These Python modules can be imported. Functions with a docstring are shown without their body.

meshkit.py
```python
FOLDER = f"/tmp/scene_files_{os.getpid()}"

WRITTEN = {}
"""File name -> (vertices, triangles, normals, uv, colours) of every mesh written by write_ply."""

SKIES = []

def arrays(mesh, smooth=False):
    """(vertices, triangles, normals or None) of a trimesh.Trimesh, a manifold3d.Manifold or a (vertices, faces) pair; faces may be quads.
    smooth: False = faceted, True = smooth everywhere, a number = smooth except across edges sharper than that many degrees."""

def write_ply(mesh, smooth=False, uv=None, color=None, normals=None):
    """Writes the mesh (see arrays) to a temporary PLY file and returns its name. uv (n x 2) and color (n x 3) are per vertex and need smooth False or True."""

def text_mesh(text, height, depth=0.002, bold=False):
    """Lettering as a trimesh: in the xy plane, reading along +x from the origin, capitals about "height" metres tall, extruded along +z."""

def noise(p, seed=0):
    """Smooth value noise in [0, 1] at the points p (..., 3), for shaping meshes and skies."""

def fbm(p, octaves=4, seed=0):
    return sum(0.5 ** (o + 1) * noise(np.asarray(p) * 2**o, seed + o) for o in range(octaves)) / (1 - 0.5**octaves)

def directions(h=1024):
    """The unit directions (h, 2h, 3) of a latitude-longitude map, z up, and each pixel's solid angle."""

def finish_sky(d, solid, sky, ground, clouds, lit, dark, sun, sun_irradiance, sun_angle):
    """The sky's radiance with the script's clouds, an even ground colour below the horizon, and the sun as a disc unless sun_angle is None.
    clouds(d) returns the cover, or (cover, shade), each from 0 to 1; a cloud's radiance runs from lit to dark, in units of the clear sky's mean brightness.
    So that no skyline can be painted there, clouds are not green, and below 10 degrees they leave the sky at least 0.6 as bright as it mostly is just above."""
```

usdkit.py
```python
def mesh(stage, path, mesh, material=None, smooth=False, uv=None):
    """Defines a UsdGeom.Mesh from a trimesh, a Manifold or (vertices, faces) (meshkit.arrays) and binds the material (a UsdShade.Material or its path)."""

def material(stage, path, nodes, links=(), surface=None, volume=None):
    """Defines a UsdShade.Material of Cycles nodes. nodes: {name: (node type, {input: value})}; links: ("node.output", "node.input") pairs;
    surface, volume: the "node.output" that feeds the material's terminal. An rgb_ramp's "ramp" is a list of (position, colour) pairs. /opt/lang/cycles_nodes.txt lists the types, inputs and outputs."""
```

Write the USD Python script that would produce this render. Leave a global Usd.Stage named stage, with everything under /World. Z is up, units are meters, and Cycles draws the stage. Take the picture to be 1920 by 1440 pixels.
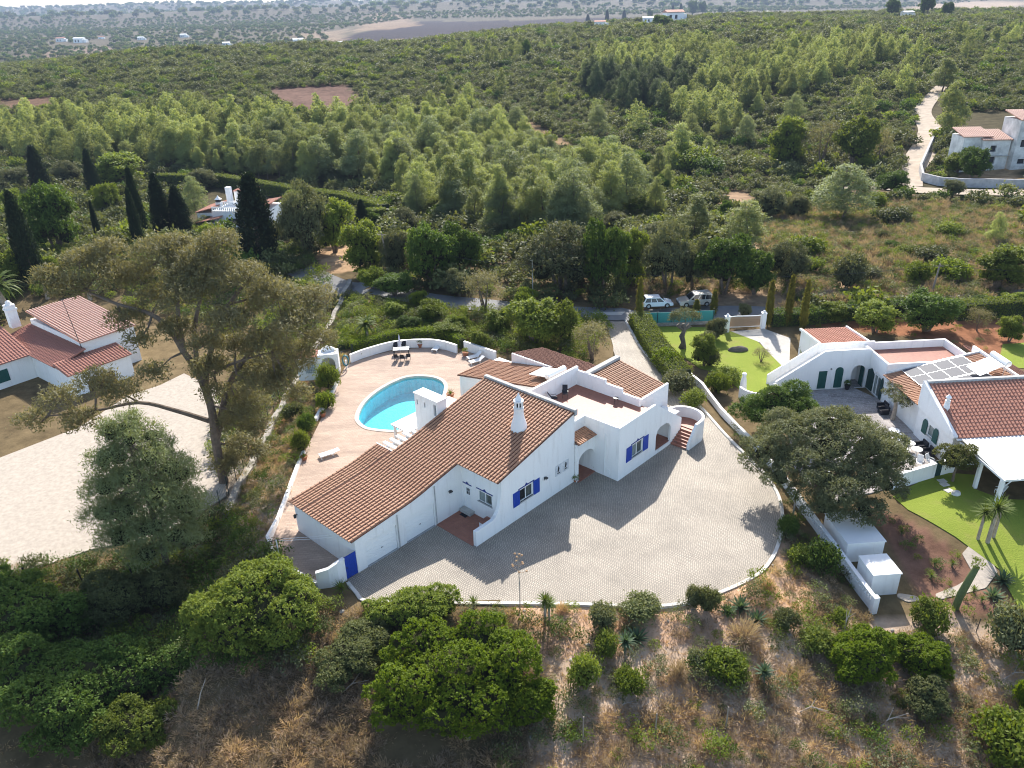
import math, random
import numpy as np, trimesh, manifold3d as m3, shapely.geometry as sg
import usdkit, meshkit
from pxr import Usd, UsdGeom, UsdLux, UsdShade, Sdf, Gf, Vt
stage = Usd.Stage.CreateInMemory()
UsdGeom.SetStageUpAxis(stage, 'Z'); UsdGeom.SetStageMetersPerUnit(stage, 1.0)
W = UsdGeom.Xform.Define(stage, '/World'); stage.SetDefaultPrim(W.GetPrim())
# ------------------------------------------------------------------ camera, sky, sun, exposure
CAMH, PITCH, ROLL, FPX = 38.0, 26.1, 1.6, 1470.0
EXPOSURE = 1.0
HAZE = 0.00007
SUN_AZ, SUN_EL, SUN_I, SKY_S = math.radians(82.5), math.radians(36.6), 1.1, 0.125
p_, r_ = math.radians(PITCH), math.radians(ROLL)
FW = np.array([0, math.cos(p_), -math.sin(p_)]); RT = np.array([1., 0, 0]); UP = np.cross(RT, FW)
RT, UP = RT * math.cos(r_) - UP * math.sin(r_), RT * math.sin(r_) + UP * math.cos(r_)
EYE = np.array([0, 0, CAMH])
cam = UsdGeom.Camera.Define(stage, '/World/camera')
mt = np.eye(4); mt[0, :3] = RT; mt[1, :3] = UP; mt[2, :3] = -FW; mt[3, :3] = EYE
cam.AddTransformOp().Set(Gf.Matrix4d(*mt.ravel().tolist()))
cam.CreateFocalLengthAttr(24.0); cam.CreateHorizontalApertureAttr(24.0 * 1920 / FPX); cam.CreateVerticalApertureAttr(24.0 * 1440 / FPX)
cam.CreateClippingRangeAttr(Gf.Vec2f(0.5, 60000)); cam.CreateExposureAttr(EXPOSURE)
SUND = np.array([math.cos(SUN_EL) * math.cos(SUN_AZ), math.cos(SUN_EL) * math.sin(SUN_AZ), math.sin(SUN_EL)])
def mat(name, nodes, links=(), surface='p.BSDF', volume=None):
    return usdkit.material(stage, '/World/Looks/' + name, nodes, links, surface=surface, volume=volume)
sky = mat('sky', {'s': ('sky_texture', {'sky_type': 'single_scattering', 'sun_disc': False, 'sun_elevation': SUN_EL, 'sun_rotation': math.atan2(SUND[0], SUND[1]), 'aerosol_density': 1.6, 'altitude': 60.0}),
                  'b': ('background_shader', {'strength': SKY_S})}, [('s.color', 'b.color')], surface='b.background')
dome = UsdLux.DomeLight.Define(stage, '/World/sky'); UsdShade.MaterialBindingAPI.Apply(dome.GetPrim()).Bind(sky)
dome.GetPrim().SetCustomDataByKey('kind', 'structure')
sun = UsdLux.DistantLight.Define(stage, '/World/sun'); sun.CreateIntensityAttr(SUN_I); sun.CreateAngleAttr(0.53); sun.CreateNormalizeAttr(True); sun.CreateColorAttr(Gf.Vec3f(1.0, 0.94, 0.86))
zl = SUND; xl = np.cross([0, 0, 1.], zl); xl /= np.linalg.norm(xl); yl = np.cross(zl, xl)
ml = np.eye(4); ml[0, :3], ml[1, :3], ml[2, :3] = xl, yl, zl
sun.AddTransformOp().Set(Gf.Matrix4d(*ml.ravel().tolist()))
# ------------------------------------------------------------------ helpers
rng = np.random.default_rng(7)
used = {}
def nm(parent, name):
    k = (parent, name); n = used.get(k, -1) + 1; used[k] = n
    return parent + '/' + (name if n == 0 else '%s_%03d' % (name, n))
def tag(o, label=None, cat=None, group=None, kind=None):
    p = o.GetPrim() if hasattr(o, 'GetPrim') else o
    for k, v in (('label', label), ('category', cat), ('group', group), ('kind', kind)):
        if v: p.SetCustomDataByKey(k, v)
    return o
def xf(o, loc=(0, 0, 0), rz=0., sc=None):
    o.AddTranslateOp().Set(Gf.Vec3d(*[float(c) for c in loc])); o.AddRotateZOp().Set(float(rz))
    if sc is not None: o.AddScaleOp().Set(Gf.Vec3f(*([float(sc)] * 3 if np.ndim(sc) == 0 else [float(c) for c in sc])))
    return o
def thing(name, label, cat, loc=(0, 0, 0), rz=0., group=None, sc=None):
    o = xf(UsdGeom.Xform.Define(stage, nm('/World', name)), loc, rz, sc); tag(o, label, cat, group); return o
def pth(p): return '/World' if p is None else str(p.GetPath())
def put(name, mesh, material, parent=None, smooth=False, **kw):
    o = usdkit.mesh(stage, nm(pth(parent), name), mesh.get() if isinstance(mesh, MB) else mesh, material, smooth)
    if kw: tag(o, **kw)
    return o
class MB:
    def __init__(s): s.v, s.f, s.n = [], [], 0
    def add(s, v, f):
        v = np.asarray(v, float); s.v.append(v); s.f.append(np.asarray(f, int) + s.n); s.n += len(v); return s
    def get(s): return np.concatenate(s.v), np.concatenate(s.f)
    def box(s, x0, x1, y0, y1, z0, z1): return s.hexa([(x0, y0, z0), (x1, y0, z0), (x1, y1, z0), (x0, y1, z0), (x0, y0, z1), (x1, y0, z1), (x1, y1, z1), (x0, y1, z1)])
    def hexa(s, c): return s.add(c, [(0, 2, 1), (0, 3, 2), (4, 5, 6), (4, 6, 7), (0, 1, 5), (0, 5, 4), (1, 2, 6), (1, 6, 5), (2, 3, 7), (2, 7, 6), (3, 0, 4), (3, 4, 7)])
    def obox(s, c, d, rz=0., tilt=0.):
        R = trimesh.transformations.euler_matrix(0, tilt, rz)[:3, :3]; h = np.array(d) / 2
        q = np.array([(x, y, z) for z in (-1, 1) for x, y in ((-1, -1), (1, -1), (1, 1), (-1, 1))]) * h
        return s.hexa(q @ R.T + c)
    def tube(s, P, r, n=6, cap=True):
        P = np.asarray(P, float); r = np.broadcast_to(np.asarray(r, float), (len(P),))
        T = np.gradient(P, axis=0); T /= np.linalg.norm(T, axis=1)[:, None] + 1e-9
        a = np.where(np.abs(T[:, 2:]) < .9, [[0, 0, 1.]], [[1., 0, 0]]); X = np.cross(T, a); X /= np.linalg.norm(X, axis=1)[:, None]; Y = np.cross(T, X)
        t = np.arange(n) / n * 2 * np.pi
        V = (P[:, None] + r[:, None, None] * (X[:, None] * np.cos(t)[None, :, None] + Y[:, None] * np.sin(t)[None, :, None])).reshape(-1, 3)
        F = []
        for i in range(len(P) - 1):
            for j in range(n):
                k = (j + 1) % n; F += [(i * n + j, i * n + k, i * n + n + k), (i * n + j, i * n + n + k, i * n + n + j)]
        if cap:
            for j in range(1, n - 1): F += [(0, j + 1, j), ((len(P) - 1) * n, (len(P) - 1) * n + j, (len(P) - 1) * n + j + 1)]
        return s.add(V, F)
    def lathe(s, prof, c=(0, 0, 0), n=16):
        t = np.arange(n) / n * 2 * np.pi
        V = np.concatenate([np.stack([r * np.cos(t), r * np.sin(t), np.full(n, z)], 1) for r, z in prof]) + c
        F = []
        for i in range(len(prof) - 1):
            for j in range(n):
                k = (j + 1) % n; F += [(i * n + j, i * n + k, i * n + n + k), (i * n + j, i * n + n + k, i * n + n + j)]
        return s.add(V, F)
    def man(s, M):
        g = M.to_mesh(); return s.add(np.array(g.vert_properties)[:, :3], np.array(g.tri_verts))
def cs(pts):
    pts = np.asarray(pts, float)
    if sg.Polygon(pts).exterior.is_ccw is False: pts = pts[::-1]
    return m3.CrossSection([pts])
def ext(pts, z0, z1): return m3.Manifold.extrude(cs(pts), z1 - z0).translate((0, 0, z0))
def extp(poly, z0, z1):
    if poly.geom_type != 'Polygon': return sum((extp(g, z0, z1) for g in poly.geoms), m3.Manifold())
    M = ext(np.array(poly.exterior.coords)[:-1], z0, z1)
    for h in poly.interiors: M = M - ext(np.array(h.coords)[:-1], z0 - 1, z1 + 1)
    return M
def euz(pts, v0, v1):   # profile in (u, z), thickness along v
    return m3.Manifold.extrude(cs(pts), v1 - v0).transform(np.array([[1, 0, 0, 0], [0, 0, -1, v1], [0, 1, 0, 0]], float))
def evz(pts, u0, u1):   # profile in (v, z), thickness along u
    return m3.Manifold.extrude(cs(pts), u1 - u0).transform(np.array([[0, 0, 1, u0], [1, 0, 0, 0], [0, 1, 0, 0]], float))
def flat(pts, z):
    pts = np.asarray(pts, float)[:, :2]
    if not sg.Polygon(pts).exterior.is_ccw: pts = pts[::-1]
    return MB().add(np.c_[pts, np.full(len(pts), z)], np.array(m3.triangulate([pts])))
def bx(u0, u1, v0, v1, z0, z1): return m3.Manifold.cube((u1 - u0, v1 - v0, z1 - z0)).translate((u0, v0, z0))
def mm(M): return MB().man(M)
def ray(x, y):
    x, y = np.asarray(x, float)[..., None], np.asarray(y, float)[..., None]
    d = RT * (x - 960) / FPX - UP * (y - 720) / FPX + FW; return d / np.linalg.norm(d, axis=-1, keepdims=True)
def at(x, y, z=0.): d = ray(x, y); return EYE + d * ((z - CAMH) / d[..., 2:])
def proj(P):
    q = np.asarray(P, float) - EYE; c = q @ FW; return 960 + FPX * (q @ RT) / c, 720 - FPX * (q @ UP) / c
def ss(a, b, x): t = np.clip((x - a) / (b - a), 0, 1); return t * t * (3 - 2 * t)
def fbm(x, y, s, seed=0., o=3):
    P = np.stack([np.ravel(x) / s + seed, np.ravel(y) / s - seed, np.full(np.size(x), seed * 1.7)], 1)
    return np.asarray(meshkit.fbm(P, octaves=o)).reshape(np.shape(x)) if 'octaves' in meshkit.fbm.__code__.co_varnames else np.asarray(meshkit.fbm(P)).reshape(np.shape(x))
# ------------------------------------------------------------------ terrain
CRX = np.array([0, 267, 633, 773, 907, 1040, 1280, 1480, 1920.]); CRD = np.array([3.75, 3.0, 2.9, 2.8, 2.3, 1.92, 1.6, 1.52, 1.7])
def gz(x, y):
    x, y = np.asarray(x, float), np.asarray(y, float)
    z = -0.2 * np.clip(42.6 - y, 0, 30)
    z = z - 2.3 * ss(-20.3, -25.0, x) * ss(130, 104, y)
    kx = np.interp(y, [43, 48.4, 56, 61.2, 70.2, 86.8, 95.7], [17, 20.1, 22.2, 21.3, 19.4, 15.6, 14.9])
    z = z - 0.55 * ss(kx + .2, kx + 2.2, x) * ss(120, 95, y) - 1.0 * ss(22.0, 25, x) * ss(53, 44, y)
    t = x / np.maximum(y, 30.); sx = 960 + FPX * t * 1.11
    dep = np.interp(sx, CRX, CRD); yc = 700 + 220 * ss(500, 1500, sx)
    zc = CAMH - yc * np.tan(np.radians(dep))
    val = -7.0 * (1 - 0.9 * ss(40, 130, x)) * ss(112, 210, y)
    z = z + val
    k = np.clip((y - 230) / (yc - 230), 0, 1)
    z = z + (zc + 7 * (1 - 0.9 * ss(40, 130, x))) * (0.35 * k + 0.65 * k * k * (3 - 2 * k)) * (y > 230)
    z = z + 4.0 * ss(60, 200, x) * ss(120, 220, y) * (1 - ss(400, 800, y))
    b = y - yc
    z = z - (zc + 30) * ss(0, 520, b)
    far = ss(2200, 7600, y); z = z + far * (46 + 16 * fbm(x, y, 2600., 3.1)) 
    z = z + 34 * np.exp(-((y - 3500 - .12 * x - 300 * fbm(x, y, 1500., 7.7)) / 420.) ** 2) * np.clip(.5 + 1.2 * fbm(x, x * 0, 1300., 3.3), 0, 1.2) + 40 * np.exp(-((y - 5400 + .1 * x - 400 * fbm(x, y, 2000., 4.7)) / 600.) ** 2) * np.clip(.5 + 1.2 * fbm(x, x * 0, 1900., 8.3), 0, 1.2)
    z = z + fbm(x, y, 130., 1.3) * 2.6 * ss(150, 320, y) + fbm(x, y, 330., 6.1) * 12. * ss(260, 450, y) * ss(760, 620, y) + fbm(x, y, 700., 5.3) * 26 * ss(1500, 2600, y)
    z = z + fbm(x, y, 3.2, 9.) * 0.13 * ss(44, 40, y)
    return z
def ground(x, y):
    """the point of the terrain that the picture point (x, y) shows"""
    d = ray(x, y); tt = [25.]
    while tt[-1] < 9000: tt.append(tt[-1] * 1.025 + .1)
    tt = np.array(tt); Q = EYE + d[..., None, :] * tt[:, None]; bel = Q[..., 2] < gz(Q[..., 0], Q[..., 1]); bel[..., -1] = True
    k = np.maximum(np.argmax(bel, -1), 1); lo, hi = tt[k - 1], tt[k]
    for _ in range(16):
        m = (lo + hi) / 2; P = EYE + d * m[..., None]; b = P[..., 2] < gz(P[..., 0], P[..., 1]); hi = np.where(b, m, hi); lo = np.where(b, lo, m)
    return EYE + d * hi[..., None]
def ppm(P): return FPX / float((np.asarray(P) - EYE) @ FW)
def hgt(P, tipy):
    lo, hi = 0., 60.
    for _ in range(40):
        m = (lo + hi) / 2
        if proj(P + np.array([0, 0, m]))[1] > tipy: lo = m
        else: hi = m
    return lo
def inpoly(poly, x, y):
    poly = np.asarray(poly, float); x, y = np.asarray(x), np.asarray(y); c = np.zeros(x.shape, bool)
    for (x0, y0), (x1, y1) in zip(poly, np.roll(poly, -1, 0)):
        with np.errstate(divide='ignore', invalid='ignore'):
            c ^= ((y0 > y) != (y1 > y)) & (x < (x1 - x0) * (y - y0) / (y1 - y0 + 1e-12) + x0)
    return c
def spline(P, n=12, closed=True):
    P = np.asarray(P, float); N = len(P); out = []
    for i in range(N if closed else N - 1):
        g = lambda k: P[k % N] if closed else P[min(max(k, 0), N - 1)]
        a, b, c, d = g(i - 1), g(i), g(i + 1), g(i + 2)
        for t in np.arange(n) / n: out.append(0.5 * (2 * b + (c - a) * t + (2 * a - 5 * b + 4 * c - d) * t * t + (3 * b - a - 3 * c + d) * t ** 3))
    if not closed: out.append(P[-1])
    return np.array(out)
def strip(P, w, cap=2): return sg.LineString(np.asarray(P)[:, :2]).buffer(w / 2, cap_style=cap, join_style=1)
# ------------------------------------------------------------------ materials
def plain(name, c, rough=.6, metal=0., spec=.4, nz=None, bump=0., **kw):
    n = {'p': ('principled_bsdf', dict(base_color=c, roughness=rough, metallic=metal, specular_ior_level=spec, **kw))}; L = []
    if nz:
        amt, sc = nz
        n.update({'g': ('geometry', {}), 'n': ('noise_texture', {'scale': sc, 'detail': 4.0, 'roughness': .65}), 'r': ('rgb_ramp', {'ramp': [(.25, tuple(np.array(c) * (1 - amt))), (.75, tuple(np.minimum(np.array(c) * (1 + amt * .6), .9)))]})})
        L += [('g.position', 'n.vector'), ('n.fac', 'r.fac'), ('r.color', 'p.base_color')]
        if bump:
            n['b'] = ('bump', {'strength': .6, 'distance': bump}); L += [('n.fac', 'b.height'), ('b.normal', 'p.normal')]
    return mat(name, n, L)
def island(name, ramp, rough=.75, objvar=(.8, 1.2), trans=None, spec=.25):
    n = {'g': ('geometry', {}), 'r': ('rgb_ramp', {'ramp': ramp}), 'o': ('object_info', {}), 'm': ('map_range', {'to_min': objvar[0], 'to_max': objvar[1], 'from_min': 0., 'from_max': 1.}),
         'x': ('mix_color', {'blend_type': 'multiply', 'fac': 1.0, 'use_clamp': False}), 'p': ('principled_bsdf', {'roughness': rough, 'specular_ior_level': spec})}
    L = [('g.random_per_island', 'r.fac'), ('o.random', 'm.value'), ('m.result', 'x.b'), ('r.color', 'x.a'), ('x.result', 'p.base_color')]
    if trans is None: return mat(name, n, L)
    n.update({'t': ('translucent_bsdf', {}), 'k': ('mix_closure', {'fac': trans}), 'y': ('mix_color', {'blend_type': 'multiply', 'fac': 1.0, 'b': (1.25, 1.15, .55), 'use_clamp': False})})
    L += [('x.result', 'y.a'), ('y.result', 't.color'), ('p.BSDF', 'k.closure1'), ('t.BSDF', 'k.closure2')]
    return mat(name, n, L, surface='k.closure')
def leafmat(name, a, b, c, trans=.4, ov=(.75, 1.25)): return island(name, [(0., a), (.5, b), (1., c)], .62, ov, min(.5, trans + .08), .2)
white = mat('white_wall', {'g': ('geometry', {}), 'mp': ('mapping', {'scale': (1.6, 1.6, .22)}), 'n': ('noise_texture', {'scale': 1.3, 'detail': 6.0, 'roughness': .7}), 'r': ('rgb_ramp', {'ramp': [(.22, (.66, .645, .61)), (.45, (.80, .79, .765)), (.8, (.83, .825, .80))]}), 'n2': ('noise_texture', {'scale': 7., 'detail': 4.}), 'b': ('bump', {'strength': .5, 'distance': .02}), 'p': ('principled_bsdf', {'roughness': .75, 'specular_ior_level': .2})},
            [('g.position', 'mp.vector'), ('mp.vector', 'n.vector'), ('g.position', 'n2.vector'), ('n.fac', 'r.fac'), ('r.color', 'p.base_color'), ('n2.fac', 'b.height'), ('b.normal', 'p.normal')])
white2 = plain('white_paint', (.80, .80, .78), .6)
oldwhite = plain('weathered_white', (.62, .61, .58), .9, spec=.1, nz=(.45, .5))
grey_cap = plain('grey_cap', (.42, .42, .41), .8, nz=(.3, 1.5))
blue = plain('blue_paint', (.008, .045, .30), .45); navy = plain('navy_tile', (.015, .03, .16), .4)
green = plain('green_paint', (.006, .06, .05), .5); darkgreen = plain('dark_green', (.01, .035, .03), .6)
TILE = [(0., (.38, .20, .115)), (.3, (.60, .355, .215)), (.6, (.68, .43, .27)), (.85, (.74, .52, .36)), (1., (.50, .29, .18))]
tile = island('roof_tile', TILE, .62, (.97, 1.03), spec=.3); PINK = [(0., (.42, .20, .14)), (.5, (.50, .25, .18)), (1., (.56, .30, .22))]
tile_pink = island('roof_tile_pink', PINK, .8, (.97, 1.03)); TOLD = [(0., (.20, .10, .07)), (.4, (.36, .19, .12)), (.7, (.44, .26, .18)), (1., (.30, .16, .10))]
tile_old = island('roof_tile_old', TOLD, .9, (.95, 1.05)); tile_red = island('roof_tile_red', [(0., (.34, .16, .12)), (.5, (.45, .235, .18)), (1., (.54, .31, .24))], .8, (.97, 1.03))
tile_pale = island('roof_tile_pale', [(0., (.54, .36, .29)), (.5, (.62, .43, .355)), (1., (.68, .50, .42))], .7, (.97, 1.03))
under = plain('tile_bed', (.11, .045, .028), .9, nz=(.3, 3.)); under_pink = plain('tile_bed_pink', (.40, .19, .13), .9)
stone = plain('stone', (.36, .33, .28), .95, nz=(.5, 2.2), bump=.05); kerbm = plain('kerb_concrete', (.62, .59, .54), .9, nz=(.25, 1.2))
concrete = plain('concrete', (.45, .43, .39), .9, nz=(.2, 1.)); dirtm = plain('dirt_track', (.40, .33, .255), .95, nz=(.3, .5), bump=.04)
asphalt = plain('asphalt', (.20, .20, .20), .9, nz=(.18, .6)); redsoil = plain('red_soil', (.25, .105, .06), 1., spec=.05, nz=(.4, 1.6), bump=.08)
gravel = plain('gravel', (.43, .375, .31), .95, nz=(.22, 2.6), bump=.03)
metal = plain('metal', (.55, .56, .58), .35, metal=.9); darkmetal = plain('dark_metal', (.03, .03, .03), .5); black = plain('black_plastic', (.012, .012, .014), .5); blackfab = plain('dark_fabric', (.02, .02, .026), .9)
rubber = plain('rubber', (.015, .015, .015), .8); terracotta = plain('terracotta_pot', (.36, .14, .07), .8, nz=(.2, 3.)); woodm = plain('wood', (.30, .20, .12), .8, nz=(.3, 2.)); pole_m = plain('pole_wood', (.24, .20, .16), .9, nz=(.3, 1.5))
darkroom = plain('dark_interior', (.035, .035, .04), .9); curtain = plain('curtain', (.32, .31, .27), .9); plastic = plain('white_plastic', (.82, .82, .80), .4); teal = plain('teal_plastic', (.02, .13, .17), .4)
bark = plain('bark', (.16, .12, .09), .95, nz=(.4, 3.)); palebark = plain('pale_bark', (.36, .30, .24), .9, nz=(.45, 2.)); drywood = plain('dry_wood', (.34, .29, .24), .95)
cactus = plain('cactus', (.09, .12, .04), .7, nz=(.3, 6.)); carwhite = plain('car_white', (.78, .79, .80), .25, coat_weight=.6); carsilver = plain('car_silver', (.52, .50, .46), .3, metal=.5, coat_weight=.6)
carglass = plain('car_glass', (.01, .012, .015), .08, spec=.7); redlight = plain('tail_light', (.35, .01, .01), .3); lightglass = plain('lamp_glass', (.7, .7, .7), .2)
panelm = plain('solar_cell', (.055, .063, .082), .6, spec=.25); collector = plain('collector_glass', (.55, .56, .57), .12, spec=1.0); rock = plain('rock', (.14, .12, .10), .95, nz=(.4, 3.), bump=.05)
fabwhite = plain('white_fabric', (.80, .79, .77), .85); umbrella_m = plain('umbrella_fabric', (.52, .52, .58), .9); tealnet = plain('teal_screen', (.05, .28, .27), .7)
def glassmat(name, tint, dark=False):
    return mat(name, {'t': ('transparent_bsdf', {'color': tint}), 'g': ('glossy_bsdf', {'color': (.95, .95, .95), 'roughness': .02}), 'f': ('layer_weight', {'blend': .5}), 'pw': ('math', {'math_type': 'power', 'value2': 5.}), 'ma': ('math', {'math_type': 'multiply_add', 'value2': .8, 'value3': .04}), 'k': ('mix_closure', {})},
               [('f.facing', 'pw.value1'), ('pw.value', 'ma.value1'), ('ma.value', 'k.fac'), ('t.BSDF', 'k.closure1'), ('g.BSDF', 'k.closure2')], surface='k.closure')
glass = glassmat('window_glass', (.55, .6, .6))
water = mat('pool_water', {'g0': ('geometry', {}), 'n': ('noise_texture', {'scale': 2.6, 'detail': 2.0}), 'b': ('bump', {'strength': .25, 'distance': .05}), 't': ('transparent_bsdf', {'color': (.76, .95, .98)}),
     'g': ('glossy_bsdf', {'roughness': .03}), 'f': ('layer_weight', {'blend': .5}), 'pw': ('math', {'math_type': 'power', 'value2': 5.}), 'ma': ('math', {'math_type': 'multiply_add', 'value2': .8, 'value3': .02}), 'k': ('mix_closure', {})},
     [('g0.position', 'n.vector'), ('n.fac', 'b.height'), ('b.normal', 'g.normal'), ('b.normal', 'f.normal'), ('f.facing', 'pw.value1'), ('pw.value', 'ma.value1'), ('ma.value', 'k.fac'), ('t.BSDF', 'k.closure1'), ('g.BSDF', 'k.closure2')], surface='k.closure')
def pavemat(name, c1, c2, mort, scale, bw, rh, ms, rot=0., blot=(.25, .5), wav=0., stretch=(1, 1, 1), bump=.01, off=.5, rough=.85):
    n = {'g': ('geometry', {}), 'mp': ('mapping', {'rotation': (0, 0, rot)}), 'w': ('noise_texture', {'scale': .55, 'detail': 1.0}), 'ad': ('mix_color', {'blend_type': 'linear_light', 'fac': wav, 'use_clamp': False}),
         'k': ('brick_texture', {'color1': c1, 'color2': c2, 'mortar': mort, 'scale': scale, 'brick_width': bw, 'row_height': rh, 'mortar_size': ms, 'mortar_smooth': .3, 'offset': off}),
         'm2': ('mapping', {'scale': stretch}), 'n': ('noise_texture', {'scale': blot[1], 'detail': 5.0, 'roughness': .65}), 'r': ('map_range', {'from_min': .3, 'from_max': .7, 'to_min': 1 - blot[0], 'to_max': 1 + blot[0] * .5}),
         'x': ('mix_color', {'blend_type': 'multiply', 'fac': 1., 'use_clamp': False}), 'b': ('bump', {'strength': .8, 'distance': bump}), 'p': ('principled_bsdf', {'roughness': rough, 'specular_ior_level': .4}), 'i': ('math', {'math_type': 'subtract', 'value1': 1.})}
    return mat(name, n, [('g.position', 'mp.vector'), ('g.position', 'w.vector'), ('mp.vector', 'ad.a'), ('w.color', 'ad.b'), ('ad.result', 'k.vector'), ('g.position', 'm2.vector'), ('m2.vector', 'n.vector'), ('n.fac', 'r.value'),
                         ('k.color', 'x.a'), ('r.result', 'x.b'), ('x.result', 'p.base_color'), ('k.fac', 'i.value2'), ('i.value', 'b.height'), ('b.normal', 'p.normal')])
cobble = pavemat('cobble', (.46, .40, .32), (.365, .315, .25), (.185, .165, .135), 1., .17, .14, .026, rot=.7, blot=(.28, .22), wav=.22, rough=.7)
paving = pavemat('terrace_paving', (.49, .365, .28), (.42, .31, .24), (.36, .27, .21), 1., .42, .2, .02, rot=.1, blot=(.26, .5), wav=.2, stretch=(.35, 1.2, 1))
redtile = pavemat('red_floor_tile', (.34, .135, .085), (.29, .11, .07), (.24, .12, .09), 1., .25, .25, .012, rot=.81, blot=(.12, .6), off=0., rough=.56, bump=.002)
greypave = pavemat('patio_paving', (.36, .33, .31), (.28, .25, .24), (.45, .42, .4), 1., .5, .4, .03, blot=(.3, .8), wav=.6)
pooltile = pavemat('pool_tile', (.05, .56, .64), (.08, .66, .73), (.12, .62, .68), 1., .3, .3, .02, blot=(.15, 2.5), wav=.3, bump=0.001)
lawnm = mat('lawn', {'g': ('geometry', {}), 'n': ('noise_texture', {'scale': .35, 'detail': 5.0, 'roughness': .7}), 'n2': ('noise_texture', {'scale': 9., 'detail': 3.0}), 'r': ('rgb_ramp', {'ramp': [(.25, (.26, .25, .07)), (.45, (.215, .265, .04)), (.6, (.20, .255, .035)), (.8, (.29, .315, .06))]}),
     'b': ('bump', {'strength': 1., 'distance': .04}), 'p': ('principled_bsdf', {'roughness': .9, 'specular_ior_level': .1})}, [('g.position', 'n.vector'), ('g.position', 'n2.vector'), ('n.fac', 'r.fac'), ('r.color', 'p.base_color'), ('n2.fac', 'b.height'), ('b.normal', 'p.normal')])
groundm = mat('ground', {'a': ('attribute', {'attribute': 'zonecolor'}), 'g': ('geometry', {}), 'n': ('noise_texture', {'scale': .45, 'detail': 8.0, 'roughness': .7}), 'r': ('map_range', {'from_min': .25, 'from_max': .75, 'to_min': .5, 'to_max': 1.45}),
     'n2': ('noise_texture', {'scale': .03, 'detail': 5.0, 'roughness': .7}), 'r2': ('map_range', {'from_min': .3, 'from_max': .7, 'to_min': .75, 'to_max': 1.25}), 'x': ('mix_color', {'blend_type': 'multiply', 'fac': 1., 'use_clamp': False}), 'x2': ('mix_color', {'blend_type': 'multiply', 'fac': 1., 'use_clamp': False}),
     'b': ('bump', {'strength': 1., 'distance': .12}), 'p': ('principled_bsdf', {'roughness': 1., 'specular_ior_level': .05})},
     [('g.position', 'n.vector'), ('g.position', 'n2.vector'), ('n.fac', 'r.value'), ('n2.fac', 'r2.value'), ('a.color', 'x.a'), ('r.result', 'x.b'), ('x.result', 'x2.a'), ('r2.result', 'x2.b'), ('x2.result', 'p.base_color'), ('n.fac', 'b.height'), ('b.normal', 'p.normal')])
L_pine = leafmat('pine_needles', (0.27, 0.315, 0.125), (0.41, 0.455, 0.19), (0.55, 0.57, 0.28), .35, (.7, 1.3))
L_pine2 = leafmat('pine_needles_grey', (0.21, 0.255, 0.13), (0.33, 0.375, 0.19), (0.47, 0.5, 0.28), .35, (.8, 1.2))
L_olive = leafmat('olive_leaf', (0.15, 0.165, 0.08), (0.235, 0.25, 0.12), (0.36, 0.37, 0.2), .25)
L_carob = leafmat('carob_leaf', (0.085, 0.14, 0.025), (0.15, 0.225, 0.04), (0.29, 0.37, 0.075), .3)
L_bright = leafmat('bright_leaf', (0.13, 0.19, 0.01), (0.29, 0.37, 0.018), (0.5, 0.54, 0.035), .4, (.9, 1.1))
L_lime = leafmat('lime_leaf', (.14, .19, .02), (.22, .27, .03), (.30, .33, .05), .4)
L_mid = leafmat('mid_leaf', (0.17, 0.22, 0.035), (0.3, 0.36, 0.055), (0.45, 0.5, 0.1), .35)
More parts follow.
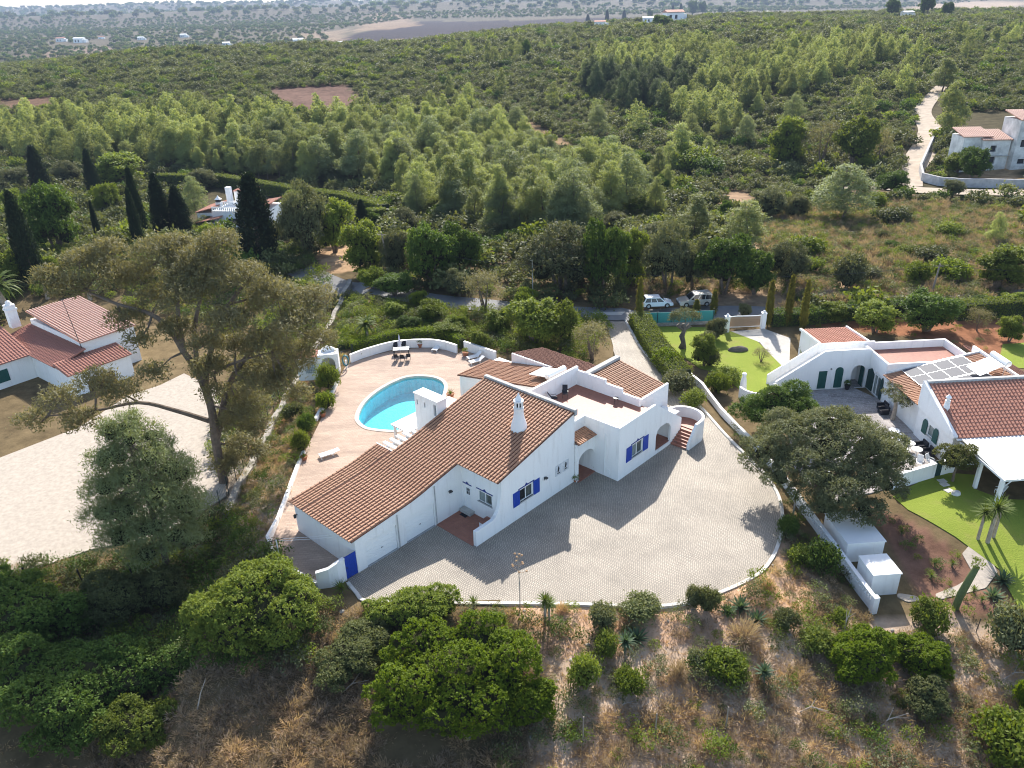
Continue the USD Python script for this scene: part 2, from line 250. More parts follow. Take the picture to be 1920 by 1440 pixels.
L_scrub = leafmat('scrub_leaf', (0.13, 0.15, 0.055), (0.23, 0.25, 0.09), (0.37, 0.38, 0.15), .25, (.65, 1.35))
L_cyp = leafmat('cypress_leaf', (0.019, 0.034, 0.016), (0.034, 0.059, 0.023), (0.070, 0.101, 0.039), .15, (.8, 1.2))
L_euc = leafmat('eucalyptus_leaf', (0.19, 0.18, 0.095), (0.28, 0.265, 0.145), (0.43, 0.4, 0.26), .3)
L_dry = island('dry_stalk', [(0., (.48, .35, .235)), (.35, (.66, .51, .35)), (.7, (.78, .66, .49)), (1., (.58, .48, .38))], .95, (.8, 1.2), .4, .05)
L_twig = island('dry_twig', [(0., (.32, .25, .19)), (.5, (.48, .39, .315)), (1., (.64, .55, .46))], .95, (.75, 1.25), .35, .05)
L_yucca = leafmat('yucca_leaf', (.12, .17, .03), (.20, .26, .05), (.30, .34, .09), .3); L_agave = leafmat('agave_leaf', (.10, .16, .09), (.15, .22, .13), (.20, .27, .16), .2)
L_boug = leafmat('bougainvillea', (.10, .11, .03), (.25, .14, .06), (.36, .18, .10), .3); L_fern = leafmat('fern_leaf', (0.101, 0.190, 0.037), (0.171, 0.298, 0.059), (0.271, 0.403, 0.074), .3)
# ------------------------------------------------------------------ plots: outlines of the paved pads
HA = math.radians(46.6); HO = at(672.5, 1074.)
HU = np.array([math.cos(HA), math.sin(HA), 0]); HV = np.array([-math.sin(HA), math.cos(HA), 0])
def hw(u, v, z=0.): return HO + HU * u + HV * v + np.array([0, 0, z])
KERB = [at(*p) for p in ((652, 1093), (668, 1112), (685, 1127), (750, 1129), (850, 1131), (960, 1132), (1060, 1133), (1150, 1136), (1200, 1139), (1250, 1136), (1300, 1128), (1360, 1108), (1420, 1078), (1447, 1048), (1461, 1015), (1467, 980), (1464, 945), (1452, 915), (1430, 885), (1400, 855), (1360, 815), (1320, 770), (1290, 742), (1255, 710), (1225, 680), (1200, 650), (1186, 625), (1172, 600), (1166, 592))]
KERB = spline(KERB, 5, False)
DRIVE = np.concatenate([KERB, [at(1118, 592), at(1140, 615), at(1150, 650), hw(36, 3), hw(33.5, -3), hw(20, 3), hw(10.9, 1), hw(2, 2), hw(-0.6, 0.4)]])
POOLC = spline([at(*p) for p in ((672, 782), (681, 797), (700, 804), (745, 807), (775, 799), (800, 782), (825, 752), (833, 725), (824, 712), (800, 706), (765, 707), (735, 718), (705, 736), (683, 757))], 8)
TERR = [hw(-.6, .3), hw(-1.2, .1), hw(-3.0, .9), at(530, 1068), at(503, 1022), at(522, 975), at(546, 910), at(560, 872), at(580, 830), at(600, 790), at(620, 745), at(638, 705), at(646, 690), at(658, 681), at(690, 669), at(744, 655), at(800, 652), at(835, 656), at(858, 663), at(872, 655), at(925, 672), hw(31, 12), hw(24, 5), hw(15, 5), hw(8, 5), hw(2, 3)]
# ------------------------------------------------------------------ ground sheet
def axis(lo, hi, step, far_lo, far_hi, gr):
    a = list(np.arange(lo, hi + step, step)); s = step
    while a[-1] < far_hi: s *= gr; a.append(a[-1] + s)
    s = step; b = [lo]
    while b[-1] > far_lo: s *= gr; b.append(b[-1] - s)
    return np.array(b[:0:-1] + a)
gx = axis(-62, 72, .75, -9000, 9000, 1.06); gy = axis(16, 130, .75, -60, 13500, 1.045)
X, Y = np.meshgrid(gx, gy); Z = gz(X, Y)
def near_poly(poly, grow):
    g = sg.Polygon(np.asarray(poly)[:, :2]).buffer(0).buffer(grow); g = max(g.geoms, key=lambda q: q.area) if g.geom_type != 'Polygon' else g
    return inpoly(np.array(g.exterior.coords)[:-1], X, Y)
for pl in (DRIVE, TERR): Z = np.where(near_poly(pl, -.4), np.minimum(Z, -.35), Z)
Z = np.where(near_poly(POOLC, 1.0), -2.6, Z)
ppx, ppy = proj(np.stack([X, Y, Z], -1)); front = (np.stack([X, Y, Z], -1) - EYE) @ FW > 5
ppx = np.where(front, ppx, -9999); j1 = fbm(X, Y, 9., 2.2) * 22 * ss(2000, 200, Y); ppxj, ppyj = ppx + j1, ppy + j1 * .4
C = np.zeros(X.shape + (3,)); C[:] = (.075, .064, .034)
near = ss(150, 105, Y)[..., None]; C = C * (1 - near) + np.array((.155, .115, .062)) * near
dist = ss(900, 2500, Y)[..., None]; C = C * (1 - dist) + np.array((.07, .072, .05)) * dist
fieldn = fbm(X, Y, 420., 8.8); C = np.where((((fieldn > .12) & (Y > 1600)))[..., None], C * .4 + .6 * np.array((.135, .11, .075)), C)
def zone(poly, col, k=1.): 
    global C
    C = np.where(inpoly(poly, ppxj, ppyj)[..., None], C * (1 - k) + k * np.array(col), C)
zone([(1440, 410), (1640, 395), (1920, 400), (1930, 560), (1500, 560), (1440, 600), (1290, 560), (1430, 450)], (.30, .215, .13))
zone([(1600, 345), (1720, 362), (1800, 420), (1930, 440), (1930, 480), (1640, 440)], (.20, .14, .09), .8)
zone([(490, 165), (660, 160), (690, 195), (640, 225), (560, 215)], (.14, .085, .065)); zone([(0, 188), (110, 180), (120, 205), (0, 212)], (.15, .09, .06))
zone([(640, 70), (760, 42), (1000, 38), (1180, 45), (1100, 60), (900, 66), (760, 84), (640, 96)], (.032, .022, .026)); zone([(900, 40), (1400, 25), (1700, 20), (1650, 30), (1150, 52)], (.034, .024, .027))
zone([(660, 60), (700, 22), (760, 30), (790, 48), (720, 56)], (.25, .18, .12), .8); zone([(560, 60), (650, 56), (640, 96), (560, 90)], (.26, .19, .13), .7); zone([(640, 92), (750, 72), (756, 78), (650, 98)], (.30, .20, .13))
zone([(1660, 25), (1720, 8), (1930, 0), (1930, 16), (1780, 24)], (.33, .25, .18)); zone([(60, 100), (170, 88), (280, 92), (240, 112), (90, 116)], (.24, .17, .13), .8); zone([(960, 230), (1000, 225), (1170, 330), (1120, 330)], (.27, .18, .10), .8)
zone([(1310, 370), (1400, 360), (1450, 390), (1400, 410)], (.28, .19, .12)); zone([(1540, 66), (1590, 60), (1600, 68), (1545, 74)], (.3, .2, .13))
zone([(600, 470), (690, 460), (690, 510), (620, 520)], (.36, .24, .14)); zone([(1820, 318), (1930, 310), (1930, 345), (1800, 335)], (.36, .25, .14))
zone([(1240, 540), (1440, 545), (1440, 575), (1240, 570)], (.36, .25, .16)); zone([(600, 590), (1150, 590), (1100, 680), (850, 640), (640, 640)], (.21, .14, .075), .7)
zone([(1490, 610), (1930, 570), (1930, 690), (1750, 640)], (.27, .125, .068)); zone([(1640, 950), (1750, 1000), (1830, 1060), (1900, 1150), (1750, 1160), (1690, 1060)], (.20, .112, .078))
zone([(985, 1136), (1360, 1115), (1470, 1010), (1560, 1100), (1520, 1200), (1300, 1240), (1010, 1260)], (.56, .375, .25)); zone([(1640, 1170), (1780, 1150), (1930, 1200), (1930, 1440), (1000, 1450), (1000, 1250)], (.54, .41, .30))
zone([(430, 945), (500, 1010), (640, 700), (600, 640), (540, 740)], (.33, .22, .12)); zone([(440, 870), (560, 890), (500, 1040), (420, 1040)], (.36, .31, .26), .8); zone([(580, 640), (640, 560), (700, 600), (650, 650)], (.30, .18, .09))
zone([(1280, 1110), (1450, 1040), (1470, 1080), (1300, 1130)], (.26, .19, .10))
ny, nx = X.shape; idx = np.arange(ny * nx).reshape(ny, nx)
q = np.stack([idx[:-1, :-1], idx[:-1, 1:], idx[1:, 1:], idx[1:, :-1]], -1).reshape(-1, 4)
V = np.stack([X, Y, Z], -1).reshape(-1, 3)
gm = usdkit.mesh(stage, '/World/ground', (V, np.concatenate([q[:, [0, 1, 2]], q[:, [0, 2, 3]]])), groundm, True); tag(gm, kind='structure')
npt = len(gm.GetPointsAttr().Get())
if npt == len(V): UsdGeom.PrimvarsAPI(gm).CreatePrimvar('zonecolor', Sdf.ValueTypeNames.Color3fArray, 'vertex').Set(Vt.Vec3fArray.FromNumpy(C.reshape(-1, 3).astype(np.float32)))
else: raise RuntimeError('ground vertices were split')
# ------------------------------------------------------------------ paved pads, pool, road
poly = lambda P: sg.Polygon(np.asarray(P)[:, :2]).buffer(0)
house_foot = poly([hw(.3, .3), hw(.3, 7.6), hw(8.3, 7.6), hw(8.3, 5.5), hw(19.5, 5.5), hw(24.3, 5.5), hw(24.3, 13.7), hw(33, 12), hw(33, -5), hw(28, -7), hw(22.8, -7), hw(22.8, -4), hw(11.2, -4.2), hw(11.2, .3)])
pool = poly(POOLC); coping = pool.buffer(.38)
drive = poly(DRIVE).difference(house_foot); terr = poly(TERR).difference(house_foot).difference(coping.buffer(-.05)).difference(poly(DRIVE).buffer(.01))
put('driveway', mm(extp(drive, -.9, 0.)), cobble, kind='structure')
put('pool_terrace', mm(extp(terr, -1.2, .004)), paving, kind='structure')
put('driveway_kerb', mm(extp(sg.LineString(KERB[:, :2]).buffer(.13, cap_style=2), -.8, .1)), kerbm, kind='structure')
ramp = spline([at(1142, 593), at(1150, 586, -.02)], 2, False)
pl = thing('swimming_pool', 'kidney shaped blue swimming pool sunk into the terrace', 'pool', pool.centroid.coords[0] + (0,))
def loc(M, o): return M.translate((-o[0], -o[1], -(o[2] if len(o) > 2 else 0)))
pc = pool.centroid.coords[0]
put('basin', mm(loc(extp(pool.buffer(.06), -2.0, -.02) - extp(pool, -1.85, .1), pc)), pooltile, pl)
put('coping', mm(loc(extp(coping.difference(pool.buffer(-.02)), -.3, .05), pc)), plain('coping', (.66, .56, .47), .85, nz=(.15, 1.)), pl)
wv = np.array(pool.buffer(-.01).exterior.coords)[:-1]
put('water', flat(wv - np.array(pc), -.16), water, pl)
road = [at(*p) for p in ((560, 500), (620, 520), (700, 540), (800, 562), (905, 573), (1000, 583), (1140, 590), (1210, 588), (1310, 581), (1400, 580), (1480, 582), (1600, 573), (1780, 561), (1860, 555), (1990, 545))]
road = spline(road, 5, False)
def drape(line, w, dz, n=3):
    m = MB(); P = np.asarray(line)[:, :2]; T = np.gradient(P, axis=0); T /= np.linalg.norm(T, axis=1)[:, None]; N = np.stack([-T[:, 1], T[:, 0]], 1)
    w = np.broadcast_to(w, (len(P),))
    cols = [P + N * (w[:, None] * (k / n - .5)) for k in range(n + 1)]; G = np.stack(cols, 1); Zs = gz(G[..., 0], G[..., 1]) + dz; Vv = np.concatenate([G, Zs[..., None]], -1)
    F = [(i * (n + 1) + k, (i + 1) * (n + 1) + k, (i + 1) * (n + 1) + k + 1) for i in range(len(P) - 1) for k in range(n)] + [(i * (n + 1) + k, (i + 1) * (n + 1) + k + 1, i * (n + 1) + k + 1) for i in range(len(P) - 1) for k in range(n)]
    return m.add(Vv.reshape(-1, 3), np.array(F)[:, ::-1])
put('road', drape(road, 4.6, .12), asphalt, kind='structure')
put('drive_apron', mm(extp(poly([at(1118, 592), at(1166, 592), at(1172, 586), at(1110, 587)]), -.3, .13)), concrete, kind='structure')
def gpts(P): return spline(ground(np.array([p[0] for p in P]), np.array([p[1] for p in P])), 6, False)
put('dirt_track', drape(gpts([(1766, 162), (1748, 182), (1728, 212), (1744, 246), (1728, 288), (1700, 322), (1690, 352)]), np.linspace(4., 8.5, 37), .22, 4), dirtm, kind='structure')
put('farm_track', drape(gpts([(1560, 352), (1640, 350), (1720, 358), (1820, 362), (1940, 364)]), 5.5, .25, 4), dirtm, kind='structure')
put('neighbour_drive', mm(extp(poly([at(*p, -2.2) for p in ((-60, 900), (0, 858), (150, 800), (240, 742), (300, 722), (345, 700), (430, 740), (420, 850), (424, 930), (300, 1005), (170, 1030), (40, 1075), (-60, 1080))]), -2.9, -2.2)), gravel, kind='structure')
def gp(P, z): return poly([at(*p, z) for p in P])
LG = -.5
def drape_poly(pg, up=.05, dn=.5, res=.9):
    v, f = mm(extp(pg, -dn, up).refine_to_length(res)).get(); v[:, 2] += gz(v[:, 0], v[:, 1]); return v, f
put('front_lawn', drape_poly(gp([(1222, 612), (1345, 614), (1372, 622), (1420, 640), (1470, 690), (1455, 712), (1440, 730), (1400, 740), (1350, 700), (1312, 690), (1275, 665), (1245, 635)], LG), .06), lawnm, kind='structure')
put('garden_drive', drape_poly(gp([(1362, 622), (1432, 616), (1482, 634), (1480, 690), (1462, 690), (1425, 642)], LG), .05), concrete, kind='structure')
lawn2 = gp([(1672, 940), (1755, 894), (1830, 900), (1822, 925), (1875, 945), (1990, 950), (1990, 1200), (1920, 1140), (1875, 1060), (1790, 1010), (1700, 965)], -1.0)
put('back_lawn', drape_poly(lawn2, .07), lawnm, kind='structure')
put('rear_lawn', drape_poly(gp([(1870, 690), (1960, 690), (1960, 640), (1880, 645)], -.5)), lawnm, kind='structure')
patio = poly([at(*p, LG) for p in ((1500, 735), (1600, 727), (1655, 752), (1740, 840), (1762, 880), (1668, 915), (1560, 945), (1490, 880), (1470, 780))])
RP = poly([at(*p, LG) for p in ((1555, 880), (1625, 868), (1648, 882), (1612, 902), (1560, 905))])
put('patio_paving', mm(extp(patio.difference(RP.buffer(.2)), -1.6, LG + .03)), greypave, kind='structure')
pl2 = thing('patio_pool', 'small blue pool glimpsed through the big olive tree', 'pool', RP.centroid.coords[0] + (LG,)); c2 = RP.centroid.coords[0] + (LG,)
put('basin', mm(loc(extp(RP.buffer(.1), LG - .9, LG) - extp(RP, LG - .8, LG + .2), c2)), pooltile, pl2); put('coping', mm(loc(extp(RP.buffer(.3).difference(RP), LG - .2, LG + .06), c2)), white, pl2); put('water', flat(np.array(RP.buffer(-.01).exterior.coords)[:-1] - np.array(c2[:2]), -.15), water, pl2)
for P in ([(1690, 1120), (1740, 1128), (1800, 1105), (1835, 1085), (1810, 1050), (1830, 1030), (1860, 1075), (1840, 1100), (1760, 1120), (1700, 1125)],):
    put('garden_path', drape_poly(gp(P, -1.6).buffer(.3), .06), gravel, kind='structure')
# ------------------------------------------------------------------ tiled roofs
def tiles(fr, bs, rng_a, zf, pitch=.33, row=.42, r=.105, seed=1, n=4):
    """barrel tiles in columns: fr(a, b, z) -> point, columns at b in bs, each over its own span of a; zf(a, b) -> height"""
    g = np.random.default_rng(seed); m = MB(); th = np.linspace(0, math.pi, n + 1); F = []
    for k in range(n): F += [(k, k + 1, n + 2 + k), (k, n + 2 + k, n + 1 + k)][::1]
    F = np.array([(k, n + 1 + k, n + 2 + k) for k in range(n)] + [(k, n + 2 + k, k + 1) for k in range(n)])
    cap = np.array([(0, k, k + 1) for k in range(1, n)])
    for b in bs:
        a0, a1 = rng_a(b)
        if a1 - a0 < .2: continue
        k = max(1, int(round((a1 - a0) / row))); e = np.linspace(a0, a1, k + 1)
        for i in range(k):
            j = g.normal(0, .008, 3); lo, hi = e[i] - .05, e[i + 1]
            pts = []
            for a, rr, up in ((lo, r * 1.08, .03), (hi, r * .9, .005)):
                zz = zf(a, b)
                pts += [fr(a, b + j[0] + (rr) * math.cos(t), zz + up + j[2] * .6 + rr * .85 * math.sin(t)) for t in th]
            m.add(pts, np.concatenate([F, cap]))
    return m
def cols(b0, b1, pitch=.33): n = max(1, int(round((b1 - b0) / pitch))); return b0 + (np.arange(n) + .5) * (b1 - b0) / n
# ------------------------------------------------------------------ the white villa
villa = thing('white_villa', 'white villa with terracotta roof, blue shutters and roof terrace on the cobbled drive', 'house', HO, math.degrees(HA))
def zr(u): return float(np.interp(u, [-.4, 3, 5.5, 6.5, 7.5, 10.4, 20.1], [3.02, 3.33, 3.58, 3.75, 3.98, 4.6, 7.0]))
us = [0, 3, 5.5, 6.5, 7.5, 8.6]
W1 = euz([(0, -.6), (8.6, -.6)] + [(u, zr(u) - .1) for u in us[::-1]], 0, 7.9)
W2 = euz([(8.55, -.6), (10.95, -.6), (10.95, zr(10.95) - .1), (8.55, zr(8.55) - .1)], 0, 5.8)
W3 = euz([(10.9, -.6), (20, -.6), (20, 6.88), (10.9, zr(10.9) - .1)], -4.47, 5.8)
butt = euz([(7.95, -.6), (10.92, -.6), (10.92, 4.5), (10.85, 3.6), (10.76, 2.9), (10.62, 2.3), (10.42, 1.88), (10.15, 1.58), (9.8, 1.42), (7.95, 1.38)], -4.47, -4.16)
garage = [(.88, 3.85), (4.72, 7.72)]
body = W1 + W2 + W3 + butt
for a, b in garage: body -= bx(a, b, -.1, .14, -.1, 2.2)
DOORV, WINV = (-.98, -.2), (-3.35, -1.82)
body -= bx(10.8, 11.05, DOORV[0], DOORV[1], .34, 2.5); body -= bx(10.8, 11.12, WINV[0], WINV[1], 1.62, 2.62)
GW = (12.98, 14.6); body -= bx(GW[0], GW[1], -4.6, -4.2, 1.45, 2.62)
put('wall', mm(body), white, villa, 30)
put('porch_floor', MB().box(7.8, 10.9, -4.16, 0, -.3, .03), redtile, villa); put('porch_seat', MB().box(9.95, 10.9, -4.16, -2.75, .03, .42), white, villa); put('seat_top', MB().box(9.93, 10.9, -4.16, -2.73, .42, .47), redtile, villa)
put('door_step', MB().box(10.35, 10.9, -1.3, -.1, .03, .3), concrete, villa)
for a, b in garage:
    g = MB().box(a + .03, b - .03, .09, .13, .05, 2.17)
    for i in range(5): g.box(a + .05, b - .05, .078, .09, .12 + i * .41, .12 + i * .41 + .375)
    d = put('garage_door', g, white2, villa); put('handle', MB().box((a + b) / 2 - .06, (a + b) / 2 + .06, .05, .078, .92, .98), darkmetal, d)
    put('threshold', MB().box(a, b, -.06, .14, -.2, .02), grey_cap, villa)
for u in (3.98, 7.86): put('drain_pipe', MB().tube([(u, -.06, .1), (u, -.06, zr(u) - .35)], .045, 8), grey_cap, villa)
# roof: bed slab and barrel tiles
fr0 = lambda a, b, z: (a, b, z)
zf0 = lambda a, b: zr(a) - .03
def vspan(b): return (-.38, 8.62) if b > 6.12 else ((-.38, 20.0) if b > -.04 else (10.42, 20.0))
bed = euz([(u, zr(u) - .12) for u in (-.3, 3, 5.5, 6.5, 7.5, 8.6)] + [(u, zr(u) - .02) for u in (8.6, 7.5, 6.5, 5.5, 3, -.3)], -.06, 8.05) + euz([(8.5, zr(8.5) - .12), (10.5, zr(10.5) - .12), (10.5, zr(10.5) - .02), (8.5, zr(8.5) - .02)], -.06, 6.0) + euz([(10.48, zr(10.48) - .12), (20, 6.86), (20, 6.96), (10.48, zr(10.48) - .02)], -4.55, 6.0)
roof = put('roof', mm(bed), under, villa)
bs = np.concatenate([cols(-4.55, -.04), cols(-.04, 6.05), cols(6.2, 8.08)])
put('roof_tiles', tiles(fr0, bs, vspan, zf0, seed=3), tile, roof, 40, kind='stuff')
put('ridge_cap', MB().box(19.85, 20.2, -4.6, 6.05, 6.6, 7.16), grey_cap, villa)
put('valley_edge', MB().box(8.62, 8.72, 6.05, 8.1, 3.9, 4.25), white2, villa)
# tall ornamental chimney
cu, cv = 16.2, -1.6; cz = zr(cu) - .6
ch = put('ornate_chimney', MB().lathe([(.01, 0), (.78, 0), (.66, .9), (.48, 1.5), (.40, 2.0), (.42, 2.35), (.44, 2.4), (.44, 2.5), (.36, 2.52), (.36, 2.56), (.01, 2.56)], (cu, cv, cz), 20), white, villa, 35)
put('inner_flue', MB().lathe([(.01, 2.55), (.24, 2.55), (.24, 3.05), (.01, 3.05)], (cu, cv, cz), 10), darkroom, ch)
for k in range(8): put('lattice_rib', MB().obox((cu + .34 * math.cos(k * math.pi / 4), cv + .34 * math.sin(k * math.pi / 4), cz + 2.8), (.07, .12, .52), k * math.pi / 4), white2, ch)
put('chimney_crown', MB().lathe([(.01, 3.05), (.45, 3.05), (.45, 3.13), (.30, 3.2), (.20, 3.42), (.09, 3.6), (.09, 3.7), (.02, 3.82), (.001, 3.84)], (cu, cv, cz), 16), white2, ch, 35)
# barbecue chimney block by the pool side
blk = bx(14.0, 15.1, 6.06, 9.1, -.5, 6.62)
for v, a, b in ((8.75, 5.6, 6.1), (7.75, 5.6, 6.1)): blk -= bx(13.9, 14.3, v - .09, v + .09, a, b)
blk -= bx(13.9, 14.4, 6.25, 6.6, 5.2, 6.3)
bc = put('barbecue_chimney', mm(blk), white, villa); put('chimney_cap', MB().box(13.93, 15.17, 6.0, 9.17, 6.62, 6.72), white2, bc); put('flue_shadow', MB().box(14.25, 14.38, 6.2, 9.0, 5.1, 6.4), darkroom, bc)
# porch on the pool side: white slab on posts, and slatted pergola
ps = thing('pool_porch', 'flat white porch roof on a slim post beside the barbecue chimney', 'porch', HO, math.degrees(HA))
put('porch_roof', mm(bx(14.9, 20.4, 6.0, 11.7, 2.82, 2.95) + bx(13.0, 14.95, 9.2, 11.7, 2.82, 2.95)), white2, ps)
for u, v in ((13.1, 9.4), (13.2, 11.5), (20.2, 11.5)): put('post', MB().box(u, u + .2, v - .1, v + .1, 0, 2.82), white2, ps)
pg = thing('pergola', 'slatted white pergola between the lower roof and the barbecue chimney', 'pergola', HO, math.degrees(HA))
for v in (6.15, 8.9): put('beam', MB().box(8.75, 13.95, v, v + .18, 2.55, 2.75), white2, pg)
for i in range(7): put('slat', MB().box(8.95 + i * .74, 9.27 + i * .74, 5.95, 9.7, 2.75, 2.92), white2, pg)
for u in (8.9, 11.3): put('post', MB().box(u, u + .18, 8.9, 9.08, 0, 2.55), white2, pg)
# roof-terrace block
B = bx(20.0, 28.3, -3.62, 1.95, -.5, 4.4) + bx(22.5, 28.3, -7.35, -3.5, -.5, 4.4)
B += euz([(22.5, 4.3), (28.0, 4.3), (28.0, 5.34), (22.5, 5.28)], -7.35, -7.12)
B += euz([(28.0, -.5), (32.62, -.5), (32.62, 2.12), (28.0, 5.34)], -7.35, -7.12)
B += bx(22.5, 22.73, -7.35, -3.4, 4.3, 5.24) + bx(20.0, 22.7, -3.62, -3.4, 4.3, 5.24)
B += bx(20.0, 28.4, 1.8, 2.05, 4.3, 6.28)
for v0, v1, z in ((-1.6, 2.0, 5.95), (-3.5, -1.6, 5.6), (-5.45, -3.5, 5.2)): B += bx(28.15, 28.4, v0, v1, 4.3, z)
B += bx(28.3, 33.3, -5.3, 1.1, -.5, 4.35) + evz([(-5.3, 4.3), (-5.08, 4.3), (-5.08, 4.85), (-5.3, 4.85)], 28.3, 33.3) + evz([(-5.3, 4.3), (.9, 4.3), (.9, 5.6), (-5.1, 4.5)], 28.35, 33.2)
B += bx(20.0, 22.6, -4.72, -4.5, -.5, 3.75)
def arch(u0, u1, z0, z1, rise, v0, v1, n=10):
    c = (u0 + u1) / 2; h = (u1 - u0) / 2
    return euz([(u0, z0), (u1, z0)] + [(c + h * math.cos(t), z1 - rise + rise * math.sin(t)) for t in np.linspace(0, math.pi, n)], v0, v1)
B -= arch(20.3, 22.5, .02, 2.65, .8, -4.9, -4.3)
B -= bx(20.1, 22.48, -4.5, -1.6, .02, 2.7)
ARU = (28.3, 30.8); B -= euz([(28.3, .36), (30.8, .36), (30.8, 1.9), (30.4, 2.45), (29.9, 2.68), (28.9, 2.68), (28.5, 2.45), (28.3, 1.95)], -7.5, -6.95)
B += bx(28.0, 31.2, -5.6, -5.2, 0, 3.2)
BW = (24.45, 26.15); B -= bx(BW[0], BW[1], -7.5, -7.1, 1.45, 2.72)
put('terrace_wing_wall', mm(B), white, villa, 30)
put('terrace_floor', MB().box(20.05, 28.2, -3.45, 1.85, 4.39, 4.43).box(22.7, 28.2, -7.15, -3.45, 4.39, 4.43), redtile, villa)
put('entry_floor', MB().box(20.1, 22.5, -4.9, -1.6, -.2, .05), redtile, villa); put('niche_floor', MB().box(28.2, 31.3, -7.25, -5.6, .2, .37), redtile, villa)
put('niche_roof', MB().box(28.0, 32.4, -7.2, -5.4, 2.75, 2.85), white, villa); put('niche_end', MB().box(31.2, 31.35, -7.2, -5.5, 0, 2.75), white, villa)
rc = put('wing_roof', mm(evz([(-5.1, 4.52), (.85, 5.66), (.85, 5.74), (-5.1, 4.6)], 28.42, 33.25)), under, villa)
fr1 = lambda a, b, z: (b, a, z)
put('roof_tiles', tiles(fr1, cols(28.45, 33.25), lambda b: (-5.08, .5), lambda a, b: 4.58 + (a + 5.1) * .1916, seed=5), tile, rc, 40, kind='stuff')
put('wing_ridge', MB().box(28.2, 33.4, .45, .95, 5.5, 5.98), grey_cap, villa)
cr = put('entry_canopy', mm(evz([(-4.95, 3.78), (-3.62, 4.12), (-3.62, 4.2), (-4.95, 3.86)], 20.0, 22.48)), under, villa)
put('roof_tiles', tiles(fr1, cols(20.05, 22.48, .27), lambda b: (-4.98, -3.64), lambda a, b: 3.84 + (a + 4.95) * .256, seed=6), tile, cr, 40, kind='stuff')
# rear bedroom roofs
A_ = bx(24.0, 30.0, 2.0, 13.9, -.5, 3.2) + evz([(2.0, 3.1), (13.9, 3.1), (13.9, 3.22), (2.0, 5.45)], 24.0, 28.9)
A_ += bx(28.75, 28.95, 5.5, 10.9, 3, 4.95) + bx(28.8, 33.4, .9, 10.9, -.5, 3.9) + euz([(28.85, 3.7), (33.4, 3.7), (33.4, 3.9), (28.85, 4.85)], .95, 10.85)
put('rear_wing_wall', mm(A_), white, villa)
ra = put('rear_roof', mm(evz([(2.05, 5.42), (14.15, 3.15), (14.15, 3.24), (2.05, 5.51)], 23.9, 28.8)), under, villa)
put('roof_tiles', tiles(fr1, cols(23.9, 28.78), lambda b: (2.1, 14.2), lambda a, b: 5.5 - (a - 2.05) * .1876, seed=8), tile, ra, 40, kind='stuff')
rb = put('rear_roof_old', mm(euz([(28.95, 4.86), (33.6, 3.88), (33.6, 3.97), (28.95, 4.95)], 1.0, 10.9)), under, villa)
put('roof_tiles', tiles(fr0, cols(1.0, 10.9, .3), lambda b: (29.0, 33.65), lambda a, b: 4.94 - (a - 28.95) * .2108, seed=9, r=.085), tile_old, rb, 40, kind='stuff')
# outside stair with red steps and curved wall
st = 0
for i in range(6):
    put('stair_step', MB().box(30.9 + i * .32, 33.2 if i == 5 else 32.9, -9.0, -7.36, -.2, .17 * (i + 1)), redtile, villa)
put('stair_landing', mm(m3.Manifold.cylinder(1.2, 1.75, 1.75, 24).translate((33.0, -7.3, -.1)) ^ bx(32.9, 36, -9, -5, -1, 4)), redtile, villa)
for i in range(12): put('stair_step', MB().box(32.6 - (i + 1) * .36, 32.6 - i * .36 + .05, -7.1, -5.4, 2.6 + i * .15 - .5, 1.3 + .25 * (i + 1)), redtile, villa)
ap = [(33.0 + 1.85 * math.cos(t), -7.3 + 1.85 * math.sin(t)) for t in np.linspace(-math.pi / 2, math.pi / 2 - .2, 16)]
cw = strip([(31.0, -9.15)] + ap, .26); cwm = extp(cw, -.6, 2.2) - euz([(30.5, -.1), (32.25, 2.25), (30.5, 2.3)], -9.6, -8.6)
put('curved_stair_wall', mm(cwm), white, villa, 40)
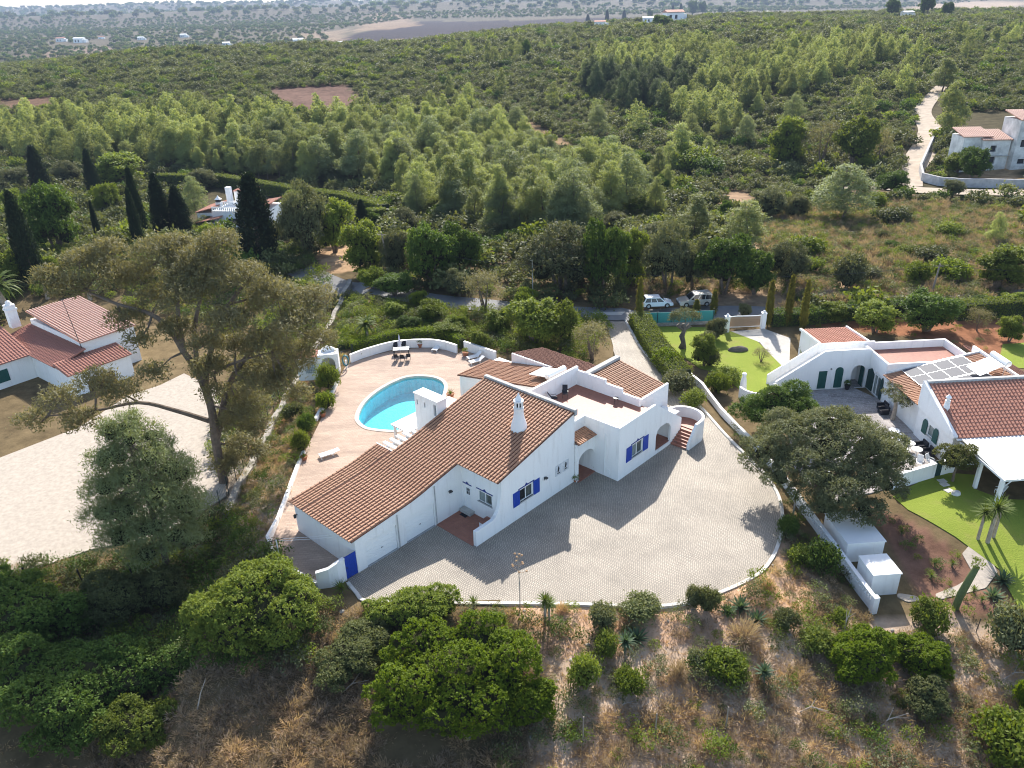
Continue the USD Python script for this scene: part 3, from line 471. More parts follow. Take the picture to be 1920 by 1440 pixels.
# windows, door, lamps, plaques
def wallpt(Wl, s, z, d): o, e, n = Wl; return (o[0] + e[0] * s + n[0] * d, o[1] + e[1] * s + n[1] * d, z)
def wbox(m, Wl, s0, s1, z0, z1, d0, d1): return m.hexa([wallpt(Wl, *q) for q in ((s0, z0, d0), (s1, z0, d0), (s1, z0, d1), (s0, z0, d1), (s0, z1, d0), (s1, z1, d0), (s1, z1, d1), (s0, z1, d1))])
def window(par, Wl, s0, s1, z0, z1, dep=.16, fm=None, mull=1, shut=None, sm=None, lintel=None, sillm=None, back=True, arched=False):
    fm = fm or white2; t = .06
    w = put('window', wbox(wbox(wbox(wbox(MB(), Wl, s0, s1, z0, z0 + t, -dep, -dep + .07), Wl, s0, s1, z1 - t, z1, -dep, -dep + .07), Wl, s0, s0 + t, z0 + t, z1 - t, -dep, -dep + .068), Wl, s1 - t, s1, z0 + t, z1 - t, -dep, -dep + .068), fm, par)
    for i in range(mull): put('mullion', wbox(MB(), Wl, s0 + (s1 - s0) * (i + 1) / (mull + 1) - .035, s0 + (s1 - s0) * (i + 1) / (mull + 1) + .035, z0 + t, z1 - t, -dep + .004, -dep + .075), fm, w)
    for i in range(mull + 1):
        a, b = s0 + (s1 - s0) * i / (mull + 1), s0 + (s1 - s0) * (i + 1) / (mull + 1); put('pane', MB().add([wallpt(Wl, *q) for q in ((a + .03, z0 + .03, -dep + .03), (b - .03, z0 + .03, -dep + .03), (b - .03, z1 - .03, -dep + .03), (a + .03, z1 - .03, -dep + .03))], [(0, 1, 2), (0, 2, 3)]), glass, w)
    if back:
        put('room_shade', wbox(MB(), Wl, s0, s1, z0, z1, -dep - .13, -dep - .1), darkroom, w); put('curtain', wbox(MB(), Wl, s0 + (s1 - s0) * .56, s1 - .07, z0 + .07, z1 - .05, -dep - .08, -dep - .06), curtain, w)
    put('sill', wbox(MB(), Wl, s0 - .06, s1 + .06, z0 - .09, z0, -dep, .07), grey_cap, w)
    if lintel:
        q = wbox(MB(), Wl, s0 - .15, s1 + .15, z1 + .12, z1 + .2, 0, .04); c = (s0 + s1) / 2; wbox(q, Wl, c - .14, c + .14, z1 + .2, z1 + .27, 0, .038); wbox(q, Wl, c - .05, c + .05, z1 + .27, z1 + .36, 0, .036); put('tile_lintel', q, navy, w)
    for side in (shut or ()):
        ww = (s1 - s0) * .48; a = (s0 - ww - .02) if side < 0 else s1 + .02
        q = wbox(MB(), Wl, a, a + ww, z0 - .1, z1 + .08, .01, .05)
        for k in range(4): wbox(q, Wl, a + .04 + k * (ww - .08) / 4 + .01, a + .04 + (k + 1) * (ww - .08) / 4 - .01, z0 - .04, z1 + .02, .05, .06)
        put('shutter', q, sm, w)
    return w
WV = lambda v: ((0, v), (1, 0), (0, -1)); WU = lambda u: ((u, 0), (0, -1), (-1, 0))
window(villa, WV(-4.47), GW[0], GW[1], 1.45, 2.62, .16, mull=1, shut=(-1, 1), sm=blue, lintel=True)
window(villa, WV(-7.35), BW[0], BW[1], 1.45, 2.72, .16, mull=1, shut=(-1, 1), sm=blue, lintel=True)
window(villa, WU(10.9), -WINV[1], -WINV[0], 1.62, 2.62, .14, mull=1, lintel=True)
Wd = WU(10.9); dr = put('front_door', wbox(MB(), Wd, -DOORV[1], -DOORV[0], .34, 2.5, -.12, -.06), white2, villa)
put('door_glass', wbox(MB(), Wd, .42, .78, 1.62, 2.22, -.06, -.05), carglass, dr)
q = MB(); wbox(q, Wd, .59, .61, 1.62, 2.22, -.05, -.04); wbox(q, Wd, .42, .78, 1.91, 1.93, -.05, -.041); put('glazing_bar', q, white2, dr)
for i in range(4): put('door_panel', wbox(MB(), Wd, .3 + i * .15, .42 + i * .15, .5, 1.5, -.06, -.05), white2, dr)
q = wbox(MB(), Wd, .1, 1.1, 2.62, 2.7, 0, .04); wbox(q, Wd, .46, .74, 2.7, 2.77, 0, .038); wbox(q, Wd, .55, .65, 2.77, 2.86, 0, .036); put('tile_lintel', q, navy, villa)
for Wl, s, z in ((WV(-4.47), 16.06, 2.32), (WV(0.), 9.44, 2.42)):
    l = put('wall_lamp', wbox(MB(), Wl, s - .05, s + .05, z - .2, z + .1, 0, .05), darkmetal, villa); put('lamp_hood', wbox(MB(), Wl, s - .13, s + .13, z, z + .1, .05, .3), darkmetal, l); put('lamp_glass', wbox(MB(), Wl, s - .08, s + .08, z - .17, z, .1, .26), lightglass, l)
for s in (17.42, 18.38):
    q = put('wall_plaque', wbox(MB(), WV(-4.47), s, s + .82, 1.74, 2.74, 0, .035), plain('plaque_tile', (.62, .63, .64), .5, nz=(.3, 4.)) if s < 18 else UsdShade.Material.Get(stage, '/World/Looks/plaque_tile'), villa)
    put('plaque_figure', mm(euz([(s + .3, 2.1), (s + .42, 2.1), (s + .52, 2.35), (s + .46, 2.58), (s + .38, 2.62), (s + .33, 2.4)], -4.53, -4.505)), darkmetal, q); put('plaque_base', wbox(MB(), WV(-4.47), s + .25, s + .6, 1.9, 2.0, .035, .045), darkmetal, q)
put('door_mat', MB().box(10.0, 10.32, -1.1, -.4, .03, .05), blackfab, villa)
put('downpipe', MB().tube([(22.46, -5.9, .1), (22.46, -5.9, 4.2)], .04, 8), white2, villa); put('meter_box', MB().box(22.44, 22.5, -6.5, -6.15, .35, .8), white2, villa)
# ---- blue side door, yard walls, terrace walls
yd = thing('yard_gate', 'solid blue door at the corner of the garage wing', 'gate', HO, math.degrees(HA))
g = MB().box(-1.04, -.03, .02, .08, .03, 2.0); [g.box(-1.02 + i * .2, -.84 + i * .2, .005, .02, .06, 1.96) for i in range(5)]; put('door', g, blue, yd); put('latch', MB().box(-.95, -.9, -.02, .005, .95, 1.1), darkmetal, yd)
def wall(name, pts, h, t, m_, label, z=None, deep=.9, cat='wall', cap=None, closed=False):
    pts = np.asarray(pts, float); mb = MB(); c = pts[:, :2].mean(0); zg = gz(pts[:, 0], pts[:, 1]) if z is None else np.broadcast_to(z, len(pts))
    o = thing(name, label, cat, (c[0], c[1], 0)); P = pts[:, :2] - c
    T = np.gradient(P, axis=0); T /= np.linalg.norm(T, axis=1)[:, None]; N = np.stack([-T[:, 1], T[:, 0]], 1); hh = np.broadcast_to(h, len(P))
    def sw(t, lo, hi):
        L, R = P + N * t / 2, P - N * t / 2; n = len(P)
        V = np.concatenate([np.c_[L, lo], np.c_[L, hi], np.c_[R, lo], np.c_[R, hi]]); F = []
        for i in range(n - 1):
            for a, b in ((0, 1), (3, 2), (1, 3), (2, 0)): F += [(a * n + i, b * n + i, b * n + i + 1), (a * n + i, b * n + i + 1, a * n + i + 1)]
        for i, s in ((0, 1), (n - 1, -1)): F += [(i, 2 * n + i, 3 * n + i)[::s], (i, 3 * n + i, n + i)[::s]]
        return MB().add(V, F)
    put('wall_face', sw(t, zg - deep, zg + hh), m_, o)
    if cap: put('coping', sw(t + .08, zg + hh, zg + hh + .07), cap, o)
    return o
wall('yard_wall', [hw(-1.06, .06), hw(-1.7, .1), hw(-2.3, .3), hw(-3.0, .85)], [1.95, 1.85, 1.6, 1.4], .22, white, 'low curved white wall running left from the blue yard door', z=0, cap=white2)
wall('yard_edge_wall', [hw(-3.0, .9), at(532, 1066), at(515, 1045), at(504, 1020), at(522, 975)], [.5, .5, .7, .8, .35], .25, white, 'white wall end at the drying yard above the stony bank', z=0)
wall('terrace_edge', [at(522, 975), at(546, 910), at(560, 872), at(570, 850)], .3, .3, white, 'low white edging of the terrace left of the garage roof', z=0)
wall('terrace_edge', [at(592, 790), at(602, 772), at(612, 758)], .35, .35, white, 'short curved white planter edge between the potted palm and the bank', z=0)
wall('terrace_edge', [at(620, 745), at(628, 728), at(634, 714)], .35, .35, white, 'short white planter edge below the arched niche', z=0)
wall('curved_terrace_wall', spline([at(*p) for p in ((658, 680), (690, 668), (744, 654), (800, 651), (830, 654), (857, 662))], 8, False), [1.0] * 41, .22, white, 'curved white wall behind the garden table and hedge', z=0, cap=white2)
wall('garden_wall', [at(871, 656), at(895, 664), at(930, 676)], 1.1, .2, white, 'straight white garden wall behind the pair of loungers', z=0, cap=white2)
# ------------------------------------------------------------------ right neighbour's house (frame a, b)
RA = math.radians(3); RO = at(1521, 731, LG); RD = 3.0
rh = thing('neighbour_villa', 'white villa with green shutters, solar panels and pink tiled roofs on the right', 'house', RO, RD)
F = euz([(-4.0, -1), (6.05, -1), (6.05, 4.25), (5.75, 4.5), (.95, 4.46), (-4.0, 1.15)], 0, .25) + euz([(-4.2, -1), (7.2, -1), (7.2, 4.5), (.95, 4.5), (-4.2, 1.1)], 1.9, 2.1) + bx(.9, 6, .2, 1.95, -1, 3.5)
F += euz([(-4, -1), (.95, -1), (.95, 3.4), (-4, .1)], .2, 1.95)
T_ = bx(6.0, 15.3, -3.3, 2.4, -1, 4.2) - bx(6.25, 15.05, -3.05, 2.15, 3.35, 5)
F += T_
F += evz([(4.2, -1), (9.2, -1), (9.2, 3.0), (4.2, 3.4)], 2.2, 7.6)
F += euz([(6.0, -1), (15.5, -1), (15.5, 4.85), (6.0, 2.95)], -10.4, -3.2)
F += evz([(-16.0, -1), (-10.25, -1), (-10.25, 5.5), (-16.0, 3.05)], 5.75, 20.) + evz([(-10.35, 2.9), (-9.9, 2.9), (-9.9, 5.25), (-10.35, 5.62)], 5.75, 16.)
F += evz([(-10.45, 3), (-10.2, 3), (-10.2, 5.72), (-16.25, 3.15), (-16.25, 3.0), (-16.0, 2.8)], 5.6, 5.95)
F -= arch(4.15, 5.65, 0, 2.65, .75, -.1, .27); F -= bx(4.05, 5.75, .2, 1.92, 0, 2.75)
F -= evz([(-1.35, 0), (-2.75, 0), (-2.75, 2.3), (-2.4, 2.6), (-1.7, 2.6), (-1.35, 2.3)], 5.9, 6.12)
F -= bx(5.7, 5.9, -13.15, -12.25, 1.15, 2.25)
put('wall', mm(F), white, rh, 30)
put('terrace_floor', MB().box(6.25, 15.05, -3.05, 2.15, 3.34, 3.38), redtile, rh); put('passage_floor', MB().box(4.1, 5.7, .02, 1.9, -.1, .06), greypave, rh)
pr = put('annex_roof', mm(evz([(4.1, 3.5), (9.3, 3.1), (9.3, 3.02), (4.1, 3.42)], 2.15, 7.65)), under_pink, rh)
put('roof_tiles', tiles(lambda a, b, z: (b, a, z), cols(2.3, 7.5, .3), lambda b: (4.3, 9.35), lambda a, b: 3.5 - (a - 4.1) * .077, seed=11), tile_pink, pr, 40, kind='stuff')
q = MB(); q.hexa([(2.05, 4.1, 3.4), (2.25, 4.1, 3.4), (2.25, 9.4, 3.0), (2.05, 9.4, 3.0), (2.05, 4.1, 3.68), (2.25, 4.1, 3.68), (2.25, 9.4, 3.28), (2.05, 9.4, 3.28)]); q.hexa([(7.55, 4.1, 3.4), (7.75, 4.1, 3.4), (7.75, 9.4, 3.0), (7.55, 9.4, 3.0), (7.55, 4.1, 3.68), (7.75, 4.1, 3.68), (7.75, 9.4, 3.28), (7.55, 9.4, 3.28)]); put('verge_coping', q, white2, pr)
r1 = put('courtyard_roof', mm(euz([(5.7, 3.0), (15.4, 4.95), (15.4, 5.03), (5.7, 3.08)], -10.15, -3.35)), under, rh)
put('roof_tiles', tiles(fr0, cols(-10.1, -3.4, .3), lambda b: (5.65, 15.3), lambda a, b: 3.07 + (a - 5.7) * .201, seed=12), tile, r1, 40, kind='stuff')
q = MB().box(15.3, 15.55, -10.2, -2.2, 4.7, 5.3); q.hexa([(5.9, -3.42, 2.9), (15.5, -3.42, 4.9), (15.5, -3.24, 4.9), (5.9, -3.24, 2.9), (5.9, -3.42, 3.3), (15.5, -3.42, 5.28), (15.5, -3.24, 5.28), (5.9, -3.24, 3.3)]); put('parapet', q, white2, rh)
r2 = put('front_roof', mm(evz([(-16.3, 2.95), (-10.45, 5.5), (-10.45, 5.58), (-16.3, 3.03)], 5.9, 19.8)), under_pink, rh)
put('roof_tiles', tiles(fr1, cols(5.95, 19.6, .36), lambda b: (-16.3, -10.6), lambda a, b: 3.02 + (a + 16.3) * .4359, seed=13, r=.13, row=.36), tile_pink, r2, 40, kind='stuff')
put('front_ridge', MB().box(5.9, 19.8, -10.55, -10.2, 5.45, 5.78), grey_cap, rh); put('gutter', MB().box(5.8, 19.8, -16.5, -16.3, 2.85, 2.98), white2, rh)
r3 = put('back_roof', mm(euz([(15.5, 4.6), (20, 3.0), (20, 2.9), (15.5, 4.5)], -9.5, -.5)), under_pink, rh); put('roof_tiles', tiles(fr0, cols(-9.5, -.5, .33), lambda b: (15.6, 20), lambda a, b: 4.6 - (a - 15.5) * .356, seed=14), tile_old, r3, 40, kind='stuff')
q = MB().lathe([(.01, 0), (.32, 0), (.26, .5), (.2, .9), (.24, .95), (.24, 1.05), (.15, 1.07), (.15, 1.3), (.26, 1.32), (.2, 1.45), (.06, 1.6), (.01, 1.62)], (6.35, -13.2, 4.1), 12); put('small_chimney', q, white, rh, 35)
# doors and shutters in green
q = MB(); q.box(.55, 1.45, -.05, .02, .12, 2.18); d = put('green_door', q, green, rh); put('door_frame', MB().box(.49, 1.51, -.02, .03, .08, 2.24), white2, d)
put('arched_shutter', mm(arch(2.35, 3.2, .15, 2.55, .42, -.06, .02)), green, rh); put('lamp_spot', MB().box(1.75, 1.9, -.1, 0, 2.35, 2.45), darkmetal, rh)
put('arch_leaf', mm(evz([(.15, .05), (.85, .05), (.85, 2.3), (.15, 2.5)], 5.5, 5.56)), green, rh); put('arch_leaf', mm(evz([(.3, .05), (1.5, .05), (1.5, 2.4), (.3, 2.4)], 4.12, 4.17)), darkgreen, rh)
window(rh, ((6., 0.), (0, -1), (-1, 0)), 1.4, 2.72, .05, 2.3, .05, mull=1)
for b0, b1 in ((-.05, -1.3), (-2.8, -3.25)): put('arched_shutter', mm(evz([(min(b0, b1), .1), (max(b0, b1), .1), (max(b0, b1), 2.15), ((b0 + b1) / 2, 2.55), (min(b0, b1), 2.15)], 5.9, 5.97)), darkgreen, rh)
window(rh, ((5.75, 0.), (0, -1), (-1, 0)), 12.25, 13.15, 1.15, 2.25, .1, mull=0)
for b0 in (-12.15, -13.95):
    put('arched_shutter', mm(evz([(b0, 1.0), (b0 + .75, 1.0), (b0 + .75, 2.1), (b0 + .55, 2.42), (b0 + .2, 2.42), (b0, 2.1)], 5.66, 5.72)), green, rh)
# solar panels and heater on the courtyard roof (things of their own)
def slope1(a): return 3.07 + (a - 5.7) * .201 + .14
def quadslab(m, P, t):
    P = np.asarray(P, float); return m.hexa(np.concatenate([P, P + [0, 0, t]]))
def rw(a, b, z): c, s = math.cos(RA), math.sin(RA); return RO + np.array([a * c - b * s, a * s + b * c, z])
for k, (b0, b1, lab) in enumerate(((-7.0, -3.5, 'row of dark solar panels nearest the roof terrace parapet'), (-10.05, -7.12, 'row of dark solar panels beside the pink front roof'))):
    a0, a1 = 7.4, 13.6
    sp = thing('photovoltaic_array', lab, 'solar array', rw((a0 + a1) / 2, (b0 + b1) / 2, slope1((a0 + a1) / 2)), RD, 'solar panels on the courtyard roof')
    O_ = np.array([(a0 + a1) / 2, (b0 + b1) / 2, slope1((a0 + a1) / 2)])
    put('frame', quadslab(MB(), [np.array((a, b, slope1(a))) - O_ for a, b in ((a0, b0), (a1, b0), (a1, b1), (a0, b1))], .05), metal, sp)
    for i in range(4):
        for j in range(2):
            u0, u1 = a0 + .06 + i * (a1 - a0 - .06) / 4, a0 + (i + 1) * (a1 - a0 - .06) / 4 - .02; w0, w1 = b0 + .06 + j * (b1 - b0 - .06) / 2, b0 + (j + 1) * (b1 - b0 - .06) / 2 - .02
            put('panel', quadslab(MB(), [np.array((a, b, slope1(a) + .05)) - O_ for a, b in ((u0, w0), (u1, w0), (u1, w1), (u0, w1))], .012), panelm, sp)
def heater(label, P, rz, tilt, twin=True, L=2.2):
    o = thing('solar_water_heater', label, 'solar heater', P, rz)
    c, s = math.cos(tilt), math.sin(tilt)
    for k in (-1, 1):
        m = MB(); y0, y1 = (.03, 1.08) if k > 0 else (-1.08, -.03)
        quadslab(m, [(-L, y0, .12), (0, y0, .12 + L * math.tan(tilt)), (0, y1, .12 + L * math.tan(tilt)), (-L, y1, .12)], .08); f = put('collector', m, metal, o)
        quadslab(mb2 := MB(), [(-L + .05, y0 + .05, .205 + .05 * math.tan(tilt)), (-.05, y0 + .05, .205 + (L - .05) * math.tan(tilt)), (-.05, y1 - .05, .205 + (L - .05) * math.tan(tilt)), (-L + .05, y1 - .05, .205 + .05 * math.tan(tilt))], .01); put('glass_sheet', mb2, collector, f)
    zt = .35 + L * math.tan(tilt); put('tank', MB().tube([(.25, -1.3, zt), (.25, -1.26, zt), (.25, 1.26, zt), (.25, 1.3, zt)], [.22, .3, .3, .22], 18), plastic, o, 35)
    for y in (-1.3, 1.3): put('tank_end', MB().tube([(.25, y - .03, zt), (.25, y + .03, zt)], .24, 14), metal, o)
    for y in (-.9, .9): put('stand_leg', MB().tube([(.25, y, zt - .3), (.15, y, -.3)], .03), metal, o)
    return o
heater('solar water heater with steep twin collectors beside the neighbour\'s solar panels', rw(14.3, -7.6, 4.95), RD, .42)
heater('solar water heater with white tank on the rear roof of the white villa', hw(26.3, 3.1, 5.35), math.degrees(HA) - 90, .16)
# pergola with white corrugated roof
wp = thing('covered_porch', 'porch with a white corrugated roof on square posts beside the back lawn', 'porch', RO, RD)
m = MB(); n = 70
for i in range(n):
    a0 = 6.2 + i * .2; zz = (0, .05)[i % 2]; z2 = (0, .05)[(i + 1) % 2]
    m.add([(a0, -16.45, 2.95 + zz), (a0 + .2, -16.45, 2.95 + z2), (a0 + .2, -22.6, 2.72 + z2), (a0, -22.6, 2.72 + zz)], [(0, 2, 1), (0, 3, 2)])
put('corrugated_roof', m, white2, wp, True)
put('edge_beam', MB().box(6.1, 6.28, -22.6, -16.4, 2.55, 2.72).box(6.3, 19, -22.5, -22.32, 2.5, 2.68), white2, wp)
for a, b in ((6.2, -19.5), (6.2, -22.35), (12.5, -22.35)): put('post', MB().box(a - .14, a + .14, b - .14, b + .14, -1.2, 2.55), white2, wp)
put('brace', MB().tube([(6.3, -22.4, 1.9), (7.0, -22.4, 2.55)], .05, 6), white2, wp); put('porch_floor', MB().box(6.3, 19, -22.2, -16.2, -1.2, -.12), greypave, wp)
wall('patio_wall', [rw(-.97, -19.1, 0), rw(1.5, -18.3, 0), rw(3.6, -17.6, 0)], 1.5, .22, white, 'white wall between the neighbour\'s patio and the back lawn', z=LG - .1, cap=white2)
wall('patio_wall', [rw(4.3, -17.35, 0), rw(5.8, -16.9, 0)], 1.5, .2, white, 'short white wall right of the dark green patio door', z=LG - .1, cap=white2)
o = thing('patio_door', 'dark green door in the patio wall by the bougainvillea', 'gate', rw(3.95, -17.48, 0), 16); put('door', MB().box(-.38, .38, -.04, .04, -.1, 1.65), darkgreen, o); put('latch', MB().box(.25, .3, -.07, -.04, .75, .85), metal, o)
# low planter / little barbecue left of the stair
o = thing('garden_oven', 'small white curved wall with a stubby chimney at the foot of the outside stair', 'barbecue', rw(-6.2, -.4, 0), RD)
put('curved_wall', mm(extp(strip([(1.9 * math.cos(t), 1.9 * math.sin(t) - .3) for t in np.linspace(math.pi * 1.0, math.pi * 2.05, 14)], .25), -.5, 1.25)), white, o, 40); put('chimney', MB().lathe([(.01, 0), (.4, 0), (.3, 1.3), (.2, 1.7), (.2, 1.95), (.26, 1.97), (.22, 2.1), (.01, 2.12)], (-1.1, 1.0, 0), 12), white, o, 35)
# storage huts and baluster wall by the slope
for lab, p, d, rz, h in (('small white flat-roofed hut at the end of the pierced wall', (26.45, 45.2, -1.85), (2.05, 2.15), 4, 2.15), ('larger white flat-roofed hut under the olive branches', (26.3, 49.5, -1.7), (2.9, 3.9), 4, 2.2)):
    o = thing('storage_hut', lab, 'hut', p, rz); put('hut_wall', MB().box(-d[0] / 2, d[0] / 2, -d[1] / 2, d[1] / 2, -.8, h), white, o); put('hut_roof', MB().box(-d[0] / 2 - .06, d[0] / 2 + .06, -d[1] / 2 - .06, d[1] / 2 + .06, h, h + .1), white2, o)
    put('hut_door', MB().box(d[0] / 2, d[0] / 2 + .05, -.5, .4, .05, 1.9), white2, o); put('plinth', MB().box(-d[0] / 2 - .04, d[0] / 2 + .04, -d[1] / 2 - .04, d[1] / 2 + .04, -.8, .25), white2, o)
bw = thing('pierced_wall', 'white wall with a row of pierced openings running down to the slope', 'wall')
P0, P1 = np.array([25.05, 42.6]), np.array([22.95, 58.0]); e = (P1 - P0) / np.linalg.norm(P1 - P0); nn_ = np.array([-e[1], e[0]]); Lw = np.linalg.norm(P1 - P0)
def along(s0, s1, z0a, z0b, z1a, z1b, t):
    return [tuple(P0 + e * s + nn_ * k * t / 2) + (z,) for (s, z, k) in ((s0, z0a, -1), (s1, z0b, -1), (s1, z0b, 1), (s0, z0a, 1), (s0, z1a, -1), (s1, z1b, -1), (s1, z1b, 1), (s0, z1a, 1))]
def zb(s): return -1.75 + 1.15 * min(1, s / Lw)
put('wall_face', MB().hexa(along(0, Lw, -3, -2, zb(0) + .95, zb(Lw) + .95, .2)), white, bw); put('coping', MB().hexa(along(-.1, Lw, zb(0) + 1.35, zb(Lw) + 1.35, zb(0) + 1.47, zb(Lw) + 1.47, .3)), white2, bw)
for i in range(46):
    s = .35 + i * .33
    if s < Lw: put('baluster', MB().hexa(along(s, s + .15, zb(s) + .95, zb(s) + .95, zb(s) + 1.36, zb(s) + 1.36, .14)), white2, bw)
put('end_pier', MB().hexa(along(-.35, .02, -3.4, -3.4, zb(0) + 1.6, zb(0) + 1.6, .42)), white2, bw)
wall('boundary_wall', [at(*p, -.4) for p in ((1278, 690), (1292, 708), (1316, 728), (1332, 750), (1352, 778), (1378, 806), (1405, 832), (1435, 868), (1456, 893))], .75, .2, white, 'white boundary wall between the cobbled drive and the neighbour\'s garden', cap=white2)
# front gate, posts, teal screen
barm = plain('gate_bar', (.40, .27, .17), .7)
gt = thing('sliding_gate', 'white framed gate with brown vertical bars at the neighbour\'s entrance', 'gate', at(1395, 614, -.3), 2)
put('gate_frame', MB().box(-2.1, 2.1, -.03, .03, 1.5, 1.62).box(-2.1, 2.1, -.03, .03, .08, .16).box(-2.1, -2.02, -.03, .03, .08, 1.55).box(2.02, 2.1, -.03, .03, .08, 1.55), white2, gt)
for i in range(30): put('bar', MB().box(-2.0 + i * .134, -1.915 + i * .134, -.02, .02, .16, 1.5), barm, gt)
for lab, px in (('white gate pier with a round cap left of the sliding gate', (1362, 619)), ('white gate pier right of the sliding gate by the cypress', (1430, 612))):
    o = thing('gate_pier', lab, 'pier', at(*px, -.3), 2); put('pier', MB().box(-.27, .27, -.27, .27, -.5, 1.8), white2, o); put('cap', MB().box(-.33, .33, -.33, .33, 1.8, 1.9), white2, o); put('ball', mm(m3.Manifold.sphere(.18, 16).translate((0, 0, 2.05))), white2, o, True)
sc_ = thing('screen_fence', 'teal windbreak screen on posts along the road by the lawn', 'fence', at(1272, 605, -.2), 2.)
put('screen', MB().box(-4.7, 4.6, -.02, .02, .1, 1.5), tealnet, sc_)
for i in range(6): put('post', MB().tube([(-4.6 + i * 1.82, -.06, -.3), (-4.6 + i * 1.82, -.06, 1.75)], .035), darkmetal, sc_)
put('base_wall', MB().box(-4.8, 4.7, -.12, .12, -.6, .1), stone, sc_)
# ------------------------------------------------------------------ left neighbour's house (frame p, q) - mostly behind the tall tree
LO = np.array([-58.4, 88.0, -2.2]); LD = 52.0; lc, ls = math.cos(math.radians(LD)), math.sin(math.radians(LD))
lh = thing('left_villa', 'pinkish tiled villa with a dark green shutter behind the tall eucalyptus', 'house', LO, LD)
Q = bx(-14, 0, 0, 8.2, -1, 2.9) + evz([(0, 2.8), (8.2, 2.8), (8.2, 4.2), (7.2, 4.9), (0, 3.0)], -14, 0) + bx(-.02, 3.7, -6.5, 8.0, -1, 2.9) + bx(3.6, 10.2, -6.0, 7.4, -1, 4.75)
put('wall', mm(Q), white, lh)
l1 = put('long_roof', mm(evz([(-.35, 2.95), (7.3, 4.95), (7.3, 5.05), (-.35, 3.05)], -14.2, .1)), tile_red, lh); put('roof_tiles', tiles(fr1, cols(-14.2, .1, .36), lambda b: (-.4, 7.3), lambda a, b: 3.04 + (a + .35) * .261, seed=21), tile_red, l1, 40, kind='stuff')
l2 = put('porch_roof', mm(euz([(-.35, 2.95), (3.6, 3.92), (3.6, 4.02), (-.35, 3.05)], -6.8, 7.9)), tile_red, lh); put('roof_tiles', tiles(fr0, cols(-6.8, 7.9, .36), lambda b: (-.4, 3.6), lambda a, b: 3.04 + (a + .35) * .247, seed=22), tile_red, l2, 40, kind='stuff')
l3 = put('upper_roof', mm(evz([(-6.3, 4.65), (7.6, 5.75), (7.6, 5.85), (-6.3, 4.75)], 3.4, 10.4)), under_pink, lh); put('roof_tiles', tiles(fr1, cols(3.45, 10.4, .36), lambda b: (-6.35, 7.6), lambda a, b: 4.75 + (a + 6.3) * .0791, seed=23), tile_pale, l3, 40, kind='stuff')
put('green_shutter', MB().box(-6.2, -3.0, -.07, .02, .7, 2.2), green, lh); put('chimney', MB().box(1.5, 2.6, 7.9, 8.9, 4, 7.0).box(1.4, 2.7, 7.8, 9.0, 6.3, 6.5).lathe([(.01, 7), (.4, 7), (.3, 7.4), (.01, 7.6)], (2.05, 8.4, 0), 10), white, lh)
ar = bx(-.2, 7.2, -9.7, -9.4, -1, 2.7) + bx(-.2, .1, -9.7, -6, -1, 2.8); ar -= arch(1.6, 5.0, -.9, 2.0, 1.1, -10, -9); put('arch_porch', mm(ar), white, lh)
l4 = put('arch_roof', mm(evz([(-9.9, 2.65), (-6.4, 3.35), (-6.4, 3.45), (-9.9, 2.75)], -.4, 7.4)), under_pink, lh); put('roof_tiles', tiles(fr1, cols(-.4, 7.4, .36), lambda b: (-9.95, -6.5), lambda a, b: 2.75 + (a + 9.9) * .2, seed=24), tile_red, l4, 40, kind='stuff')
heater('solar water heater with white tank at the left edge behind the red roof', LO + np.array([lc * -4.2 - ls * 8.5, ls * -4.2 + lc * 8.5, 4.7]), LD + 90, .25)
an = thing('antenna_mast', 'thin antenna mast rising in front of the pink upper roof', 'antenna', LO + np.array([lc * 3.5 + ls * 6.0, ls * 3.5 - lc * 6.0, 3.9]), LD); put('mast', MB().tube([(0, 0, 0), (-.6, 0, 6.5)], [.045, .03]), darkmetal, an); put('aerial', MB().tube([(-.9, 0, 6.3), (-.2, 0, 6.4)], .02).tube([(-.55, -.4, 6.35), (-.55, .4, 6.35)], .02), darkmetal, an)
# ------------------------------------------------------------------ small white house beyond the cypresses
SO = np.array([-57.5, 161.0, gz(-57.5, 161.)]); so = thing('hillside_house', 'white house with balustraded balconies half hidden by the black cypress', 'house', SO, -8., sc=.84)
Q = bx(-3, 6, -2, 9, -3, 5.2) + bx(6, 12.5, -4, 4, -3, 6.0) + bx(-8, -2.9, 0, 8, -3, 4.2) + bx(-6.0, -.2, -4.5, 0, -3, 2.8) + bx(-1, 5, 7, 9.5, 5, 8.0) + bx(-2.2, -1.0, 5, 6.2, 5, 9.4) + bx(-.2, 4.5, -5.5, -2, -3, 2.3)
put('wall', mm(Q), white, so)
for nme, z0, z1, u0, u1, v0, v1 in (('left_roof', 4.25, 5.6, -8.3, -2.9, -.3, 8.2), ('low_roof', 2.85, 4.0, -6.3, -.2, -4.8, 0), ('tower_roof', 6.05, 7.2, 5.8, 12.7, -4.2, 4.2), ('terrace_roof', 8.0, 8.6, -1.1, 5.1, 6.8, 9.6)):
    rr = put(nme, mm(euz([(u0, z0), (u1, z1), (u1, z1 + .08), (u0, z0 + .08)], v0, v1)), under_pink, so); put('roof_tiles', tiles(fr0, cols(v0, v1, .45), lambda b, u0=u0, u1=u1: (u0, u1), lambda a, b, z0=z0, z1=z1, u0=u0, u1=u1: z0 + .07 + (a - u0) * (z1 - z0) / (u1 - u0), seed=31, row=.6, r=.15), tile_pink, rr, 40, kind='stuff')
for v, z, a, b in ((-2.0, 5.2, -2.9, 5.9), (3.6, 5.2, -2.9, 2.5)):
    bl = put('balustrade', MB().box(a, b, v - .1, v + .1, z + .85, z + 1.0), white2, so)
    for i in range(int((b - a) / .5)): put('baluster', MB().box(a + i * .5, a + i * .5 + .24, v - .08, v + .08, z, z + .86), white2, bl)
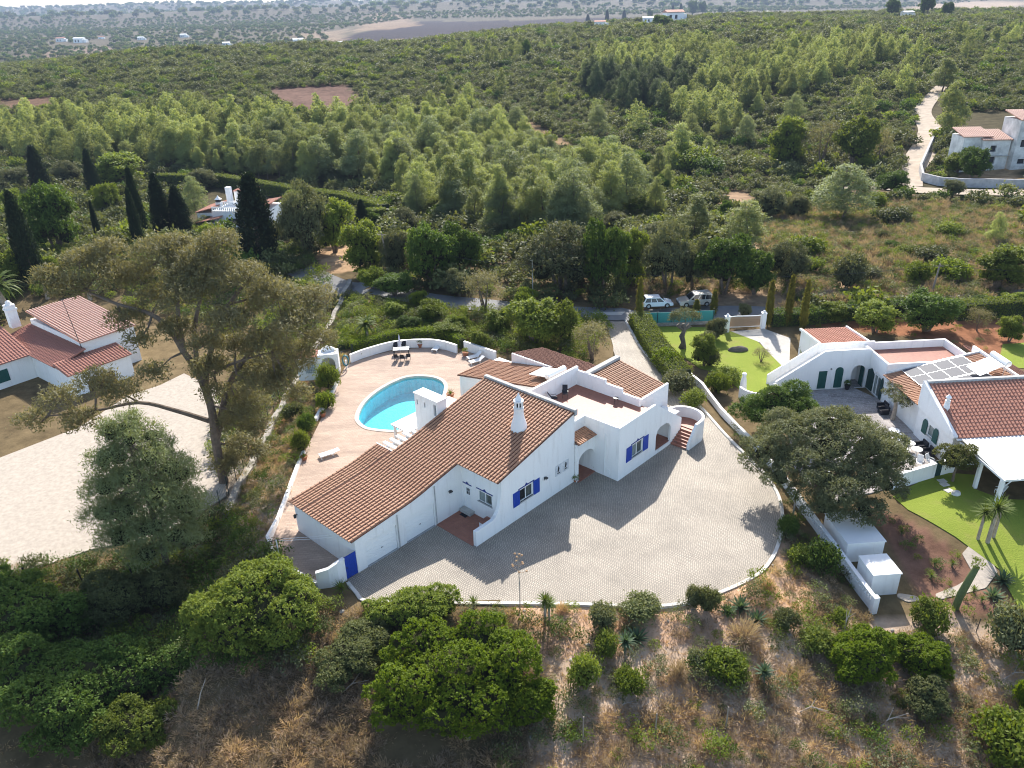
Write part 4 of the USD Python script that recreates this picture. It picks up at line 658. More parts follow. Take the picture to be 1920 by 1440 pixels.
put('chimney_stack', MB().box(-4.1, -2.9, 2.6, 3.8, 4, 6.2).lathe([(.9, 6.9), (.3, 7.4), (.01, 7.9)], (-3.5, 3.2, 0), 10), white2, so); put('chimney_vent', MB().box(-4.0, -3.0, 2.7, 3.7, 6.2, 6.9), darkroom, so)
put('glass_door', MB().box(.5, 4.6, -2.05, -1.98, 1.0, 3.4), carglass, so)
# ------------------------------------------------------------------ abandoned white house on the right
UO = ground(1868., 318.); uo = thing('derelict_house', 'derelict stained white house with blank black windows above the track', 'house', UO, -4.)
Q = bx(-8.3, -4.2, .8, 7, -2, 7.2) + bx(-4.3, 1.8, 0, 7, -2, 6.6) + bx(2.2, 8.2, -1.5, 6, -2, 11.0) + bx(8.2, 14.5, 0, 7, -2, 7.5)
for u0, u1, v, z0, z1 in ((-2.6, -.9, 0, 1.3, 2.9), (-2.4, -1.1, 0, 4.0, 5.4), (3.2, 6.8, -1.5, 5.2, 6.8), (3.4, 5.0, -1.5, 1.5, 2.6)): Q -= bx(u0, u1, v - .2, v + .6, z0, z1)
put('wall', mm(Q), oldwhite, uo)
for u0, u1, v, z0, z1 in ((-2.6, -.9, 0, 1.3, 2.9), (-2.4, -1.1, 0, 4.0, 5.4), (3.2, 6.8, -1.5, 5.2, 6.8), (3.4, 5.0, -1.5, 1.5, 2.6)): put('window_opening', MB().box(u0, u1, v + .5, v + .58, z0, z1), darkroom, uo)
put('ledge', MB().box(-4.4, 1.9, -.35, 0, 3.1, 3.3), grey_cap, uo)
for nme, u0, u1, v0, v1, z in (('left_roof', -8.6, -2.0, .6, 7.2, 7.2), ('middle_roof', -4.6, 2.1, -.4, 7.2, 6.62), ('tower_roof', 2.0, 8.4, -1.8, 6.2, 11.05)):
    rr = put(nme, mm(evz([(v0, z), (v1, z + 1.2), (v1, z + 1.3), (v0, z + .1)], u0, u1)), under_pink, uo); put('roof_tiles', tiles(fr1, cols(u0, u1, .5), lambda b, v0=v0, v1=v1: (v0, v1), lambda a, b, v0=v0, v1=v1, z=z: z + .1 + (a - v0) * 1.2 / (v1 - v0), seed=41, row=.8, r=.17), tile_pale, rr, 40, kind='stuff')
wall('stone_wall', ground(np.array([1755., 1738, 1724, 1728, 1760, 1800, 1850, 1900, 1960]), np.array([252., 290, 322, 340, 348, 351, 352, 353, 354])), 1.9, .5, plain('streaked_render', (.45, .44, .43), .95, nz=(.4, .8)), 'streaked grey boundary wall curving below the derelict house')
# ------------------------------------------------------------------ walls on the left bank
wl = np.linspace(57, 116, 40); wall('rubble_wall', np.c_[np.interp(wl, [57, 80, 116], [-25.5, -25.6, -24.6]) + .15 * np.sin(wl), wl], .55, .6, stone, 'long low rubble wall along the foot of the dry bank', z=np.interp(wl, [57, 104, 116], [-2.2, -2.0, -.6]))
mf = thing('mesh_fence', 'dark green wire mesh fence on posts beside the rubble wall', 'fence')
for i in range(24):
    y = 56 + i * 2.3; x = -26.3; put('post', MB().tube([(x, y, -2.4), (x, y, -.2)], .035), darkgreen, mf)
q = MB()
for z in np.linspace(-2.0, -.3, 6): q.tube([(-26.3, 56, z), (-26.3, 109, z)], .010, 3, False)
for y in np.arange(56, 109, .35): q.tube([(-26.3, y, -2.1), (-26.3, y, -.25)], .007, 3, False)
put('wire_mesh', q, darkgreen, mf, kind='stuff')
lf = thing('wire_fence', 'dark leaning fence posts with wires below the gravel drive', 'fence')
for p, t in (((64, 1108), 1035), ((165, 1112), 1045), ((258, 1100), 1075)):
    g = ground(*map(float, p)); put('post', MB().tube([g, g + [-.25, 0, 2.3]], .06), black, lf)
# ------------------------------------------------------------------ far houses
fh = [((640, 84), 9, 'long low white house on the wooded crest, left of the plough land'), ((425, 86), 10, 'bright white pair of cubes on the crest above the scrub'), ((560, 82), 14, 'row of white cubes on the crest beside the brown cutting'), ((1125, 50), 8, 'white house with a red roof between two cypresses on the right crest'), ((1215, 42), 8, 'pale house half hidden by trees on the right crest'), ((1262, 38), 14, 'long white house under the tall cypresses on the right crest'), ((1438, 24), 7, 'small white house at the far edge of the right crest'), ((1590, 27), 9, 'low white shed near the dark crest trees'), ((1700, 32), 8, 'pale shed beside the tall crest trees'), ((115, 78), 13, 'pale hipped house on the hazy left hillside'), ((150, 80), 16, 'wide cream house on the hazy left hillside'), ((345, 70), 11, 'white farmhouse on the hazy plain, left centre'), ((265, 75), 10, 'faint white house beside dark cypresses on the hazy plain'), ((190, 73), 8, 'small red roofed house on the hazy left hillside')]
fcells = []
for k, (p, w_, lab) in enumerate(fh):
    g = ground(float(p[0]), float(p[1])); s = w_ / 8.; sc0 = 1.
    o = thing('far_house', lab, 'house', g, rng.uniform(-15, 15), sc=s * 1.35)
    fcells.append(g[:2])
    a = bx(-4, 4, -2.5, 2.5, -2, 3.2) + bx(1, 6, -1, 3, -2, 2.4)
    for x in (-2.8, -.2): a -= bx(x, x + 1.2, -2.6, -2.2, .6, 2.2)
    put('wall', mm(a), white, o)
    for x in (-2.8, -.2): put('window', MB().box(x, x + 1.2, -2.25, -2.2, .6, 2.2), darkroom, o)
    put('roof', mm(evz([(-2.8, 3.2), (2.8, 3.2), (2.8, 3.4), (0, 4.3), (-2.8, 3.4)], -4.2, 4.2)), tile_pink if k in (3, 5, 9, 13) else white2, o)
# ------------------------------------------------------------------ foliage
def leafquads(P, D, N, L, Wd):
    """one folded leaf (two triangles) per point: along D, facing N"""
    D = D / (np.linalg.norm(D, axis=1)[:, None] + 1e-9); S = np.cross(D, N); S /= np.linalg.norm(S, axis=1)[:, None] + 1e-9
    L = np.broadcast_to(L, (len(P),))[:, None]; Wd = np.broadcast_to(Wd, (len(P),))[:, None]
    V = np.stack([P - D * L / 2, P + S * Wd / 2, P + D * L / 2, P - S * Wd / 2], 1).reshape(-1, 3); i = np.arange(len(P))[:, None] * 4
    return V, np.concatenate([i + [[0, 1, 2]], i + [[0, 2, 3]]])
def unit(g, n): v = g.normal(size=(n, 3)); return v / np.linalg.norm(v, axis=1)[:, None]
def crown(blobs, nclump, per, rc, L, Wd, seed, flat=.75, inner=.45, up=.25, zmin=None, drop=.82):
    """leaf clumps over the surfaces of overlapping ellipsoids (cx, cy, cz, rx, ry, rz)"""
    g = np.random.default_rng(seed); B = np.asarray(blobs, float); a = (B[:, 3] * B[:, 4] + B[:, 3] * B[:, 5] + B[:, 4] * B[:, 5]); k = g.choice(len(B), nclump * 2, p=a / a.sum())
    d = unit(g, len(k)); d[:, 2] = np.where((d[:, 2] < -.35), -d[:, 2], d[:, 2]); r = 1 - inner * g.random(len(k)) ** 2.2 + g.normal(0, .05, len(k))
    C0 = B[k, :3] + d * B[k, 3:] * r[:, None]
    q = np.min(np.linalg.norm((C0[:, None] - B[None, :, :3]) / B[None, :, 3:], axis=2), 1); keep = q > drop - inner * .6
    if zmin is not None: keep &= C0[:, 2] > zmin
    C0, d = C0[keep][:nclump], d[keep][:nclump]
    n = len(C0); rcs = rc * g.uniform(.6, 1.3, n); idx = np.repeat(np.arange(n), per); off = g.normal(size=(n * per, 3)) * .5; off[:, 2] *= flat
    P = C0[idx] + off * rcs[idx][:, None]; N = d[idx] * .6 + unit(g, len(P)) * .8 + [0, 0, up + .35]
    D = unit(g, len(P)) + d[idx] * .4 + [0, 0, .2]
    s = g.uniform(.7, 1.3, len(P)); return leafquads(P, D, N, L * s, Wd * s)
def lumpy(blobs, k, f, seed, lo=-.3):
    g = np.random.default_rng(seed + 5000); out = []
    for b in blobs:
        b = np.asarray(b, float); d = unit(g, k * 3); d = d[d[:, 2] > lo][:k]
        for v in d: r = f * g.uniform(.7, 1.35); out.append(np.r_[b[:3] + v * b[3:] * g.uniform(.72, .95), b[3:] * r * [1, 1, .9]])
        out.append(np.r_[b[:3], b[3:] * .78])
    return np.array(out)
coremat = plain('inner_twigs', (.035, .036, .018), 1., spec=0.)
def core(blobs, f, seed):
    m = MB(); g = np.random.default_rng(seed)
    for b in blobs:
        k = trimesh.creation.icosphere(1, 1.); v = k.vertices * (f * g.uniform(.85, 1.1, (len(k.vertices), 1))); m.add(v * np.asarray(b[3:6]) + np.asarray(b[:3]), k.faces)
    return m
LIB = Sdf.Path('/World/Library'); stage.CreateClassPrim(LIB)
def proto(name, parts):
    p = str(LIB) + '/' + name; UsdGeom.Xform.Define(stage, p)
    for n_, mesh_, m_ in parts: usdkit.mesh(stage, p + '/' + n_, mesh_.get() if isinstance(mesh_, MB) else mesh_, m_, False)
    return p
def plant(name, label, cat, pr, P, sc, rz=None, group=None, tilt=None):
    o = thing(name, label, cat, P, rng.uniform(0, 360) if rz is None else rz, group, sc)
    o.GetPrim().GetReferences().AddInternalReference(pr); o.GetPrim().SetInstanceable(True); return o
def scatter(name, protos, P, S, label=None, cat=None, kind='stuff', rz=None, which=None):
    """uncountable plants as one point instancer"""
    o = UsdGeom.PointInstancer.Define(stage, nm('/World', name)); path = str(o.GetPath()); tg = []
    for i, (pm, m_) in enumerate(protos):
        q_ = path + '/plant_%03d' % i if i else path + '/plant'; usdkit.mesh(stage, q_, pm.get() if isinstance(pm, MB) else pm, m_, False); tg.append(Sdf.Path(q_))
    o.CreatePrototypesRel().SetTargets(tg); n = len(P)
    o.CreateProtoIndicesAttr(Vt.IntArray.FromNumpy((rng.integers(0, len(protos), n) if which is None else np.asarray(which)).astype(np.int32)))
    o.CreatePositionsAttr(Vt.Vec3fArray.FromNumpy(np.asarray(P, np.float32))); S = np.asarray(S, float); S = np.repeat(S[:, None], 3, 1) if S.ndim == 1 else S
    o.CreateScalesAttr(Vt.Vec3fArray.FromNumpy(S.astype(np.float32))); t = (rng.uniform(0, 2 * np.pi, n) if rz is None else rz) / 2
    o.CreateOrientationsAttr(Vt.QuathArray([Gf.Quath(float(c), 0, 0, float(s_)) for c, s_ in zip(np.cos(t), np.sin(t))]))
    tag(o, label, cat, kind=kind); return o
def limbs(m, base, top, r, n, spread, seed, z0=.35, k=5):
    g = np.random.default_rng(seed); base, top = np.asarray(base, float), np.asarray(top, float); Lh = top - base
    w = g.normal(0, .02 * np.linalg.norm(Lh), (k, 3)); w[0] = 0; P = base + np.linspace(0, 1, k)[:, None] * Lh + w; m.tube(P, np.linspace(r, r * .25, k), 6)
    for i in range(n):
        t = z0 + (1 - z0) * (i + .5) / n; p = base + Lh * t; a = g.uniform(0, 6.28); e = p + np.array([math.cos(a) * spread, math.sin(a) * spread, g.uniform(.1, .6) * spread]) * g.uniform(.6, 1.)
        mid = (p + e) / 2 + g.normal(0, .06 * spread, 3); m.tube([p, mid, e], [r * .45 * (1.1 - t), r * .3 * (1.1 - t), r * .1], 5)
    return m
def pine(seed, H=10., R=2.6, n=620, per=9, dome=.6, L=.42, W_=.085):
    g = np.random.default_rng(seed); B = []
    for i in range(26):
        t = .18 + .80 * (i + g.random()) / 26; rr = R * (1 - t ** 2.4 * .82) * (.6 + .4 * min(1, t / .3)); a = g.uniform(0, 6.28); d = rr * g.uniform(.25, .8)
        B.append((d * math.cos(a), d * math.sin(a), H * t, rr * .5, rr * .5, rr * .42 * dome + .35))
    B += [(0, 0, H * .93, R * .28, R * .28, H * .07), (0, 0, H * .55, R * .5, R * .5, H * .3)]
    return [('crown', crown(B, n, per, .42, L, W_, seed, .8, .4, .6), None), ('trunk', limbs(MB(), (0, 0, -.6), (g.uniform(-.3, .3), g.uniform(-.3, .3), H * .92), .17, 9, R * .7, seed, .25), bark)]
def roundtree(seed, H, R, n, per, L, W_, nb=11, zlow=.03, fl=.8, rc=.45):
    g = np.random.default_rng(seed); B = [(0, 0, H * .48, R * .78, R * .78, H * .45)]
    for i in range(nb):
        a = i * 2.4 + g.uniform(-.4, .4); e = g.uniform(-.95, .9); d = R * .6 * math.cos(e); B.append((d * math.cos(a), d * math.sin(a), H * (.48 + .30 * math.sin(e)), R * g.uniform(.32, .5), R * g.uniform(.32, .5), H * g.uniform(.16, .24)))
    m = MB()
    for j in range(3):
        a = g.uniform(0, 6.28); limbs(m, (.08 * math.cos(a), .08 * math.sin(a), -.4), (R * .45 * math.cos(a), R * .45 * math.sin(a), H * .7), .16 * R / 2.5, 4, R * .35, seed + j, .4)
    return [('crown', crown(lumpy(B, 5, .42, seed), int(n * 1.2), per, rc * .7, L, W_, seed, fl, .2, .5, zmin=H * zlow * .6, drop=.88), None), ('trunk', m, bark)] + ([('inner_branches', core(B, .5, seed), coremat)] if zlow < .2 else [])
def shrub(seed, n, per, L, W_, rc=.3, nb=6, H=1.5, R=1.2):
    g = np.random.default_rng(seed); B = [(0, 0, H * .45, R * .75, R * .75, H * .5)]
    for i in range(nb): a = i * 2.4 + g.random(); B.append((R * .5 * math.cos(a), R * .5 * math.sin(a), H * g.uniform(.35, .62), R * g.uniform(.35, .55), R * g.uniform(.35, .55), H * g.uniform(.25, .4)))
    return crown(B, n, per, rc, L, W_, seed, .85, .35, .55, zmin=.02)
def cypress(seed, H=9., R=.9, n=900, per=9):
    g = np.random.default_rng(seed); t = g.random(n) ** .8; a = g.uniform(0, 6.28, n); rr = R * np.clip(np.sin(np.pi * np.clip(t * .82 + .18, 0, 1)) ** .75, .04, 1) * (1 - .25 * t) * g.uniform(.72, 1.08, n)
    C0 = np.stack([rr * np.cos(a), rr * np.sin(a), H * (.02 + .97 * t)], 1); idx = np.repeat(np.arange(n), per); P = C0[idx] + g.normal(0, 1, (n * per, 3)) * [.1, .1, .2]
    o = np.c_[np.cos(a), np.sin(a), np.zeros(n)][idx]; return [('crown', leafquads(P, np.array([0, 0, 1.]) + unit(g, len(P)) * .45 + o * .25, o + unit(g, len(P)) * .6, g.uniform(.22, .42, len(P)), .11), None), ('trunk', MB().tube([(0, 0, -.4), (0, 0, H * .6)], [.16 * R, .08 * R], 6), bark)]
def rosette(n, L, W_, seed, droop=.3, z0=0., el=(.15, 1.35), segs=3):
    g = np.random.default_rng(seed); m = MB()
    for i in range(n):
        a = i * 2.39996 + g.uniform(-.15, .15); e = el[0] + (el[1] - el[0]) * (i + .5) / n; l = L * g.uniform(.8, 1.1); d = np.array([math.cos(a), math.sin(a), 0]); s = np.array([-math.sin(a), math.cos(a), 0]); V = []
        p = np.array([0, 0, z0]); ee = e
        for k in range(segs + 1):
            w = W_ * (1 - (k / segs) ** 1.5) * (.75 if k == 0 else 1); V += [p - s * w / 2, p + s * w / 2 + [0, 0, .0]]
            p = p + (d * math.cos(ee) + np.array([0, 0, 1]) * math.sin(ee)) * l / segs; ee -= droop
        m.add(V, [f for k in range(segs) for f in ((2 * k, 2 * k + 1, 2 * k + 3), (2 * k, 2 * k + 3, 2 * k + 2))])
    return m
def tuft(seed, n=26, H=.7, sp=.75, W_=.03):
    g = np.random.default_rng(seed); a = g.uniform(0, 6.28, n); b = np.stack([np.cos(a), np.sin(a), np.zeros(n)], 1) * g.uniform(0, .25, n)[:, None]; d = np.stack([np.cos(a) * sp, np.sin(a) * sp, np.ones(n)], 1) + g.normal(0, .25, (n, 3)); l = H * g.uniform(.5, 1.15, n)
    d /= np.linalg.norm(d, axis=1)[:, None]; return leafquads(b + d * l[:, None] / 2, d, unit(g, n), l, W_)
def twigs(seed, n=90, H=1.3, R=1., W_=.035):
    g = np.random.default_rng(seed); P, D, L_ = [], [], []
    d = unit(g, n); d[:, 2] = np.abs(d[:, 2]) * 1.0 + .15; d /= np.linalg.norm(d, axis=1)[:, None]; r0 = g.uniform(.15, .75, n)
    c = d * r0[:, None] * [R, R, H]; k = 6; idx = np.repeat(np.arange(n), k); dd = d[idx] + unit(g, n * k) * .7; l = g.uniform(.15, .5, n * k) * (R + H) / 2
    return leafquads(c[idx] + unit(g, n * k) * .12 * R + dd * l[:, None] * .4, dd, unit(g, n * k), l, W_)
def setm(parts, m): return [(a, b, c or m) for a, b, c in parts]
PR = {}
for i in range(4): PR['pine%d' % i] = proto('pine_%d' % i, setm(pine(50 + i, 10, (2.9, 3.3, 3.8, 3.1)[i], 1050, 9, L=.34, W_=.11), L_pine))
for i in range(2): PR['gpine%d' % i] = proto('grey_pine_%d' % i, setm(pine(60 + i, 10, 3.9, 1200, 9, L=.34, W_=.11), L_pine2))
for i in range(3):
    PR['olive%d' % i] = proto('olive_%d' % i, setm(roundtree(70 + i, 5.5, 3.0, 950, 11, .26, .09), L_olive)); PR['carob%d' % i] = proto('carob_%d' % i, setm(roundtree(80 + i, 5.5, 3.0, 950, 11, .26, .14), L_carob)); PR['mid%d' % i] = proto('garden_tree_%d' % i, setm(roundtree(90 + i, 4.5, 2.2, 700, 11, .24, .13), L_mid))
PR['lime0'] = proto('lime_tree', setm(roundtree(95, 4, 2.2, 600, 11, .22, .12), L_lime)); PR['sparse0'] = proto('sparse_tree', setm(roundtree(97, 5, 2.2, 420, 6, .2, .07, rc=.7, zlow=.5), L_euc))
for i in range(3): PR['cyp%d' % i] = proto('cypress_%d' % i, setm(cypress(100 + i), L_cyp))
PR['thincyp'] = proto('slim_cypress', setm(cypress(104, 7., .42, 420, 8), leafmat('slim_cypress_leaf', (0.171, 0.162, 0.029), (0.254, 0.229, 0.044), (0.374, 0.310, 0.067), .2)))
for nme, m_ in (('scrub', L_scrub), ('lime', L_lime), ('mid', L_mid), ('carob', L_carob), ('olive', L_olive), ('bright', L_bright)):
    for i in range(2): PR['s_%s%d' % (nme, i)] = proto('%s_shrub_%d' % (nme, i), [('foliage', shrub(120 + i * 7 + len(nme), 340, 9, .17, .09), m_), ('inner_branches', core([(0, 0, .6, .75, .75, .6)], .8, i), coremat)])
for i in range(2): PR['s_twig%d' % i] = proto('twig_shrub_%d' % i, [('twigs', twigs(140 + i, 170), L_twig)]); PR['s_dry%d' % i] = proto('dry_shrub_%d' % i, [('stalks', twigs(144 + i, 170, 1.3, 1., .03), L_dry)])
YU = MB().tube([(0, 0, -.2), (0, 0, 1.7)], [.09, .07], 7)
PR['dpine0'] = proto('dark_pine', setm(pine(66, 10, 3.4, 1000, 9, L=.34, W_=.11), leafmat('dark_pine_needles', (.09, .125, .05), (.155, .20, .075), (.26, .31, .12), .25)))
PR['yucca'] = proto('yucca', [('leaves', rosette(70, .75, .07, 5, .22, 1.7, (-.5, 1.45)), L_yucca), ('stem', YU, palebark)]); PR['agave'] = proto('agave', [('leaves', rosette(38, .85, .19, 6, .05, .0, (.1, 1.3)), L_agave)])
PR['stalkagave'] = proto('stalk_agave', [('leaves', rosette(48, .85, .18, 7, .06, 1.0, (-.3, 1.3)), L_agave), ('stem', MB().tube([(0, 0, -.2), (0, 0, 1.)], .1, 7), drywood)]); PR['smallyucca'] = proto('small_yucca', [('leaves', rosette(40, .6, .06, 8, .15, .25, (-.1, 1.4)), L_yucca), ('stem', MB().tube([(0, 0, -.2), (0, 0, .3)], .08, 6), bark)])
PALM = rosette(46, 2.3, .42, 9, .32, 2.6, (-.2, 1.35), 5); PR['palm'] = proto('palm', [('fronds', PALM, L_yucca), ('trunk', MB().tube([(0, 0, -.3), (0, 0, 2.6)], [.3, .2], 8), palebark)])
# ---- forest and hillside scrub
def jitter_grid(y0, y1, sp, seed, half=.74):
    g = np.random.default_rng(seed); ys = np.arange(y0, y1, sp); pts = []
    for y in ys: xs = np.arange(-half * y - 20, half * y + 20, sp); pts.append(np.stack([xs, np.full(len(xs), y)], 1))
    P = np.concatenate(pts); P += g.uniform(-.48, .48, P.shape) * sp; return np.c_[P, gz(P[:, 0], P[:, 1])]
PZ = [[(-40, 300), (-40, 250), (150, 232), (350, 225), (560, 240), (700, 250), (860, 245), (970, 290), (1130, 330), (1200, 370), (1160, 420), (1100, 452), (960, 448), (870, 425), (780, 405), (730, 360), (640, 352), (560, 345), (420, 330), (300, 318), (160, 318)],
      [(1180, 210), (1080, 170), (1120, 120), (1220, 100), (1340, 95), (1370, 130), (1290, 190), (1240, 220)], [(1230, 215), (1330, 150), (1480, 110), (1640, 90), (1700, 110), (1560, 160), (1420, 210), (1300, 235)]]
PSP = [[(980, 240), (1200, 220), (1450, 200), (1700, 130), (1720, 200), (1480, 290), (1300, 330), (1180, 330)], [(840, 95), (1150, 90), (1100, 130), (900, 130)], [(1640, 100), (1920, 60), (1920, 110), (1700, 160)], [(1000, 300), (1250, 340), (1450, 400), (1300, 460), (1050, 440)], [(650, 230), (900, 170), (1180, 190), (980, 270)]]
GAPS = [[(605, 470), (690, 455), (700, 505), (640, 520), (560, 510)], [(560, 490), (620, 505), (700, 530), (800, 552), (905, 563), (1000, 573), (1140, 580), (1210, 565), (1440, 545), (1500, 570), (1440, 600), (1140, 600), (905, 585), (700, 555), (560, 520)]]
BARE = [[(495, 168), (655, 160), (688, 195), (640, 222), (560, 213)], [(0, 190), (105, 182), (118, 203), (0, 210)], [(1320, 372), (1400, 362), (1445, 390), (1400, 408)], [(970, 232), (995, 228), (1165, 326), (1125, 326)]]
CLEAR = [[(1420, 392), (1640, 380), (1930, 392), (1930, 560), (1500, 580), (1440, 610), (1180, 605), (1180, 535), (1430, 500)], [(1665, 360), (1690, 310), (1715, 250), (1715, 205), (1740, 160), (1785, 160), (1775, 200), (1765, 250), (1740, 320), (1740, 338), (1930, 338), (1930, 375), (1560, 375), (1560, 350)], [(1800, 315), (1800, 210), (1940, 210), (1940, 340), (1800, 335)], [(0, 560), (560, 530), (700, 545), (800, 565), (905, 580), (1000, 590), (1140, 600), (1440, 600), (1440, 620), (0, 1000)], [(360, 330), (530, 330), (530, 440), (360, 440)]]
def cls(P):
    x, y = proj(P); f = lambda L: np.any([inpoly(q, x, y) for q in L], 0); return x, y, f
P1 = jitter_grid(128, 760, 5.4, 1); x, y, f = cls(P1); vis = (x > -60) & (x < 1980)
dense = f(PZ) & vis & (rng.random(len(P1)) < np.clip(.74 + 1.5 * fbm(P1[:, 0], P1[:, 1], 24., 2.9), .12, 1)); sparse_ = f(PSP) & (rng.random(len(P1)) < .08) & vis & ~f(CLEAR); pk = (dense & (rng.random(len(P1)) < .86)) | sparse_
pk &= ~f(BARE) & ~f([CLEAR[0], CLEAR[1], CLEAR[2]])
PP = P1[pk]; xx, yy = x[pk], y[pk]; od = np.argsort(np.linalg.norm(PP - EYE, axis=1)); PP, xx, yy = PP[od], xx[od], yy[od]
hh = (.55 + .75 * rng.random(len(PP)) ** 1.3 + .25 * fbm(PP[:, 0], PP[:, 1], 30., 5.5)) * np.where(PP[:, 1] > 300, .9, 1.0); dk = inpoly(PZ[1], xx, yy)
def where_word(x_, y_):
    if y_ > 385: return 'at the near edge of the pinewood above the olive trees'
    if x_ < 350: return 'in the wood behind the tall cypresses on the left'
    if x_ < 620: return 'behind the clipped hedge of the hillside house'
    if x_ < 900: return 'in the middle of the dense pinewood'
    if x_ < 1240: return 'at the right end of the dense pinewood'
    return 'scattered in the scrub near the dirt track'
NIND = 300
for i in range(min(NIND, len(PP))):
    wr = rng.uniform(.85, 1.25)
    k = int(rng.integers(0, 4)); wd = where_word(xx[i], yy[i]); gk = rng.random() < .25
    szw = 'tall ' if hh[i] > .95 else 'low ' if hh[i] < .74 else ''; wd = szw and (szw.strip() + ', ' + wd) or wd
    plant('pine_tree', szw + ('grey green ' if gk else 'pale green ') + 'pine ' + wd.split(', ')[-1], 'pine', PR[('gpine%d' % (k % 2)) if gk else 'pine%d' % k], PP[i] - [0, 0, .1], (hh[i] * wr, hh[i] * wr, hh[i]), group=('grey' if gk else 'pale') + ' pines ' + wd)
dki = np.zeros(len(PP), bool); dki[NIND:] = dk[NIND:]; nd = 0
for i in np.nonzero(dki)[0][:70]: plant('dark_pine', 'dark tall pine in the blackish stand across the hillside', 'pine', PR['dpine0'], PP[i] - [0, 0, .1], hh[i] * 1.15, group='dark pine stand on the hillside'); PP[i, 2] = -999
kf = (np.arange(len(PP)) >= NIND) & (PP[:, 2] > -900); far_p = PP[kf]; hfar = hh[kf]; pc_ = [pine(50 + i, 10, (2.9, 3.3, 3.8)[i], 340, 8, L=.5, W_=.2)[0][1] for i in range(3)]
scatter('pinewood', [(c, L_pine) for c in pc_], far_p, hfar, 'far pines merging into one pale green wood on the hills', 'pinewood')
# hillside scrub
def clear_houses(P):
    k = np.ones(len(P), bool)
    for c in fcells:
        dd = np.linalg.norm(c); e = c / dd; q_ = P[:, :2] - c; al = q_ @ e; ac = np.abs(q_ @ np.array([-e[1], e[0]])); k &= ~((ac < 16) & (al < 14) & (al > -.10 * dd))
    return P[k]
def scr(seed, L): return shrub(seed, 60, 7, L, L * .6, .42, 5)
Ps = jitter_grid(98, 430, 2.9, 2); x, y, f = cls(Ps); k = (x > -60) & (x < 1980) & ~f(BARE) & ~f(CLEAR) & ~f(GAPS); dn = fbm(Ps[:, 0], Ps[:, 1], 26., 4.4); k &= rng.random(len(Ps)) < np.clip(.86 + dn * 1.1, .25, 1); k &= ~(f(PZ) & (rng.random(len(Ps)) < .3)); A1 = Ps[k]
Ps = jitter_grid(430, 1060, 4.4, 3); x, y, f = cls(Ps); k = (x > -40) & (x < 1960) & ~f(BARE); dn = fbm(Ps[:, 0], Ps[:, 1], 40., 4.4); k &= rng.random(len(Ps)) < np.clip(.9 + dn * .8, .3, 1); A2 = clear_houses(Ps[k])
sp = [(scr(150, .30), L_scrub), (scr(151, .30), L_scrub), (scr(152, .34), L_mid), (scr(153, .3), L_olive), (scr(154, .3), L_carob)]
def mix(n, w): return rng.choice(len(w), n, p=np.array(w) / sum(w))
scatter('hillside_scrub', sp, np.concatenate([A1, A2]) - [0, 0, .15], np.concatenate([rng.uniform(.7, 1.5, len(A1)) * np.where(rng.random(len(A1)) < .22, 1.7, 1.), rng.uniform(1.1, 2.2, len(A2)) * np.where(rng.random(len(A2)) < .2, 1.7, 1.)]), 'olive green scrub covering the hillsides', 'scrub', which=mix(len(A1) + len(A2), [5, 5, 1.3, 1.6, 1.5]))
Pf = jitter_grid(1060, 3200, 14., 4); x, y, f = cls(Pf); dn = fbm(Pf[:, 0], Pf[:, 1], 420., 8.8); PLOUGH = [[(600, 60), (760, 36), (1000, 32), (1400, 22), (1700, 14), (1930, -5), (1930, 30), (1600, 40), (1150, 60), (900, 70), (640, 100)]]
k = (x > -20) & (x < 1940) & (rng.random(len(Pf)) < np.where(dn > .16, .35, .92)) & ~f(PLOUGH); A3 = Pf[k]
Pf = jitter_grid(3200, 9500, 48., 5); x, y, f = cls(Pf); dn = fbm(Pf[:, 0], Pf[:, 1], 900., 2.8); k = (x > -20) & (x < 1940) & (rng.random(len(Pf)) < np.where(dn > .16, .4, .95)); A4 = Pf[k]
A3, A4 = clear_houses(A3), clear_houses(A4)
scatter('far_trees', [(shrub(160, 40, 6, .55, .4, .5, 4), L_carob), (shrub(161, 40, 6, .55, .4, .5, 4), L_scrub)], np.concatenate([A3, A4]), np.concatenate([rng.uniform(2.0, 4.6, len(A3)), rng.uniform(5, 12, len(A4))]), 'dark specks of far trees on the hazy plain', 'trees')
# ------------------------------------------------------------------ single trees and shrubs, nearest first: picture box (centre x, foot y, width, height) -> size in metres
DIM = {'olive': (5.5, 3.4), 'carob': (5.5, 3.4), 'mid': (4.5, 2.5), 'lime': (4., 2.5), 'sparse': (5., 2.6), 'pine': (10., 3.1), 'gpine': (10., 3.6), 'cyp': (9., .92), 's_': (1.5, 1.35)}
CNT = {'olive': 3, 'carob': 3, 'mid': 3, 'pine': 4, 'gpine': 2, 'cyp': 3}
ti = [0]
def grow(kind, cx, fy, w, h, label, name=None, cat=None, group=None, dz=0., deep=.35):
    g = ground(float(cx), float(fy - w * .1)); q = ppm(g); Wm = w / q; dep = math.asin((CAMH - g[2]) / np.linalg.norm(g - EYE))
    Hm = max(.45 * Wm, (h / q - Wm * deep * math.sin(dep)) / math.cos(dep)); sh = kind.startswith('s_'); H0, R0 = DIM['s_' if sh else kind]; ti[0] += 1
    pr = PR[kind + str(ti[0] % (2 if sh else CNT.get(kind, 1)))]
    return plant(name or ('shrub' if sh else 'tree'), label, cat or ('shrub' if sh else 'tree'), pr, g + [0, 0, dz], (Wm / 2 / R0, Wm / 2 / R0, Hm / H0), group=group)
